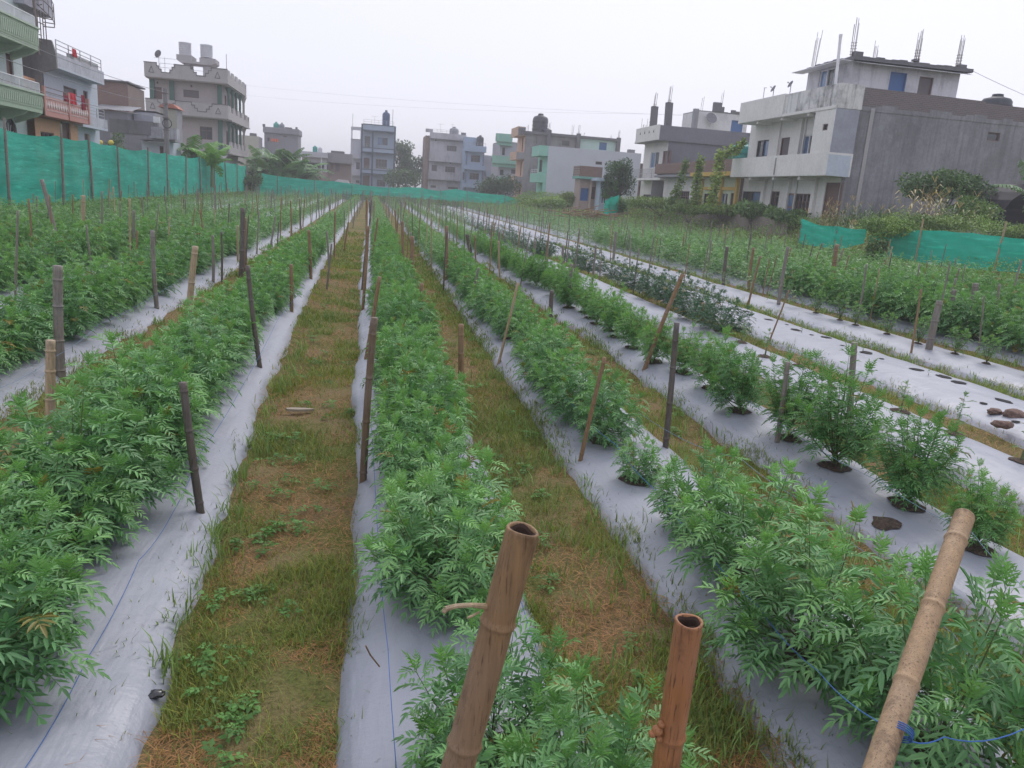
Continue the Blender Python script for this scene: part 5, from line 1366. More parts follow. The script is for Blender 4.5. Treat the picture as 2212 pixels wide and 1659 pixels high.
# ---- beige three-storey house with stepped parapets
Dh = thing('house', 'beige three-storey house with stepped parapets, green pillars and twin roof tanks', 'house', (-16.5, 84, .8))
BE = plaster('beige_mauve', (.44, .39, .40), (.33, .3, .32), .35, .6, .4); GP = plain('green_pillar', (.06, .14, .12), .7); BEL = plaster('beige_parapet', (.42, .40, .41), (.28, .27, .28), .45, .7, .5)
TRIM = plain('dark_trim', (.16, .16, .17), .7)
F_ = Fc('Y', 79.6, -1); zz = lambda *a: F_.rect(zB(*a[:2]), zB(*a[2:]))
hs = [zz(250, 618, 355, 760), zz(590, 650, 765, 750), zz(445, 1030, 585, 1090), zz(775, 1060, 915, 1215), zz(262, 940, 330, 1060), zz(290, 560, 312, 588), zz(668, 598, 692, 628)]
for k in (0,): hs[k] = (hs[k][0], hs[k][1], 6.9, hs[k][3])
wall(Dh, F_, -20.0, -13.9, .8, 9.75, BE, hs, 'front_wall')
for i, h in enumerate(hs): window(Dh, F_, h, ['door', 'shutter', 'shutter', 'grille', 'shutter', 'dark', 'dark'][i])
SX = Fc('X', -13.9, 1)
sh = [(81.5, 82.6, 7.0, 9.0), (84, 85, 7.0, 9.0), (82, 83.2, 3.8, 5.8), (85, 86, 3.8, 5.8)]
wall(Dh, SX, 79.6, 88.8, .8, 9.75, BE, sh, 'side_wall'); [window(Dh, SX, h, 'door') for h in sh]
wall(Dh, Fc('Y', 88.8, 1), -20, -13.9, .8, 9.75, BE); wall(Dh, Fc('X', -20, -1), 79.6, 88.8, .8, 9.75, BE)
slab(Dh, 'roof', -20.1, -13.25, 78.6, 90.9, 9.62, 9.74, BE)
for x in (-19.98, -18.3, -14.15):
    slab(Dh, 'pillar', x, x+.38, 79.3, 79.598, .8, 9.6, GP)
for y in (81.0, 83.2, 85.4, 87.6, 90.0):
    for z0_, z1_ in ((7.0, 9.6), (3.9, 6.6)):
        mb = MB().tube([(-13.45, y, z0_), (-13.45, y, z1_-.5)], .12, 8).tube([(-13.45, y, z1_-.5), (-13.45, y, z1_)], [.13, .3], 8); mb.build('pillar', GP if y < 89 else BEL, Dh)
def stepped(z0, z1, holes_, x0=-20.15, x1=-13.1, y=78.45, cut=True, label=None):
    """front parapet with stair-step notches; step outline as dark trim"""
    dz = (z1-z0)
    prof = [(x0, z1)]
    notch = [(.22, .34, .56), (.60, .74, .86)]
    out = []
    L_ = x1-x0
    trim = MB()
    pts = [(x0, z1)]
    for (a, c, b_) in (((.15), .265, .385), (.555, .695, .84)):
        n = 3; d = dz*.62
        w1 = (c-a-.035)/n; pts.append((x0+a*L_, z1))
        for i in range(n):
            xq = x0+(a+w1*i)*L_; pts.append((xq, z1-d*(i+1)/n)); pts.append((x0+(a+w1*(i+1))*L_ if i < n-1 else x0+(c+.04)*L_, z1-d*(i+1)/n))
        w2 = (b_-c-.04)/n
        for i in range(n):
            xq = x0+(c+.04+w2*i)*L_; pts.append((xq, z1-d*(n-i-1)/n)); pts.append((xq+w2*L_, z1-d*(n-i-1)/n))
    pts.append((x1, z1))
    clean = []
    for p in pts:
        if not clean or abs(p[0]-clean[-1][0])+abs(p[1]-clean[-1][1]) > 1e-4: clean.append(p)
    if cut:
        mb = MB()
        for (xa, za), (xb, zb) in zip(clean, clean[1:]):
            if xb-xa > 1e-4: mb.box(xa, xb, y, y+.15, z0, za)
    else: mb = MB().box(x0, x1, y, y+.15, z0, z1)
    par = mb.build('parapet', BEL, Dh, label)
    for (xa, za), (xb, zb) in zip(clean, clean[1:]):
        trim.box(min(xa, xb)-.03, max(xa, xb)+.03, y-.03, y-.002, min(za, zb)-.035, max(za, zb)+.035)
    trim.build('trim', TRIM, par)
    for xt in (x0+.6, x1-.85):
        t_ = MB()
        a_, b2, c_ = (xt-.22, z0+dz*.32), (xt+.22, z0+dz*.32), (xt, z0+dz*.75)
        for p, q in ((a_, b2), (b2, c_), (c_, a_)): t_.tube([(p[0], y-.02, p[1]), (q[0], y-.02, q[1])], .028, 4)
        t_.build('triangle', TRIM, par)
    return par
stepped(9.7, 10.92, True, label='stepped roof parapet with cut-out notches')
stepped(6.65, 7.85, True, cut=False, label='balcony parapet with stepped dark lines')
slab(Dh, 'balcony_slab', -20.1, -13.2, 78.6, 79.59, 6.55, 6.66, BEL); slab(Dh, 'balcony_slab', -13.9, -12.95, 79.6, 91, 6.55, 6.66, BEL)
slab(Dh, 'balcony_slab', -13.9, -12.95, 79.6, 90.5, 3.55, 3.66, BEL)
def castell(z0, z1, y0, y1, x=-13.1):
    mb = MB(); mb.box(x-.15, x, y0, y1, z0, z0+(z1-z0)*.55)
    n = 5; L_ = (y1-y0)/n
    for k in range(n): mb.prism([(y0+L_*k+.05*L_, z0+(z1-z0)*.552), (y0+L_*k+.7*L_, z0+(z1-z0)*.552), (y0+L_*k+.55*L_, z1), (y0+L_*k+.15*L_, z1)], x-.15, x, 'x')
    return mb.build('parapet', BEL, Dh, 'castellated side parapet')
castell(9.7, 10.92, 78.62, 89.5); castell(6.65, 7.85, 78.62, 91.3); castell(3.6, 4.7, 79.4, 90.6)
slab(Dh, 'corner_end', -14, -13.1, 89.5, 89.65, 9.7, 10.9, BEL); slab(Dh, 'corner_end', -14, -13.1, 91.3, 91.45, 6.65, 7.8, BEL)
corrugated(-17.5, -13.3, 77.5, 79.5, 3.1, 3.45, TIN, Dh, None, 20)
slab(Dh, 'roof_mast', -13.45, -13.4, 80, 80.05, 10.9, 12.4, STEEL)
rail(Dh, Fc('Y', 79.2, -1), -19, -14.3, 10.3, 11.0, STEEL, 2, 4)
# twin tank platform
(xa, zt_), (xb, _) = onY(zB(540, 275), 82), onY(zB(970, 330), 82); zb_ = onY(zB(560, 350), 82)[1]
mb = MB(); xm = (xa+xb)/2; dz_ = zt_-zb_
mb.prism([(xa, zb_+.1), (xa+.35, zb_-.12), (xm, zb_-.12), (xb-.35, zb_-.12), (xb, zb_+.1), (xb, zt_-.1), (xm+.3, zt_-.1), (xm+.3, zt_-.5), (xm-.35, zt_-.5), (xm-.35, zt_), (xa, zt_)], 81, 83, 'y')
mb.build('tank_platform', BEL, Dh, 'raised concrete tank platform')
for px_ in (650, 860): x_, _ = onY(zB(px_, 380), 82); slab(Dh, 'pillar', x_-.28, x_+.28, 81.3, 82.7, 9.6, zb_-.1, BEL)
for px_, py_, lb in ((612, 272, 'left'), (850, 298, 'right')):
    x_, z_ = onY(zB(px_, py_), 82); zt2 = onY(zB(px_, py_-142), 82)[1]
    steel_tank(x_, 82, z_-.02, .54, zt2-z_, '%s one of the twin pale round tanks on the beige house' % lb)
x_, z_ = onY(zB(388, 480), 80.5); z2_ = onY(zB(335, 260), 80.5)[1]
dish(x_-.5, 80.5, 9.74, 'dark satellite dish above the notch of the stepped parapet', .36, z2_-9.74, 2.6); antenna(x_, 80.5, 9.74, onY(zB(388, 295), 80.5)[1]-9.74, 'wide antenna beside the dark satellite dish', .9)

# yellow gate globes
for px_, lb in ((1117, 'left'), (1236, 'right')):
    x_, z_ = onY(zA(px_, 1590), 50)
    gl = thing('garden_lamp', '%s one of two yellow globe lamps above the tall green net' % lb, 'lamp', (x_, 50, .8), 'yellow globe lamps behind the net')
    MB().lathe((x_, 50, z_-.13), [(.02, 0), (.09, .02), (.13, .08), (.14, .14), (.13, .2), (.09, .26), (.02, .28)], 16).build('globe', plain('yellow_globe', (.75, .62, .08), .4), gl, smooth=True)
    MB().tube([(x_, 50, .8), (x_, 50, z_-.13)], .05, 8).build('pole', GREYP, gl)

# utility pole
up = thing('utility_pole', 'grey concrete utility pole with cable coils in front of the beige house', 'utility pole', (-14.05, 60, .6))
(xa, za), (xb, zb) = onY(zB(386, 640), 52), onY(zB(412, 1430), 52)
s_ = (xb-xa)/(zb-za)
MB().tube([(xb-s_*(zb-.5), 52, .5), (xa, 52, za)], [.17, .12], 10).build('shaft', plaster('pole_concrete', (.24, .23, .24), (.15, .15, .16), .5), up)
mb = MB(); x_, z_ = onY(zB(408, 1030), 51.8)
for k in range(3): mb.tube([(x_+.26*math.cos(a/8*PI), 51.8+.03*k, z_+.26*math.sin(a/8*PI)) for a in range(17)], .02, 4)
mb.build('cable_coil', BLACKT, up)
for dz in (.3, .9, 1.7, 2.4): slab(up, 'band', xa-.16, xa+.16, 51.85, 52.15, za-dz, za-dz+.06, RUST)
slab(up, 'meter_box', xa-.7, xa-.35, 51.9, 52.1, z_+.0, z_+.35, FRAMEW)
# wires
def wire(a, b_, sag, label, r=.012, n=14):
    pts = [(a[0]+(b_[0]-a[0])*t, a[1]+(b_[1]-a[1])*t, a[2]+(b_[2]-a[2])*t-sag*4*t*(1-t)) for t in [i/n for i in range(n+1)]]
    return tag(MB().tube(pts, r, 4).build('wire', plain('wire_grey', (.22, .22, .24), .6)), label, 'wire', 'overhead wires')
wire((xa, 52, za-.2), (-13.2, 20, 6.6), .5, 'upper wire from the utility pole past the balcony house')
wire((xa, 52, za-.9), (-13.2, 20, 5.7), .5, 'middle wire from the utility pole past the balcony house')
wire((xa, 52, za-1.6), (-13.2, 20, 5.1), .6, 'lower wire from the utility pole past the balcony house')
wire((-26, 150, 17), (60, 52, 10.0), 1.2, 'long thin wire crossing the sky above the central houses', .007)
wire((-26, 152, 15.5), (50, 75, 12.2), 1.2, 'lower long wire crossing the sky above the central houses', .007)
(xw, zw) = onY(z5(985, 320), 39); wire((xw, 39, zw), (60, 50, 8.5), .6, 'thin wire leaving the rooftop block to the right')
# ================================================================== NET FENCES
def netmat(name, c, alpha=.05):
    m, t, b = new_mat(name)
    cc = mix(t, ramp(t, noise(t, .7, 6, (1, 1, 3)), .35, .7), tuple(q*.72 for q in c), c)  # mottled colour paints fold shading and fading into the net
    cc = mix(t, ramp(t, noise(t, 2.0, 5, (.5, .5, 4)), .55, .8), cc, tuple(min(1, q*1.4+.03) for q in c))
    t.links.new(cc, b.inputs['Base Color']); b.inputs['Roughness'].default_value = .55; b.inputs['Specular IOR Level'].default_value = .3
    tr = N(t, 'ShaderNodeBsdfTranslucent'); t.links.new(cc, tr.inputs[0])
    ms = N(t, 'ShaderNodeMixShader'); ms.inputs[0].default_value = .3
    t.links.new(b.outputs[0], ms.inputs[1]); t.links.new(tr.outputs[0], ms.inputs[2])
    tp = N(t, 'ShaderNodeBsdfTransparent'); m2 = N(t, 'ShaderNodeMixShader'); m2.inputs[0].default_value = alpha
    t.links.new(ms.outputs[0], m2.inputs[1]); t.links.new(tp.outputs[0], m2.inputs[2]); t.links.new(m2.outputs[0], t.nodes['Material Output'].inputs[0])
    bump(t, noise(t, 1.4, 5, (.5, .5, 4)), b, .5, .08)
    return m
NETG = netmat('green_shade_net', (.02, .50, .37)); NETB = netmat('black_shade_net', (.02, .02, .035), .1)
BAMG = bamboo('old_bamboo', (.235, .205, .175), (.08, .07, .06)); BAMB = bamboo('brown_bamboo', (.27, .165, .085), (.07, .042, .025))
BAMY = bamboo('pale_bamboo', (.43, .32, .195), (.13, .09, .055), .65); BAMD = bamboo('dark_weathered_bamboo', (.13, .105, .09), (.04, .033, .028))
BAMT = bamboo('tan_bamboo', (.38, .25, .135), (.09, .055, .035), .8)
BAMR = bamboo('reddish_bamboo', (.37, .155, .055), (.09, .045, .025), .8, .42)
BAMK = bamboo('dark_brown_bamboo', (.19, .13, .085), (.05, .035, .025), .8)
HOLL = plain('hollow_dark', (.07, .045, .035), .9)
def net(root, P, top, bot, mat, sagtop=.06, seed=0, wob=.06):
    """P list of (x,y); top,bot heights at each; subdivided with folds"""
    V = []; Fq = []; nz = 10
    k = 0; sub = 8
    for i in range(len(P)-1):
        for j in range(sub + (1 if i == len(P)-2 else 0)):
            t = j/sub
            x = P[i][0]*(1-t)+P[i+1][0]*t; y = P[i][1]*(1-t)+P[i+1][1]*t
            zt = top[i]*(1-t)+top[i+1]*t - sagtop*4*t*(1-t)*(.6+.8*((i*37 % 10)/10)); zb = bot[i]*(1-t)+bot[i+1]*t
            dx, dy = P[i+1][0]-P[i][0], P[i+1][1]-P[i][1]; l = math.hypot(dx, dy); nx_, ny_ = -dy/l, dx/l
            for q in range(nz+1):
                s = q/nz
                o_ = wob*4*t*(1-t)*math.sin(i*2.1+seed)*(1-.3*s) + .025*math.sin(s*17+t*3+i*2+seed) + .02*math.sin(t*14+s*4+i)
                V.append((x+nx_*o_, y+ny_*o_, zb+(zt-zb)*s))
            k += 1
    for a in range(k-1):
        for q in range(nz): n = a*(nz+1)+q; Fq.append((n, n+nz+1, n+nz+2, n+1))
    mb = MB(); mb.v = V; mb.f = Fq
    return mb.build('netting', mat, root, smooth=True)
def bpole(mb, p0, p1, r, n=7, nodes=6):
    a, b_ = Vector(p0), Vector(p1); pts = []; rs = []
    for i in range(nodes):
        t0, t1 = i/nodes, (i+1)/nodes
        for t, s in ((t0+.001, 1.16), (t0+.10/nodes, .98), (t1-.10/nodes, .96)): pts.append(a.lerp(b_, t)); rs.append(r*s*(1-.18*t))
    mb.tube(pts, rs, n); return mb
fl = thing('net_fence', 'tall green shade net fence on bamboo poles along the left side', 'net fence', (-11.2, 45, 0))
polepx = [(5, 290), (126, 300), (192, 305), (252, 325), (316, 338), (358, 350), (398, 352), (431, 345), (461, 355), (487, 358), (510, 360)]
PP = []
for px_, py_ in polepx:
    d = ray(px_, py_+60); y = d[1]/d[0]*-11.22; PP.append((-11.22, y))
PP = [(-11.25, PP[0][1]-7)]+PP+[(-11.25, 76)]
tops = [2.72]+[2.68, 2.70, 2.72, 2.66, 2.68, 2.66, 2.66, 2.76, 2.68, 2.66, 2.66]+[2.6]
net(fl, PP, tops, [.05]*len(PP), NETG, .10, 1)
rr = random.Random(8)
for i, (x, y) in enumerate(PP):
    mb = MB(); h = tops[i]+rr.uniform(.05, .45)
    bpole(mb, (x+.1, y, -.1), (x+.1+rr.gauss(0, .05), y+rr.gauss(0, .12), h), .052, 7, 9); mb.build('post', BAMG, fl)
mb = MB(); y = PP[0][1]
while y < 76: mb.tube([(-11.22, y, 2.6), (-11.22, y+.02, 2.66)], .03, 4); y += 5
# far fence
def topz(px_, py_, P0, P1):
    """ray against the vertical plane P0-P1"""
    d = ray(px_, py_); n_ = np.array([P1[1]-P0[1], P0[0]-P1[0]]); t = (n_[0]*P0[0]+n_[1]*P0[1])/(n_[0]*d[0]+n_[1]*d[1])
    return (float(t*d[0]), float(t*d[1]), float(1.8+t*d[2]))
ff = thing('net_fence', 'low green shade net fence closing the far end of the field', 'net fence', (0, 86, 0))
A0, A1 = (-11.2, 76), (1.0, 86.5); B1 = (14.0, 84)
prof = [(548, 378), (566, 374), (600, 380), (640, 385), (680, 389), (720, 391), (760, 396), (800, 402)]
prof2 = [(840, 405), (880, 404), (912, 405), (925, 409), (950, 412), (985, 408), (1010, 413), (1050, 418), (1090, 421), (1108, 427), (1125, 433)]
pts = [topz(x, y, A0, A1) for x, y in prof] + [topz(x, y, A1, B1) for x, y in prof2]
net(ff, [(p[0], p[1]) for p in pts], [p[2] for p in pts], [.03]*len(pts), NETG, .03, 3, .1)
for i in range(0, len(pts), 2):
    p = pts[i]; mb = MB(); bpole(mb, (p[0], p[1]-.1, 0), (p[0]+rr.gauss(0, .05), p[1]-.1, p[2]+rr.uniform(.0, .25)), .045, 6, 6); mb.build('post', BAMG, ff)
# right net, two stretches
fr = thing('net_fence', 'short sagging piece of green net in front of the white house', 'net fence', (16, 27, 0), 'low green nets on the right')
C0_, C1_ = (15.9, 29.5), (19.4, 20.0)
def stretch(root, prof, seed):
    tt = [topz(x, y0, C0_, C1_) for x, y0, y1 in prof]; bb = [topz(x, y1, C0_, C1_) for x, y0, y1 in prof]
    net(root, [(p[0], p[1]) for p in tt], [p[2] for p in tt], [p[2]-.1 for p in bb], NETG, .02, seed, .05)
    return tt, bb
tt, bb = stretch(fr, [(1732, 472, 522), (1762, 484, 526), (1792, 488, 530), (1808, 488, 533), (1838, 494, 530), (1872, 494, 520)], 2)
for i in (0, 3): mb = MB(); bpole(mb, (tt[i][0], tt[i][1], .2), (tt[i][0]+.03, tt[i][1], tt[i][2]+.03), .03); mb.build('post', BAMG, fr)
fr2 = thing('net_fence', 'long low green net in front of the bushes at far right', 'net fence', (18, 23, 0), 'low green nets on the right')
tt, bb = stretch(fr2, [(1878, 510, 540), (1900, 502, 548), (1950, 497, 556), (1988, 497, 560), (2040, 498, 568), (2100, 503, 575), (2160, 510, 580), (2212, 516, 582), (2290, 527, 600)], 5)
for i, px_, ty in ((3, 1993, 470), (6, 2172, 475)):
    q = topz(px_, ty, C0_, C1_); mb = MB(); bpole(mb, (tt[i][0], tt[i][1]-.05, .1), (q[0], q[1]-.05, q[2]), .035); mb.build('post', BAMY, fr2)

# ================================================================== STAKES
def stake(base, top, r, mat, label, hollow=False, nodes=4, seed=0, group='stakes along the plant rows', twig=None, knots=True, rt=None, at_=None):
    rg_ = random.Random(seed)
    b_, t_ = Vector(base), Vector(top); d = (t_-b_); L_ = d.length
    mb = MB(); pts = []; rs = []
    rt = rt or r*.9
    k = nodes*6
    zs = [rg_.uniform(-.04, .04) for _ in range(nodes)]
    side = Vector((rg_.uniform(-1, 1), rg_.uniform(-1, 1), 0))*L_*.012
    ts = set([0, 1])
    for i in range(1, nodes+1):
        t0 = (i-.35)/nodes+zs[i-1]
        if 0 < t0 < .97:
            for o_ in (-.03, -.008, 0, .008, .03): ts.add(min(1, max(0, t0+o_*.5/max(L_, .5))))
    for i in range(k): ts.add(i/k)
    for q_ in (at_ or ()):
        for o_ in (-.03, -.02, -.012, -.006, -.003, 0, .003, .006, .012): ts.add(min(1, max(0, q_+o_/L_)))
    nodesT = at_ or [(i-.35)/nodes+zs[i-1] for i in range(1, nodes+1)]
    for t in sorted(ts):
        rr_ = r+(rt-r)*t; dn = min(abs(t-q)*L_ for q in nodesT)
        if knots: rr_ *= 1 + (.11 if hollow else .14)*math.exp(-(dn/.005)**2) - .035*math.exp(-((dn-.016)/.01)**2)
        pts.append(b_.lerp(t_, t)+side*math.sin(t*PI)); rs.append(rr_)
    mb.tube(pts, rs, 14 if r*FPX/max(.8, b_.y) > 25 else 8, cap=not hollow)
    root = thing('bamboo_stake', label, 'stake', tuple(base), group) if (hollow or twig) else None
    if root is None:
        off = tuple(base)
        mb.v = [(x-off[0], y-off[1], z-off[2]) for x, y, z in mb.v]
        o = mb.build('bamboo_stake', mat, smooth=True); o.location = off; OFF[o.name] = off
        return tag(o, label, 'stake', group)
    mb.build('cane', mat, root, smooth=True)
    if hollow:
        rim = MB(); nn_ = d.normalized(); ax_ = nn_.cross(Vector((1, 0, 0))).normalized(); ay_ = nn_.cross(ax_)
        for rr_, h in ((rt*.998, -.002), (rt*.985, .0015), (rt*.93, .003), (rt*.80, .002), (rt*.79, -.004)):
            for q in range(24): a = 2*PI*q/24; rim.v.append(tuple(t_+nn_*(h+.0012*math.sin(a*2+seed)*(h > 0))+rr_*(math.cos(a)*ax_+math.sin(a)*ay_)))
        for i in range(4):
            for q in range(24): a = i*24+q; b2 = i*24+(q+1) % 24; rim.f.append((a, b2, b2+24, a+24))
        rim.build('cut_rim', mat, root, smooth=True)
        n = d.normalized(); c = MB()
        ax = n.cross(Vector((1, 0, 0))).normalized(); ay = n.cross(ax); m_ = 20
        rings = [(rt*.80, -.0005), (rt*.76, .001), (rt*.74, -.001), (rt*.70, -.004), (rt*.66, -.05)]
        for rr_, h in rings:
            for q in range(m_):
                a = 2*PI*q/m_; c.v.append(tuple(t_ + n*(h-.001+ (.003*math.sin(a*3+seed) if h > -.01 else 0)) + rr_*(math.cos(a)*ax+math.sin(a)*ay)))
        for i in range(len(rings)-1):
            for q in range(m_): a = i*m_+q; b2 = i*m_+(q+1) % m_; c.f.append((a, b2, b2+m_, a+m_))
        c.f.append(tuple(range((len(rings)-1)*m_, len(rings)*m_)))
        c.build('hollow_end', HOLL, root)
    return root
def vplane(base, toppx):
    """point of the upright plane through base, facing the camera, under a pixel"""
    f = np.array([CM[0][2]*-1, CM[1][2]*-1, 0]); f /= np.linalg.norm(f)
    d = ray(*toppx); t = (f[0]*(base[0])+f[1]*(base[1]))/(f[0]*d[0]+f[1]*d[1])
    q = CE+t*d; return (float(q[0]), float(q[1]), float(q[2]))
def extend(p_top, p_low, z=0):
    a, b_ = np.array(p_top), np.array(p_low); t = (z-a[2])/(b_[2]-a[2]); return tuple(float(v) for v in a+(b_-a)*t)
def nodes_at(top, low, ytop, ylow, ys):
    b_ = np.array(extend(top, low)); a = np.array(top); l = np.array(low); L_ = np.linalg.norm(a-b_)
    return [float(1-np.linalg.norm((l-a)*((y-ytop)/(ylow-ytop)))/L_) for y in ys]
# the three big ones right in front
t1 = dep(1129, 1146, 1.17); l1 = dep(985, 1640, 1.25); k1 = stake(extend(t1, l1), t1, .0305, BAMB, 'thick leaning brown bamboo pole with hollow top and twig, nearest the camera', True, 4, 2, 'bamboo poles in the foreground', rt=.0257, at_=nodes_at(t1, l1, 1146, 1640, (1338, 1610, 1850)))
MB().tube([dep(1050, 1310, 1.19), dep(1020, 1307, 1.17), dep(985, 1309, 1.16), dep(962, 1316, 1.155)], [.005, .0036, .0036, .0045], 7).tube([dep(1036, 1322, 1.18), dep(1010, 1335, 1.17)], .002, 5).tube([dep(962, 1316, 1.155), dep(958, 1324, 1.152)], [.0045, .003], 7).build('twig', BAMY, k1)
t2 = dep(1488, 1343, 1.30); l2 = dep(1438, 1655, 1.38); k2 = stake(extend(t2, l2), t2, .0275, BAMR, 'reddish hollow bamboo pole standing upright near the bottom edge', True, 4, 5, 'bamboo poles in the foreground', rt=.0240, at_=nodes_at(t2, l2, 1343, 1655, (1590, 1840)))
bb_ = dep(1420, 1578, 1.35); mb = MB()
for o_ in ((0, 0, 0, .011), (.006, 0, .012, .008), (-.008, 0, -.006, .008), (.003, -.004, -.014, .007)): mb.lathe((bb_[0]+o_[0], bb_[1]+o_[1], bb_[2]+o_[2]), [(.1*o_[3], -o_[3]), (.8*o_[3], -.5*o_[3]), (o_[3], 0), (.8*o_[3], .5*o_[3]), (.1*o_[3], o_[3])], 8)
mb.build('knot', BAMR, k2, smooth=True)
t3 = dep(2083, 1115, 1.9); l3 = dep(1918, 1656, 1.48); k3 = stake(extend(t3, l3), t3, .0255, BAMT, 'pale leaning bamboo pole with blue string tied near the bottom right', True, 7, 9, 'bamboo poles in the foreground', rt=.0240, at_=nodes_at(t3, l3, 1115, 1656, (1180, 1345, 1505, 1700)))
ST = [  # base px, top px, diameter px, material, label
 ((438, 1097), (395, 826), 17, BAMD, 'dark leaning stake beside the near left marigold row, tied at its foot'),
 ((784, 1027), (809, 686), 16, BAMK, 'knobbly brown stake on the left edge of the middle strip'),
 ((1250, 990), (1306, 772), 10, BAMB, 'thin brown stake leaning right between the two near right rows'),
 ((1438, 968), (1462, 697), 14, BAMD, 'nearly black weathered stake with white scars, right of the second row'),
 ((1386, 797), (1475, 592), 10, BAMB, 'long stake slanting strongly right beside the spaced bushes'),
 ((1677, 965), (1702, 782), 12, BAMG, 'grey stake leaning beside the spaced tall bushes'),
 ((1842, 950), (1846, 740), 14, BAMG, 'straight grey stake behind the spaced bushes, near the seedlings'),
 ((565, 789), (535, 574), 10, BAMD, 'dark stake leaning left on the left strip edge'),
 ((130, 800), (125, 574), 19, BAMG, 'thick split grey stake on the second left strip'),
 ((106, 905), (109, 735), 19, BAMY, 'short pale bamboo post in front of the thick grey one'),
 ((404, 712), (422, 532), 13, BAMY, 'pale yellow bamboo stake behind the near left row'),
 ((340, 665), (329, 497), 9, BAMG, 'grey stake at the edge of the second left strip'),
 ((630, 670), (629, 571), 8, BAMB, 'short knotted stake on the left strip, third along the path'),
 ((672, 600), (667, 497), 7, BAMB, 'slim brown stake on the left strip, fourth along the path'),
 ((520, 590), (524, 449), 10, BAMD, 'dark stake of a leaning pair on the second left strip'),
 ((530, 585), (529, 470), 8, BAMB, 'brown stake of a leaning pair on the second left strip'),
 ((209, 570), (208, 506), 11, BAMG, 'short thick grey stub among the left rows'),
 ((135, 560), (90, 388), 8, BAMG, 'long grey stake slanting left in front of the tall net'),
 ((176, 520), (180, 422), 8, BAMY, 'pale stake with a knot in front of the tall net'),
 ((287, 560), (289, 455), 6, BAMG, 'thin grey stake among the third left row'),
 ((460, 603), (459, 508), 6, BAMG, 'thin dark stake on the second left strip edge'),
 ((787, 776), (820, 598), 9, BAMB, 'cracked stake leaning right at the path edge, second along the middle strip'),
 ((783, 663), (795, 488), 7, BAMB, 'crooked bark-covered stake on the path edge'),
 ((790, 600), (792, 430), 5, BAMB, 'tall thin stake at the far end of the grass path'),
 ((1000, 870), (996, 700), 13, BAMB, 'grey-brown stake standing on the right edge of the middle row'),
 ((914, 730), (911, 612), 9, BAMB, 'brown stake in the grass between the two middle rows'),
 ((893, 620), (890, 510), 9, BAMB, 'knotted brown stake in the second grass path, short'),
 ((872, 590), (869, 478), 7, BAMB, 'slim knotted stake in the second grass path, taller'),
 ((964, 605), (964, 488), 8, BAMB, 'knobbly stake on the left edge of the right strip'),
 ((1075, 775), (1119, 611), 6, BAMY, 'very thin pale stick leaning right on the right strip'),
 ((1011, 668), (1034, 578), 5, BAMG, 'thin grey-green stick leaning right on the right strip'),
 ((1190, 690), (1192, 628), 10, BAMD, 'short dark split stake among the right bushes'),
 ((1226, 668), (1234, 570), 9, BAMG, 'grey stake with a big knot beside the right bushes'),
 ((1146, 610), (1156, 520), 6, BAMG, 'leaning thin stake among the bright green row'),
 ((1214, 590), (1216, 530), 6, BAMG, 'thin grey stake by the dark bushes'),
 ((1076, 580), (1079, 500), 5, BAMG, 'thin upright stake in the bright green row'),
 ((1018, 545), (1009, 506), 9, BAMD, 'thick dark stub leaning left in the right row'),
 ((1518, 700), (1519, 654), 9, BAMY, 'stub with a pale torn top among the dark bushes'),
 ((2005, 762), (2030, 650), 15, BAMG, 'thick worn stake leaning right on the far right strip'),
 ((2045, 722), (2062, 626), 10, BAMG, 'slim stake standing beside the thick worn one at far right'),
 ((2095, 706), (2108, 612), 13, BAMG, 'second thick stake at far right, leaning right'),
 ((1681, 662), (1702, 533), 8, BAMG, 'tall thin stake on the strip of young plants'),
 ((1795, 640), (1808, 528), 10, BAMB, 'brown stake at the edge of the dense right field'),
 ((1563, 615), (1571, 533), 8, BAMD, 'dark stake at the edge of the dense right field'),
 ((1618, 618), (1628, 535), 7, BAMB, 'brown stake left of the tall thin one on the strip of young plants'),
 ((1325, 560), (1331, 500), 6, BAMG, 'slim stake by the empty strip, farther away'),
]
for i, (bp_, tp_, dia, mat_, lab) in enumerate(ST):
    x, y = at(bp_[0], bp_[1], .08); t_ = vplane((x, y), tp_)
    d_ = math.hypot(x, y); r_ = dia/2/FPX*(y*math.cos(.24)+abs(x)*.2+.3)
    zg = float(gz(x, y))
    s__ = stake((x, y, -.05 if x < 9 else zg-.05), t_, max(.008, r_), mat_, lab, False, 4, i+20)
# the rest, generated along the strip edges
gen = []
rq = random.Random(12)
for row, (c, l, r, y0, y1) in ROWS.items():
    if row in ('R4',): ev = [(l, 5.5)]
    else: ev = [(l+.02, 3.3), (r-.02, 3.1)]
    for xe, sp_ in ev:
        y = max(y0, 13 if row in ('L1', 'C0', 'R1', 'L2', 'R2', 'R3') else 9)+rq.uniform(0, 2)
        while y < y1-1:
            if px_of(xe, y, .5) and -20 < px_of(xe, y, .5)[0] < 2230: gen.append((math.hypot(xe, y), xe+rq.gauss(0, .05), y, row, xe < c))
            y += sp_*rq.uniform(.5, 1.5)
gen.sort()
mats4 = [BAMB, BAMG, BAMD, BAMY, BAMB, BAMG]
rk = {}
gnear = gen[:235]
tmp = {}
for g_ in gnear: tmp.setdefault((g_[3], g_[4]), []).append(g_)
for k in tmp: tmp[k].sort(key=lambda a: a[2])
for i, g_ in enumerate(gnear):
    d_, x, y, row, left = g_
    h = rq.uniform(.75, 1.3); r_ = rq.choice([.012, .015, .018, .022])
    lab = '%s stake along the %s edge of %s' % (ordw(tmp[(row, left)].index(g_)), 'left' if left else 'right', ROWNAME[row].replace('the row with the dark bushes', 'the dark-bush row'))
    lx, ly = rq.gauss(.03, .07), rq.gauss(0, .08)
    stake((x, y, -.03), (x+lx, y+ly, h), r_, rq.choice(mats4), lab, False, 3, i+300)
mb = MB()
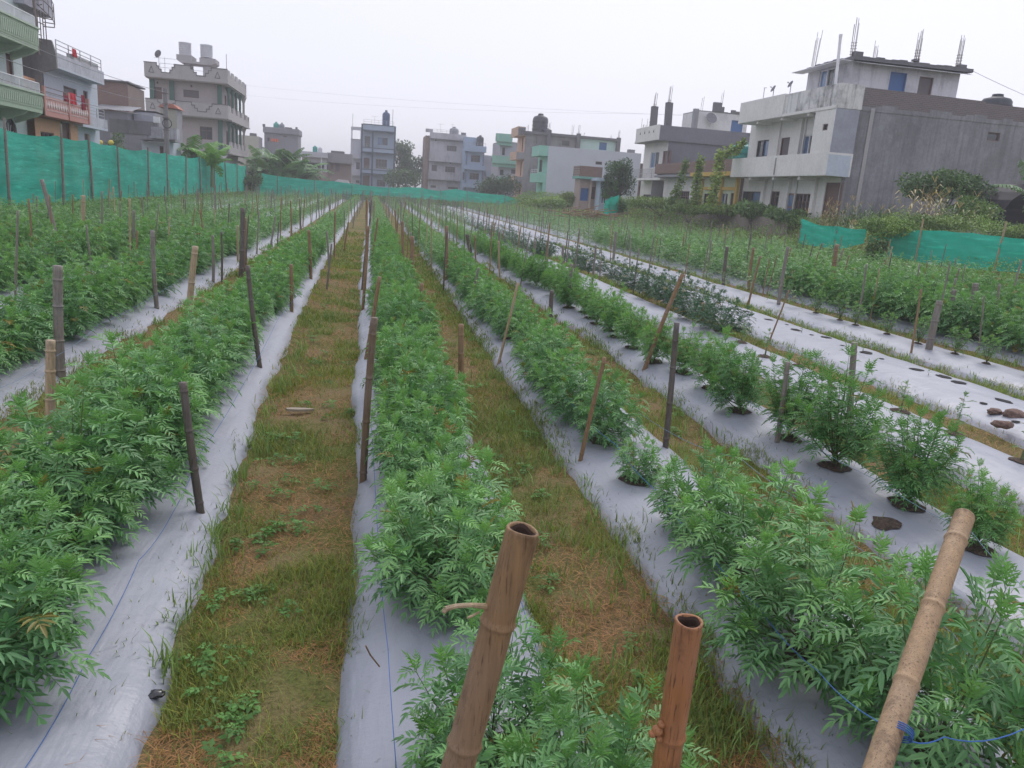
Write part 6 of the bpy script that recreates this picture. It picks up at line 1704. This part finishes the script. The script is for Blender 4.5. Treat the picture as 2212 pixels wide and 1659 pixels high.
for d_, x, y, row, left in gen[235:]:
    h = rq.uniform(.75, 1.3); mb.tube([(x, y, 0), (x+rq.gauss(0, .07), y, h)], .02, 5)
tag(mb.build('far_stakes', BAMG), 'many thin stakes scattered over the far part of the field', 'stakes', kind='stuff')
print('stakes', len(gnear), len(gen)-235)

# ================================================================== STRINGS
BLUE = plain('blue_string', (.05, .14, .42), .8); PALES = plain('faded_string', (.16, .26, .36), .7)
def string(pts, label, mat=BLUE, r=.0014):
    out = []
    for a, b_ in zip(pts, pts[1:]):
        for j in range(6):
            t = j/6; out.append(tuple(a[q]*(1-t)+b_[q]*t-(.02*4*t*(1-t) if q == 2 else 0) for q in range(3)))
    out.append(pts[-1])
    return tag(MB().tube(out, r, 5).build('string', mat), label, 'string', 'blue strings tied along the rows')
def sp3(px_, py_, z):
    x, y = at(px_, py_, z); return (x, y, z)
tie = tuple(np.array(l3)+(np.array(t3)-np.array(l3))*.11)
string([tie, sp3(1768, 1450, .36), sp3(1640, 1312, .34), sp3(1510, 1165, .32), sp3(1420, 1062, .30), sp3(1330, 960, .28), sp3(1238, 875, .28), sp3(1130, 770, .3)], 'blue string running from the pale leaning pole along the right bushes')
string([tie, dep(2040, 1592, 1.56), dep(2212, 1575, 1.72), dep(2300, 1565, 1.8)], 'blue string leading right from the pale leaning pole out of frame')
mb = MB(); ax = (np.array(t3)-np.array(l3)); ax = ax/np.linalg.norm(ax)
for k in range(4):
    c_ = np.array(tie)+ax*(k-1.5)*.0045; e1 = np.cross(ax, [0, 1, 0]); e1 /= np.linalg.norm(e1); e2 = np.cross(ax, e1)
    mb.tube([tuple(c_+.0262*(math.cos(a/10*PI)*e1+math.sin(a/10*PI)*e2)+ax*.0004*a) for a in range(21)], .0013, 5)
tag(mb.build('string_knot', BLUE), 'blue string wound round the pale leaning pole', 'string')
string([sp3(858, 1680, .2), sp3(838, 1400, .22), sp3(822, 1240, .24), sp3(808, 1010, .26), sp3(800, 880, .28), sp3(797, 760, .3)], 'blue string along the left side of the middle row', BLUE, .0014)
string([sp3(1245, 1680, .25), sp3(1200, 1500, .25), sp3(1120, 1280, .26), sp3(1040, 1100, .28), sp3(985, 950, .3), sp3(945, 830, .3), sp3(915, 700, .3)], 'blue string along the right side of the middle row', BLUE, .0014)
string([sp3(40, 1680, .1), sp3(190, 1420, .12), sp3(300, 1210, .13), sp3(372, 1110, .14), sp3(432, 980, .2), sp3(520, 840, .22), sp3(600, 690, .25), sp3(655, 620, .25)], 'blue string along the right side of the left row', BLUE, .0014)
string([sp3(0, 838, .3), sp3(120, 770, .3), sp3(215, 700, .3), sp3(330, 640, .3), sp3(420, 580, .3)], 'faded string along the second left row', PALES, .0015)
string([sp3(2230, 1570, .25), sp3(2060, 1370, .25), sp3(1880, 1200, .28), sp3(1750, 1090, .3), sp3(1600, 990, .3), sp3(1458, 940, .32), sp3(1330, 850, .3), sp3(1200, 760, .3)], 'blue string crossing the grass right of the second right row', PALES, .0015)
string([sp3(2240, 1290, .3), sp3(2100, 1150, .3), sp3(1900, 1040, .3), sp3(1700, 925, .3), sp3(1550, 810, .3), sp3(1400, 710, .3)], 'faded blue string threaded through the spaced bushes', PALES, .0015)

# clods, litter
rq = random.Random(77)
def clod(px_, py_, s, label):
    x, y = at(px_, py_, .14); bm = bmesh_rock(x, y, .12, s, rq.randrange(999)); tag(bm, label, 'soil clod', 'brown soil clods')
import bmesh
def bmesh_rock(x, y, z, s, seed):
    bm = bmesh.new(); bmesh.ops.create_icosphere(bm, subdivisions=3, radius=1)
    rg_ = random.Random(seed); ph = [rg_.uniform(0, 6) for _ in range(6)]
    for v in bm.verts:
        c = v.co; f = 1+.22*math.sin(3.1*c.x+ph[0])*math.sin(2.7*c.y+ph[1])+.14*math.sin(7*c.z+ph[2])*math.sin(6*c.x+ph[3])+.07*math.sin(13*c.y+ph[4])*math.sin(15*c.z+ph[5])
        v.co = Vector((c.x*s*1.5*f, c.y*s*f, c.z*s*.6*f))
    me = bpy.data.meshes.new('soil_clod'); bm.to_mesh(me); bm.free(); me.materials.append(CLOD)
    me.polygons.foreach_set('use_smooth', [True]*len(me.polygons))
    o = link(bpy.data.objects.new('soil_clod', me)); o.location = (x, y, z); return o
clod(2195, 892, .085, 'large flat brown soil clod on the empty strip at the right edge'); clod(2168, 912, .06, 'round brown soil clod just in front of the large flat one'); clod(2150, 884, .05, 'small brown clod behind the round one')
o = MB().prism([(-.10, -.02), (-.02, -.03), (.08, -.018), (.11, 0), (.05, .022), (-.06, .03), (-.11, .01)], 0, .018).build('wood_chip', plain('grey_wood', (.35, .3, .24), .8)); x, y = at(648, 887, .03); o.location = (x, y, .03); o.rotation_euler = (0, .05, .2); tag(o, 'flat grey piece of wood lying across the grass path', 'wood piece')
bg_ = bmesh_rock(*at(335, 1500, .02), .02, .022, 5); bg_.data.materials.clear(); bg_.data.materials.append(plain('black_plastic_bag', (.02, .02, .025), .2, 0, .8)); bg_.name = 'plastic_scrap'; tag(bg_, 'crumpled black plastic scrap at the edge of the grass path', 'plastic scrap')
o = MB().tube([sp3(820, 1440, .14), sp3(800, 1415, .2), sp3(790, 1395, .26)], .003, 5).build('dry_sprig', BAMB); tag(o, 'dry sprig poking out of a small hole in the silver film', 'dry sprig')
# ================================================================== TREES, BUSHES, BANANAS, VINES
rng = np.random.default_rng(99)
FOL = leafmat('tree_leaf', tint=(1.65, 1.6, 1.5), trans=.2, rough=.55, spec=.35)
def rand_leaves(P, Nrm, size, col, aspect=.5, up=.35):
    """one folded leaf per point"""
    n = len(P)
    d = nrm(rng.normal(0, 1, (n, 3))*.8 + Nrm*.7 + UP*up*-1*.3)
    s = nrm(np.cross(d, nrm(rng.normal(0, .6, (n, 3))+UP+Nrm*.3))); nn = nrm(np.cross(s, d))
    l = size*rng.uniform(.7, 1.3, n)
    return leaflets(P, d, s, nn, l, l*aspect, col, False)
def crown(clumps, n, size, c0, c1, aspect=.5, shell=.75):
    """clumps: (x,y,z,rx,ry,rz). leaves spread through each clump's volume, densest outside"""
    w_ = np.array([c[3]*c[4]+c[3]*c[5] for c in clumps]); w_ = w_/w_.sum()
    k = rng.choice(len(clumps), n, p=w_); C_ = np.array(clumps)[k]
    d = nrm(rng.normal(0, 1, (n, 3))); r_ = np.where(rng.random(n) < shell, rng.uniform(.78, 1.08, n), rng.uniform(.2, .8, n))
    lump = 1+.22*np.sin(d[:, 0]*7+k*1.3)*np.sin(d[:, 1]*6+k)*np.sin(d[:, 2]*8+k*2.1)
    P = C_[:, :3] + d*C_[:, 3:]*(r_*lump)[:, None]
    tone = rng.uniform(0, 1, (len(clumps)))[k][:, None]
    col = np.array(c0)*(1-tone)+np.array(c1)*tone
    col = col*rng.uniform(.65, 1.3, (n, 1))
    return rand_leaves(P, d, size, col, aspect)
BARK = plaster('bark', (.16, .13, .11), (.08, .07, .06), .6, .8, 3)
def tree(name, base, clumps, n, size, c0, c1, label, cat='tree', trunk=None, group=None, aspect=.5, sub='crown'):
    """clumps are given relative to the base"""
    r_ = thing(name, label, cat, base, group)
    V, F, C = crown(clumps, n, size, c0, c1, aspect)
    me = np_mesh(sub, V, F, None, C, FOL); link(bpy.data.objects.new(sub, me), r_)
    if trunk:
        mb = MB()
        mb.tube([base, (base[0]+trunk*.8, base[1], base[2]+clumps[0][2]*.5), (base[0]+clumps[0][0], base[1]+clumps[0][1], base[2]+clumps[0][2])], [trunk, trunk*.75, trunk*.35], 8)
        for c in clumps[:9]: mb.tube([(base[0]+trunk*.5, base[1], base[2]+clumps[0][2]*.45), (base[0]+c[0]*.6, base[1]+c[1]*.6, base[2]+c[2]*.8), (base[0]+c[0], base[1]+c[1], base[2]+c[2]+c[5]*.3)], [trunk*.5, trunk*.3, trunk*.1], 6)
        mb.build('trunk', BARK, r_)
    return r_
def clp(n, rx, ry, z0, z1, s, seed):
    q = random.Random(seed); out = []
    for i in range(n):
        a = q.uniform(0, 6.28); t = math.sqrt(q.random()); z = q.uniform(z0, z1); f = 1-.5*abs((z-z0)/(z1-z0+1e-6)-.4)
        ss = s*q.uniform(.7, 1.25); out.append((rx*t*math.cos(a)*f, ry*t*math.sin(a)*f, z, ss, ss, ss*.8))
    return out
# hazy trees between the central houses
x0, z0 = onY(z2(1400, 400), 140)
def tre(px_, top, bot, Y, rx, label, seed, n=2600, size=.34, c0=(.03, .06, .03), c1=(.05, .10, .04), trunk=.2, nc=16, base=1.0, grp=None):
    (x, zt), (_, zb) = onY((px_, top), Y), onY((px_, bot), Y)
    cl = clp(nc, rx, rx*.8, max(.3, zb-base)+rx*.2, zt-base-rx*.25, rx*.42, seed)
    return tree('tree', (x, Y, base), cl, n, size, c0, c1, label, 'tree', trunk, grp)
tre(863, 302, 395, 141, 2.7, 'tall hazy tree directly right of the central blue house', 1, 3200, .42)
tre(898, 324, 400, 138, 1.9, 'thinner hazy tree between the blue and the white houses', 2, 1500, .40, nc=11)
tre(876, 365, 408, 120, 2.6, 'bushy hazy shrub below the tall tree', 3, 2200, .34, trunk=.1)
tre(1082, 380, 420, 98, 2.2, 'dark bush in front of the green balcony house', 4, 2600, .26, base=.8, trunk=.1)
tre(1055, 392, 420, 100, 1.8, 'smaller bush left of the dark bush by the far net', 5, 1600, .26, base=.8, trunk=.1)
tre(1340, 345, 430, 58, 1.1, 'dense dark vine-covered tree beside the tiny blue house', 6, 4200, .17, (.028, .06, .035), (.045, .10, .04), nc=22, base=1.2)
tre(1322, 368, 436, 57, .55, 'leafy creeper column left of the vine-covered tree', 61, 1500, .15, (.028, .06, .035), (.05, .11, .04), nc=10, base=1.2, trunk=.06)
# bananas
def banana(name, base, leaves, label, c0=(.04, .10, .035), c1=(.085, .19, .05), h=2.0, group=None, L=1.7, spread=1.0, seed=0):
    r_ = thing(name, label, 'banana plant', base, group); q = random.Random(seed)
    Vs, Fs, Cs = [], [], []; off = 0
    for i in range(leaves):
        a = q.uniform(0, 6.28) if leaves > 4 else i*2.1; el = q.uniform(.35, 1.35); L_ = L*q.uniform(.7, 1.15); wd = L_*.16
        bx = q.gauss(0, .12*spread); by = q.gauss(0, .12*spread)
        m = 13; side = np.array([-math.sin(a), math.cos(a), 0])
        col = np.array(c0)*(1-el/1.35)+np.array(c1)*(el/1.35); col = col*q.uniform(.8, 1.2)
        z0 = h*q.uniform(.75, 1.05)
        for sgn in (-1, 1):
            for k in range(m):
                t0, t1 = k/m, (k+.86)/m
                def pt(t, w):
                    r = L_*t*math.cos(el)+.5*L_*t*t*.5*math.sin(el); z = z0+L_*t*math.sin(el)-L_*.75*t*t*(1.1-el*.45)
                    ww = wd*w*math.sin(PI*min(.999, .06+t*.92))**.6
                    dr = -.35*w*ww - (q.uniform(0, .1) if w else 0)
                    return np.array([bx+r*math.cos(a), by+r*math.sin(a), z+dr])+side*sgn*ww
                Vs += [pt(t0, 0), pt(t0+.02, 1), pt(t1, 1), pt((k+1)/m, 0)]; Fs.append([off, off+1, off+2, off+3]); off += 4
                Cs += [col*q.uniform(.85, 1.15)]*4
    V = np.array(Vs); me = np_mesh('leaves', V, np.array(Fs), None, np.array(Cs), FOL)
    link(bpy.data.objects.new('leaves', me), r_)
    mb = MB().tube([base, (base[0], base[1], base[2]+h*.95)], [.13*spread, .07*spread], 8); mb.build('stem', plain('banana_stem', (.16, .2, .10), .6), r_)
    return r_
x_, z_ = onY(zB(690, 1250), 60); banana('banana_plant', (x_, 60, .8), 9, 'banana plant with one tall upright leaf in front of the beige house', h=(z_-.6)*.75, L=3.0, seed=3)
x_, z_ = onY(zB(905, 1380), 58); banana('banana_plant', (x_, 58, .8), 11, 'broad bright banana plant right of the tall-leaved one', h=(z_-.5)*.7, L=2.6, seed=5)
x_, z_ = onY(zB(600, 1400), 59); banana('banana_plant', (x_, 59, .8), 8, 'low drooping banana plant left of the tall-leaved one', h=(z_-.7)*.7, L=2.3, seed=8, c0=(.04, .09, .04))
BP = [(553, 345), (575, 335), (598, 330), (616, 333), (636, 338), (655, 350), (590, 350), (625, 352), (645, 362), (566, 358), (608, 362)]
WORDS = ['leftmost', 'second from left', 'third from left', 'fourth from left', 'middle', 'right of the middle', 'front left', 'front middle', 'front right', 'low left', 'low middle']
for i, (px_, py_) in enumerate(BP):
    x_, z_ = onY((px_, py_), 88-i*.4); banana('banana_plant', (x_, 88-i*.4, .8), 11, '%s banana plant of the big clump behind the net corner' % WORDS[i], h=max(1.2, (z_-1.0)*.68), L=3.5, spread=1.5, seed=20+i, c0=(.035, .075, .045), c1=(.07, .15, .06), group='banana clump behind the net corner')
tre(600, 350, 400, 90, 3.4, 'dark leafy mass under the banana clump behind the net corner', 71, 4200, .30, (.03, .06, .04), (.05, .10, .05), nc=16, base=.8, trunk=.1)
# creeper-covered shrub at the fence corner
tre(545, 372, 410, 75.2, 1.0, 'creeper-smothered shrub at the corner of the green net', 9, 2600, .16, (.04, .08, .03), (.07, .13, .05), nc=14, base=0.0, trunk=.05)
# papaya-like weed behind the left wall
x_, z_ = onY(zA(1310, 1560), 54); tree('shrub', (x_, 54, .8), clp(8, .8, .6, .5, z_-.6, .35, 3), 900, .16, (.06, .10, .05), (.09, .14, .07), 'thin pale shrub behind the yellow lamps', 'shrub', .04)

# bank of weeds in front of the right houses
def bank(n, size, c0, c1, region, hh, label, name, asp=.45):
    X_ = []; Y_ = []; Z_ = []
    u = rng.random(n); y = region[0]*(region[1]/region[0])**u
    e = edgeR(y); t = rng.random(n); x = e + region[2] + (region[3]-region[2])*t
    hmap = (.25+1.1*vnoise(x*.9, y*.45, 51)**1.5)*hh
    z = gz(x, y) + hmap*rng.random(n)**.6
    P = np.stack([x, y, z], 1)
    tone = vnoise(x*.6, y*.3, 61)[:, None]
    col = (np.array(c0)*(1-tone)+np.array(c1)*tone)*rng.uniform(.6, 1.35, (n, 1))
    sz = size*(y/30)**.6
    V, F, C = rand_leaves(P, np.tile(UP, (n, 1)), sz, col, asp)
    me = np_mesh(name, V, F, None, C, FOL); tag(link(bpy.data.objects.new(name, me)), label, 'weeds', kind='stuff')
bank(80000, .085, (.10, .19, .06), (.18, .27, .085), (17, 86, -.6, 6.5), .75, 'weedy bank between the field and the right-hand houses', 'weeds')
# far end strip of weeds, left margin weeds
n = 9000
x = rng.uniform(-12, 13, n); y = rng.uniform(82.5, 85.5, n); P = np.stack([x, y, .1+.5*rng.random(n)], 1)
V, F, C = rand_leaves(P, np.tile(UP, (n, 1)), np.full(n, .16), np.array([[.07, .12, .04]])*rng.uniform(.6, 1.3, (n, 1)))
n = 7000; y = rng.uniform(18, 74, n); x = rng.uniform(-11.1, -10.4, n); P = np.stack([x, y, .02+.35*rng.random(n)], 1)
V2, F2, C2 = rand_leaves(P, np.tile(UP, (n, 1)), np.full(n, .12), np.array([[.07, .11, .04]])*rng.uniform(.6, 1.3, (n, 1)))
me = np_mesh('margin_weeds', np.concatenate([V, V2]), np.concatenate([F, F2+len(V)]), None, np.concatenate([C, C2]), FOL)
tag(link(bpy.data.objects.new('margin_weeds', me)), 'weeds along the foot of the green nets', 'weeds', kind='stuff')

def bushat(px_, py_, Y, rx, rz, label, seed, n=2500, size=.12, c0=(.05, .10, .035), c1=(.10, .18, .05), name='bush', nc=12, ry=None):
    """px,py: centre of the mass"""
    x, z = onY((px_, py_), Y); zg = float(gz(x, Y)); q = random.Random(seed); cl = []
    for i in range(nc):
        a = q.uniform(0, 6.28); t = math.sqrt(q.random())
        cl.append((rx*.75*t*math.cos(a), (ry or rx*.6)*t*math.sin(a), z-zg+rz*.7*q.uniform(-1, .8)*(1-t*.5), rx*.34, rx*.34, rz*.42))
    return tree(name, (x, Y, zg), cl, n, size, c0, c1, label, name.replace('_', ' '), .03)
# on and around the right nets
bushat(1925, 492, 24.8, 1.15, .42, 'yellow-green bush swelling over the gap between the two right nets', 3, 5200, .085, (.09, .16, .045), (.15, .23, .06))
bushat(1888, 535, 23.6, .45, .5, 'darker leafy spill hanging in the gap between the right nets', 4, 1800, .085, (.04, .08, .03), (.08, .13, .04))
bushat(2050, 405, 31, 2.1, .85, 'feathery dark bush against the grey plaster wall', 6, 6500, .15, (.03, .065, .035), (.055, .11, .045), nc=18)
bushat(2110, 452, 28, 1.3, .6, 'rounded bush below the feathery one at right', 7, 3200, .12, (.045, .09, .035), (.08, .15, .05))
bushat(2040, 480, 25.2, 1.5, .28, 'low leafy growth behind the long right net', 8, 3000, .10, (.07, .12, .045), (.12, .18, .06))
bushat(2190, 500, 23, 1.2, .3, 'low creepers behind the right end of the long net', 9, 2200, .09, (.06, .11, .04), (.11, .17, .06))
bushat(1622, 452, 41, 1.3, .5, 'vine heap climbing under the white house balcony', 10, 4200, .17, (.07, .13, .06), (.12, .20, .08), nc=14)
bushat(1700, 465, 38, 1.2, .45, 'vine heap beside the brown doors of the white house', 11, 2500, .15, (.07, .13, .06), (.11, .18, .07))
bushat(1430, 437, 52, 2.6, .5, 'leafy green mound at the foot of the roof column house', 12, 3600, .16, (.07, .12, .04), (.12, .18, .05))
bushat(1330, 445, 50, .9, .7, 'creeper heap over the torn net scrap', 13, 1800, .15, (.04, .09, .04), (.08, .14, .05))
bushat(1230, 425, 62, 1.3, .5, 'small round bush left of the pinkish house', 14, 1500, .15, (.09, .13, .05), (.14, .18, .07))
bushat(1180, 440, 66, 3, .4, 'weedy mound in front of the long pale wall', 15, 3000, .17, (.06, .11, .04), (.1, .16, .05))
# torn net scrap near the tiny blue house
def leafline(px_pts, Y, label, n, size, rad_, c0, c1, name='climbing_vine'):
    P = [onY(p, Y) for p in px_pts]; tot_ = len(P)-1
    u = rng.random(n)**.8*tot_; i = np.minimum(u.astype(int), tot_-1); t = (u-i)[:, None]
    A_ = np.array([(p[0], Y, p[1]) for p in P]); Q_ = A_[i]*(1-t)+A_[i+1]*t
    d = nrm(rng.normal(0, 1, (n, 3))); Q_ = Q_ + d*rad_*rng.random((n, 1))**.5*(.6+.8*vnoise(u*3, u*0, 5))[:, None]
    col = np.array(c0)+(np.array(c1)-np.array(c0))*rng.random((n, 1)); V, F, C = rand_leaves(Q_, d, np.full(n, size), col, .8)
    r_ = thing(name, label, 'vine', (P[-1][0], Y, float(gz(P[-1][0], Y))))
    o_ = OFF[r_.name]; V = V-np.array(o_)
    link(bpy.data.objects.new('foliage', np_mesh('foliage', V, F, None, C, FOL)), r_)
    MB().tube([(p[0], Y, p[1]) for p in P], .02, 5).build('stem', BARK, r_)
YG0, YG1 = (.09, .15, .04), (.20, .27, .07)
zq = z4
leafline([zq(515, 1110), zq(490, 1200), zq(450, 1330), zq(400, 1440), zq(360, 1500)], 49, 'vine hanging over the brick parapet, leftmost of three', 900, .16, .28, (.06, .11, .045), (.12, .18, .06))
leafline([zq(620, 1100), zq(610, 1200), zq(590, 1330), zq(590, 1430), zq(560, 1530)], 47.5, 'yellow-green vine hanging over the yellow trim, middle of three', 1100, .16, .30, YG0, (.16, .22, .06))
leafline([zq(960, 960), zq(920, 1030), zq(850, 1060), zq(770, 1080), zq(760, 1200), zq(735, 1320), zq(710, 1430), zq(690, 1500)], 45.5, 'bright vine arching from the teal tank down past the yellow trim', 1500, .16, .33, YG0, YG1)
# a tangle along the foot of the low row
bushat(1560, 452, 44, 1.5, .3, 'yellow-green tangle at the foot of the yellow-trimmed wall', 16, 3200, .16, YG0, (.15, .2, .06))
bushat(1490, 452, 46, 1.3, .28, 'low tangle left of the yellow-green one', 17, 2400, .15, (.07, .12, .04), (.12, .18, .05))
# corn and tall reeds before the big house
def reeds(px_, py_, Y, n, h, label, c, w=.5, tassel=True):
    x, z = onY((px_, py_), Y); zg = float(gz(x, Y)); r_ = thing('corn_clump', label, 'corn plants', (x, Y, zg))
    V = []; F = []; C = []; 
    for i in range(n):
        bx, by = rng.normal(0, w), rng.normal(0, w*.5); hh = h*rng.uniform(.7, 1.1); k = rng.integers(6, 10)
        lx, ly = rng.normal(0, .08, 2)*hh
        for j in range(k):
            a = rng.uniform(0, 6.28); z0 = hh*(.15+.75*j/k); L_ = rng.uniform(.35, .7)*h*.35; wd = .028
            s = np.array([-math.sin(a), math.cos(a), 0])*wd; o = len(V)
            b0 = np.array([bx+lx*z0/hh, by+ly*z0/hh, z0]); d = np.array([math.cos(a), math.sin(a), 0])
            m1 = b0+d*L_*.5+UP*L_*.45; e = b0+d*L_+UP*L_*rng.uniform(-.1, .5)
            V += [b0-s*.6, b0+s*.6, m1+s, m1-s, e+s*.15, e-s*.15]; F += [[o, o+1, o+2, o+3], [o+3, o+2, o+4, o+5]]
            cc = np.array(c)*rng.uniform(.6, 1.4); C += [cc]*6
        o = len(V); s = np.array([.012, 0, 0]); V += [np.array([bx, by, 0])-s, np.array([bx, by, 0])+s, np.array([bx+lx, by+ly, hh])+s*.5, np.array([bx+lx, by+ly, hh])-s*.5]; F.append([o, o+1, o+2, o+3]); C += [np.array(c)*.9]*4
        if tassel and rng.random() < .22:
            for j in range(5):
                a = rng.uniform(0, 6.28); o = len(V); e = np.array([bx+lx+.14*math.cos(a), by+ly+.14*math.sin(a), hh+.22]); b0 = np.array([bx+lx, by+ly, hh])
                V += [b0-s*.6, b0+s*.6, e+s*.6, e-s*.6]; F.append([o, o+1, o+2, o+3]); C += [np.array([.30, .22, .13])]*4
    me = np_mesh('stalks', np.array(V), np.array(F), None, np.array(C), FOL); link(bpy.data.objects.new('stalks', me), r_)
reeds(1800, 470, 33, 26, 1.7, 'dry brown reed clump by the corner door of the white house', (.20, .16, .10), .55)
reeds(1870, 470, 32, 44, 1.4, 'grey-green corn plants along the foot of the grey wall', (.07, .11, .065), 1.0)
reeds(1835, 480, 30, 22, 1.2, 'shorter grey-green corn behind the sagging net', (.08, .12, .06), .7)
reeds(2010, 440, 29, 20, 1.9, 'dry tasselled corn in front of the feathery bush', (.22, .18, .11), .8)
reeds(2075, 470, 27, 18, 1.4, 'half-dry corn right of the tasselled corn', (.13, .15, .08), .7)
reeds(1740, 475, 33.5, 14, 1.1, 'weed stalks at the foot of the brown doors', (.09, .12, .06), .4, False)
# black shade net tent and banana leaf at the right edge
bt = thing('shade_net_tent', 'black shade net draped at the right edge behind the green net', 'shade net', (24, 28, 1))
F_ = Fc('Y', 28, -1)
poly = [F_.q(z5(1180, 1345)), F_.q(z5(1200, 1270)), F_.q(z5(1250, 1210)), F_.q(z5(1290, 1160)), F_.q(z5(1366, 1110)), F_.q(z5(1500, 1060)), F_.q(z5(1500, 1345))]
mb = MB().prism(poly, 28, 30.5, 'y'); mb.build('netting', NETB, bt)
(x_, z_) = onY(z5(1440, 1130), 27.5); banana('banana_plant', (x_, 27.5, 1.2), 7, 'banana plant reaching in from the right edge in front of the grey wall', h=z_-1.4, L=1.7, c0=(.05, .10, .06), c1=(.08, .14, .08), seed=31)
(x_, z_) = onY(z5(1400, 1010), 29.5); banana('banana_plant', (x_, 29.5, 1.2), 5, 'taller faded banana plant at the right edge against the grey wall', h=z_-1.5, L=1.5, c0=(.07, .12, .09), c1=(.09, .15, .11), seed=44)
# scrap net + brush pile + low walls on the far right bank
sn = thing('net_scrap', 'torn green net scrap hung on a vine beside the tiny blue house', 'net scrap', (15, 50, 1))
tp = [onY(z3(1690, 900), 49.6), onY(z3(1740, 870), 49.6), onY(z3(1810, 850), 49.6)]; bt_ = [onY(z3(1690, 1010), 49.6), onY(z3(1740, 1020), 49.6), onY(z3(1815, 1000), 49.6)]
net(sn, [(p[0], 49.6) for p in tp], [p[1] for p in tp], [p[1] for p in bt_], NETG, .05, 4, .15)
mb = MB(); q = random.Random(5); xc_, zc_ = onY(z3(1470, 1005), 48)
for i in range(60): a = q.gauss(0, .35); x = xc_+q.gauss(0, .9); z = zc_+q.uniform(-.25, .22); l = q.uniform(.4, 1.2); mb.tube([(x, 48+q.gauss(0, .4), z), (x+l*math.cos(a), 48+q.gauss(0, .4), z+l*math.sin(a)*.5)], .022, 4)
tag(mb.build('brush_pile', BAMB), 'pile of cut sticks lying on the weedy bank', 'brush pile')
(x0_, z0_), (x1_, z1_) = onY(z3(1015, 875), 84), onY(z3(1165, 880), 84); tag(MB().box(x0_, x1_, 83, 83.2, .5, z0_).build('low_wall', BEL), 'short pale garden wall at the end of the far net', 'wall')
(x0_, z0_), (x1_, z1_) = onX(z4(440, 1515), 20.8), onX(z4(1290, 1570), 20.8)
tag(MB().box(20.7, 20.9, x1_, x0_, .4, 1.55).build('low_wall', plaster('old_garden_wall', (.30, .25, .23), (.18, .15, .14), .6)), 'old low garden wall running below the right-hand houses', 'wall')
(x0_, z0_) = onY(z4(255, 1450), 61)
pz = 0
# haze
mh = bpy.data.materials.new('haze'); mh.use_nodes = True; t = mh.node_tree; t.nodes.remove(t.nodes['Principled BSDF'])
v = t.nodes.new('ShaderNodeVolumePrincipled'); v.inputs['Color'].default_value = (.97, .975, 1.0, 1); v.inputs['Density'].default_value = .0019; v.inputs['Anisotropy'].default_value = .1
v.inputs['Anisotropy'].default_value = .0
t.links.new(v.outputs[0], t.nodes['Material Output'].inputs['Volume'])
hz = MB().box(-905, 905, -205, 1505, -1.2, 20).build('haze', mh); tag(hz, kind='stuff')
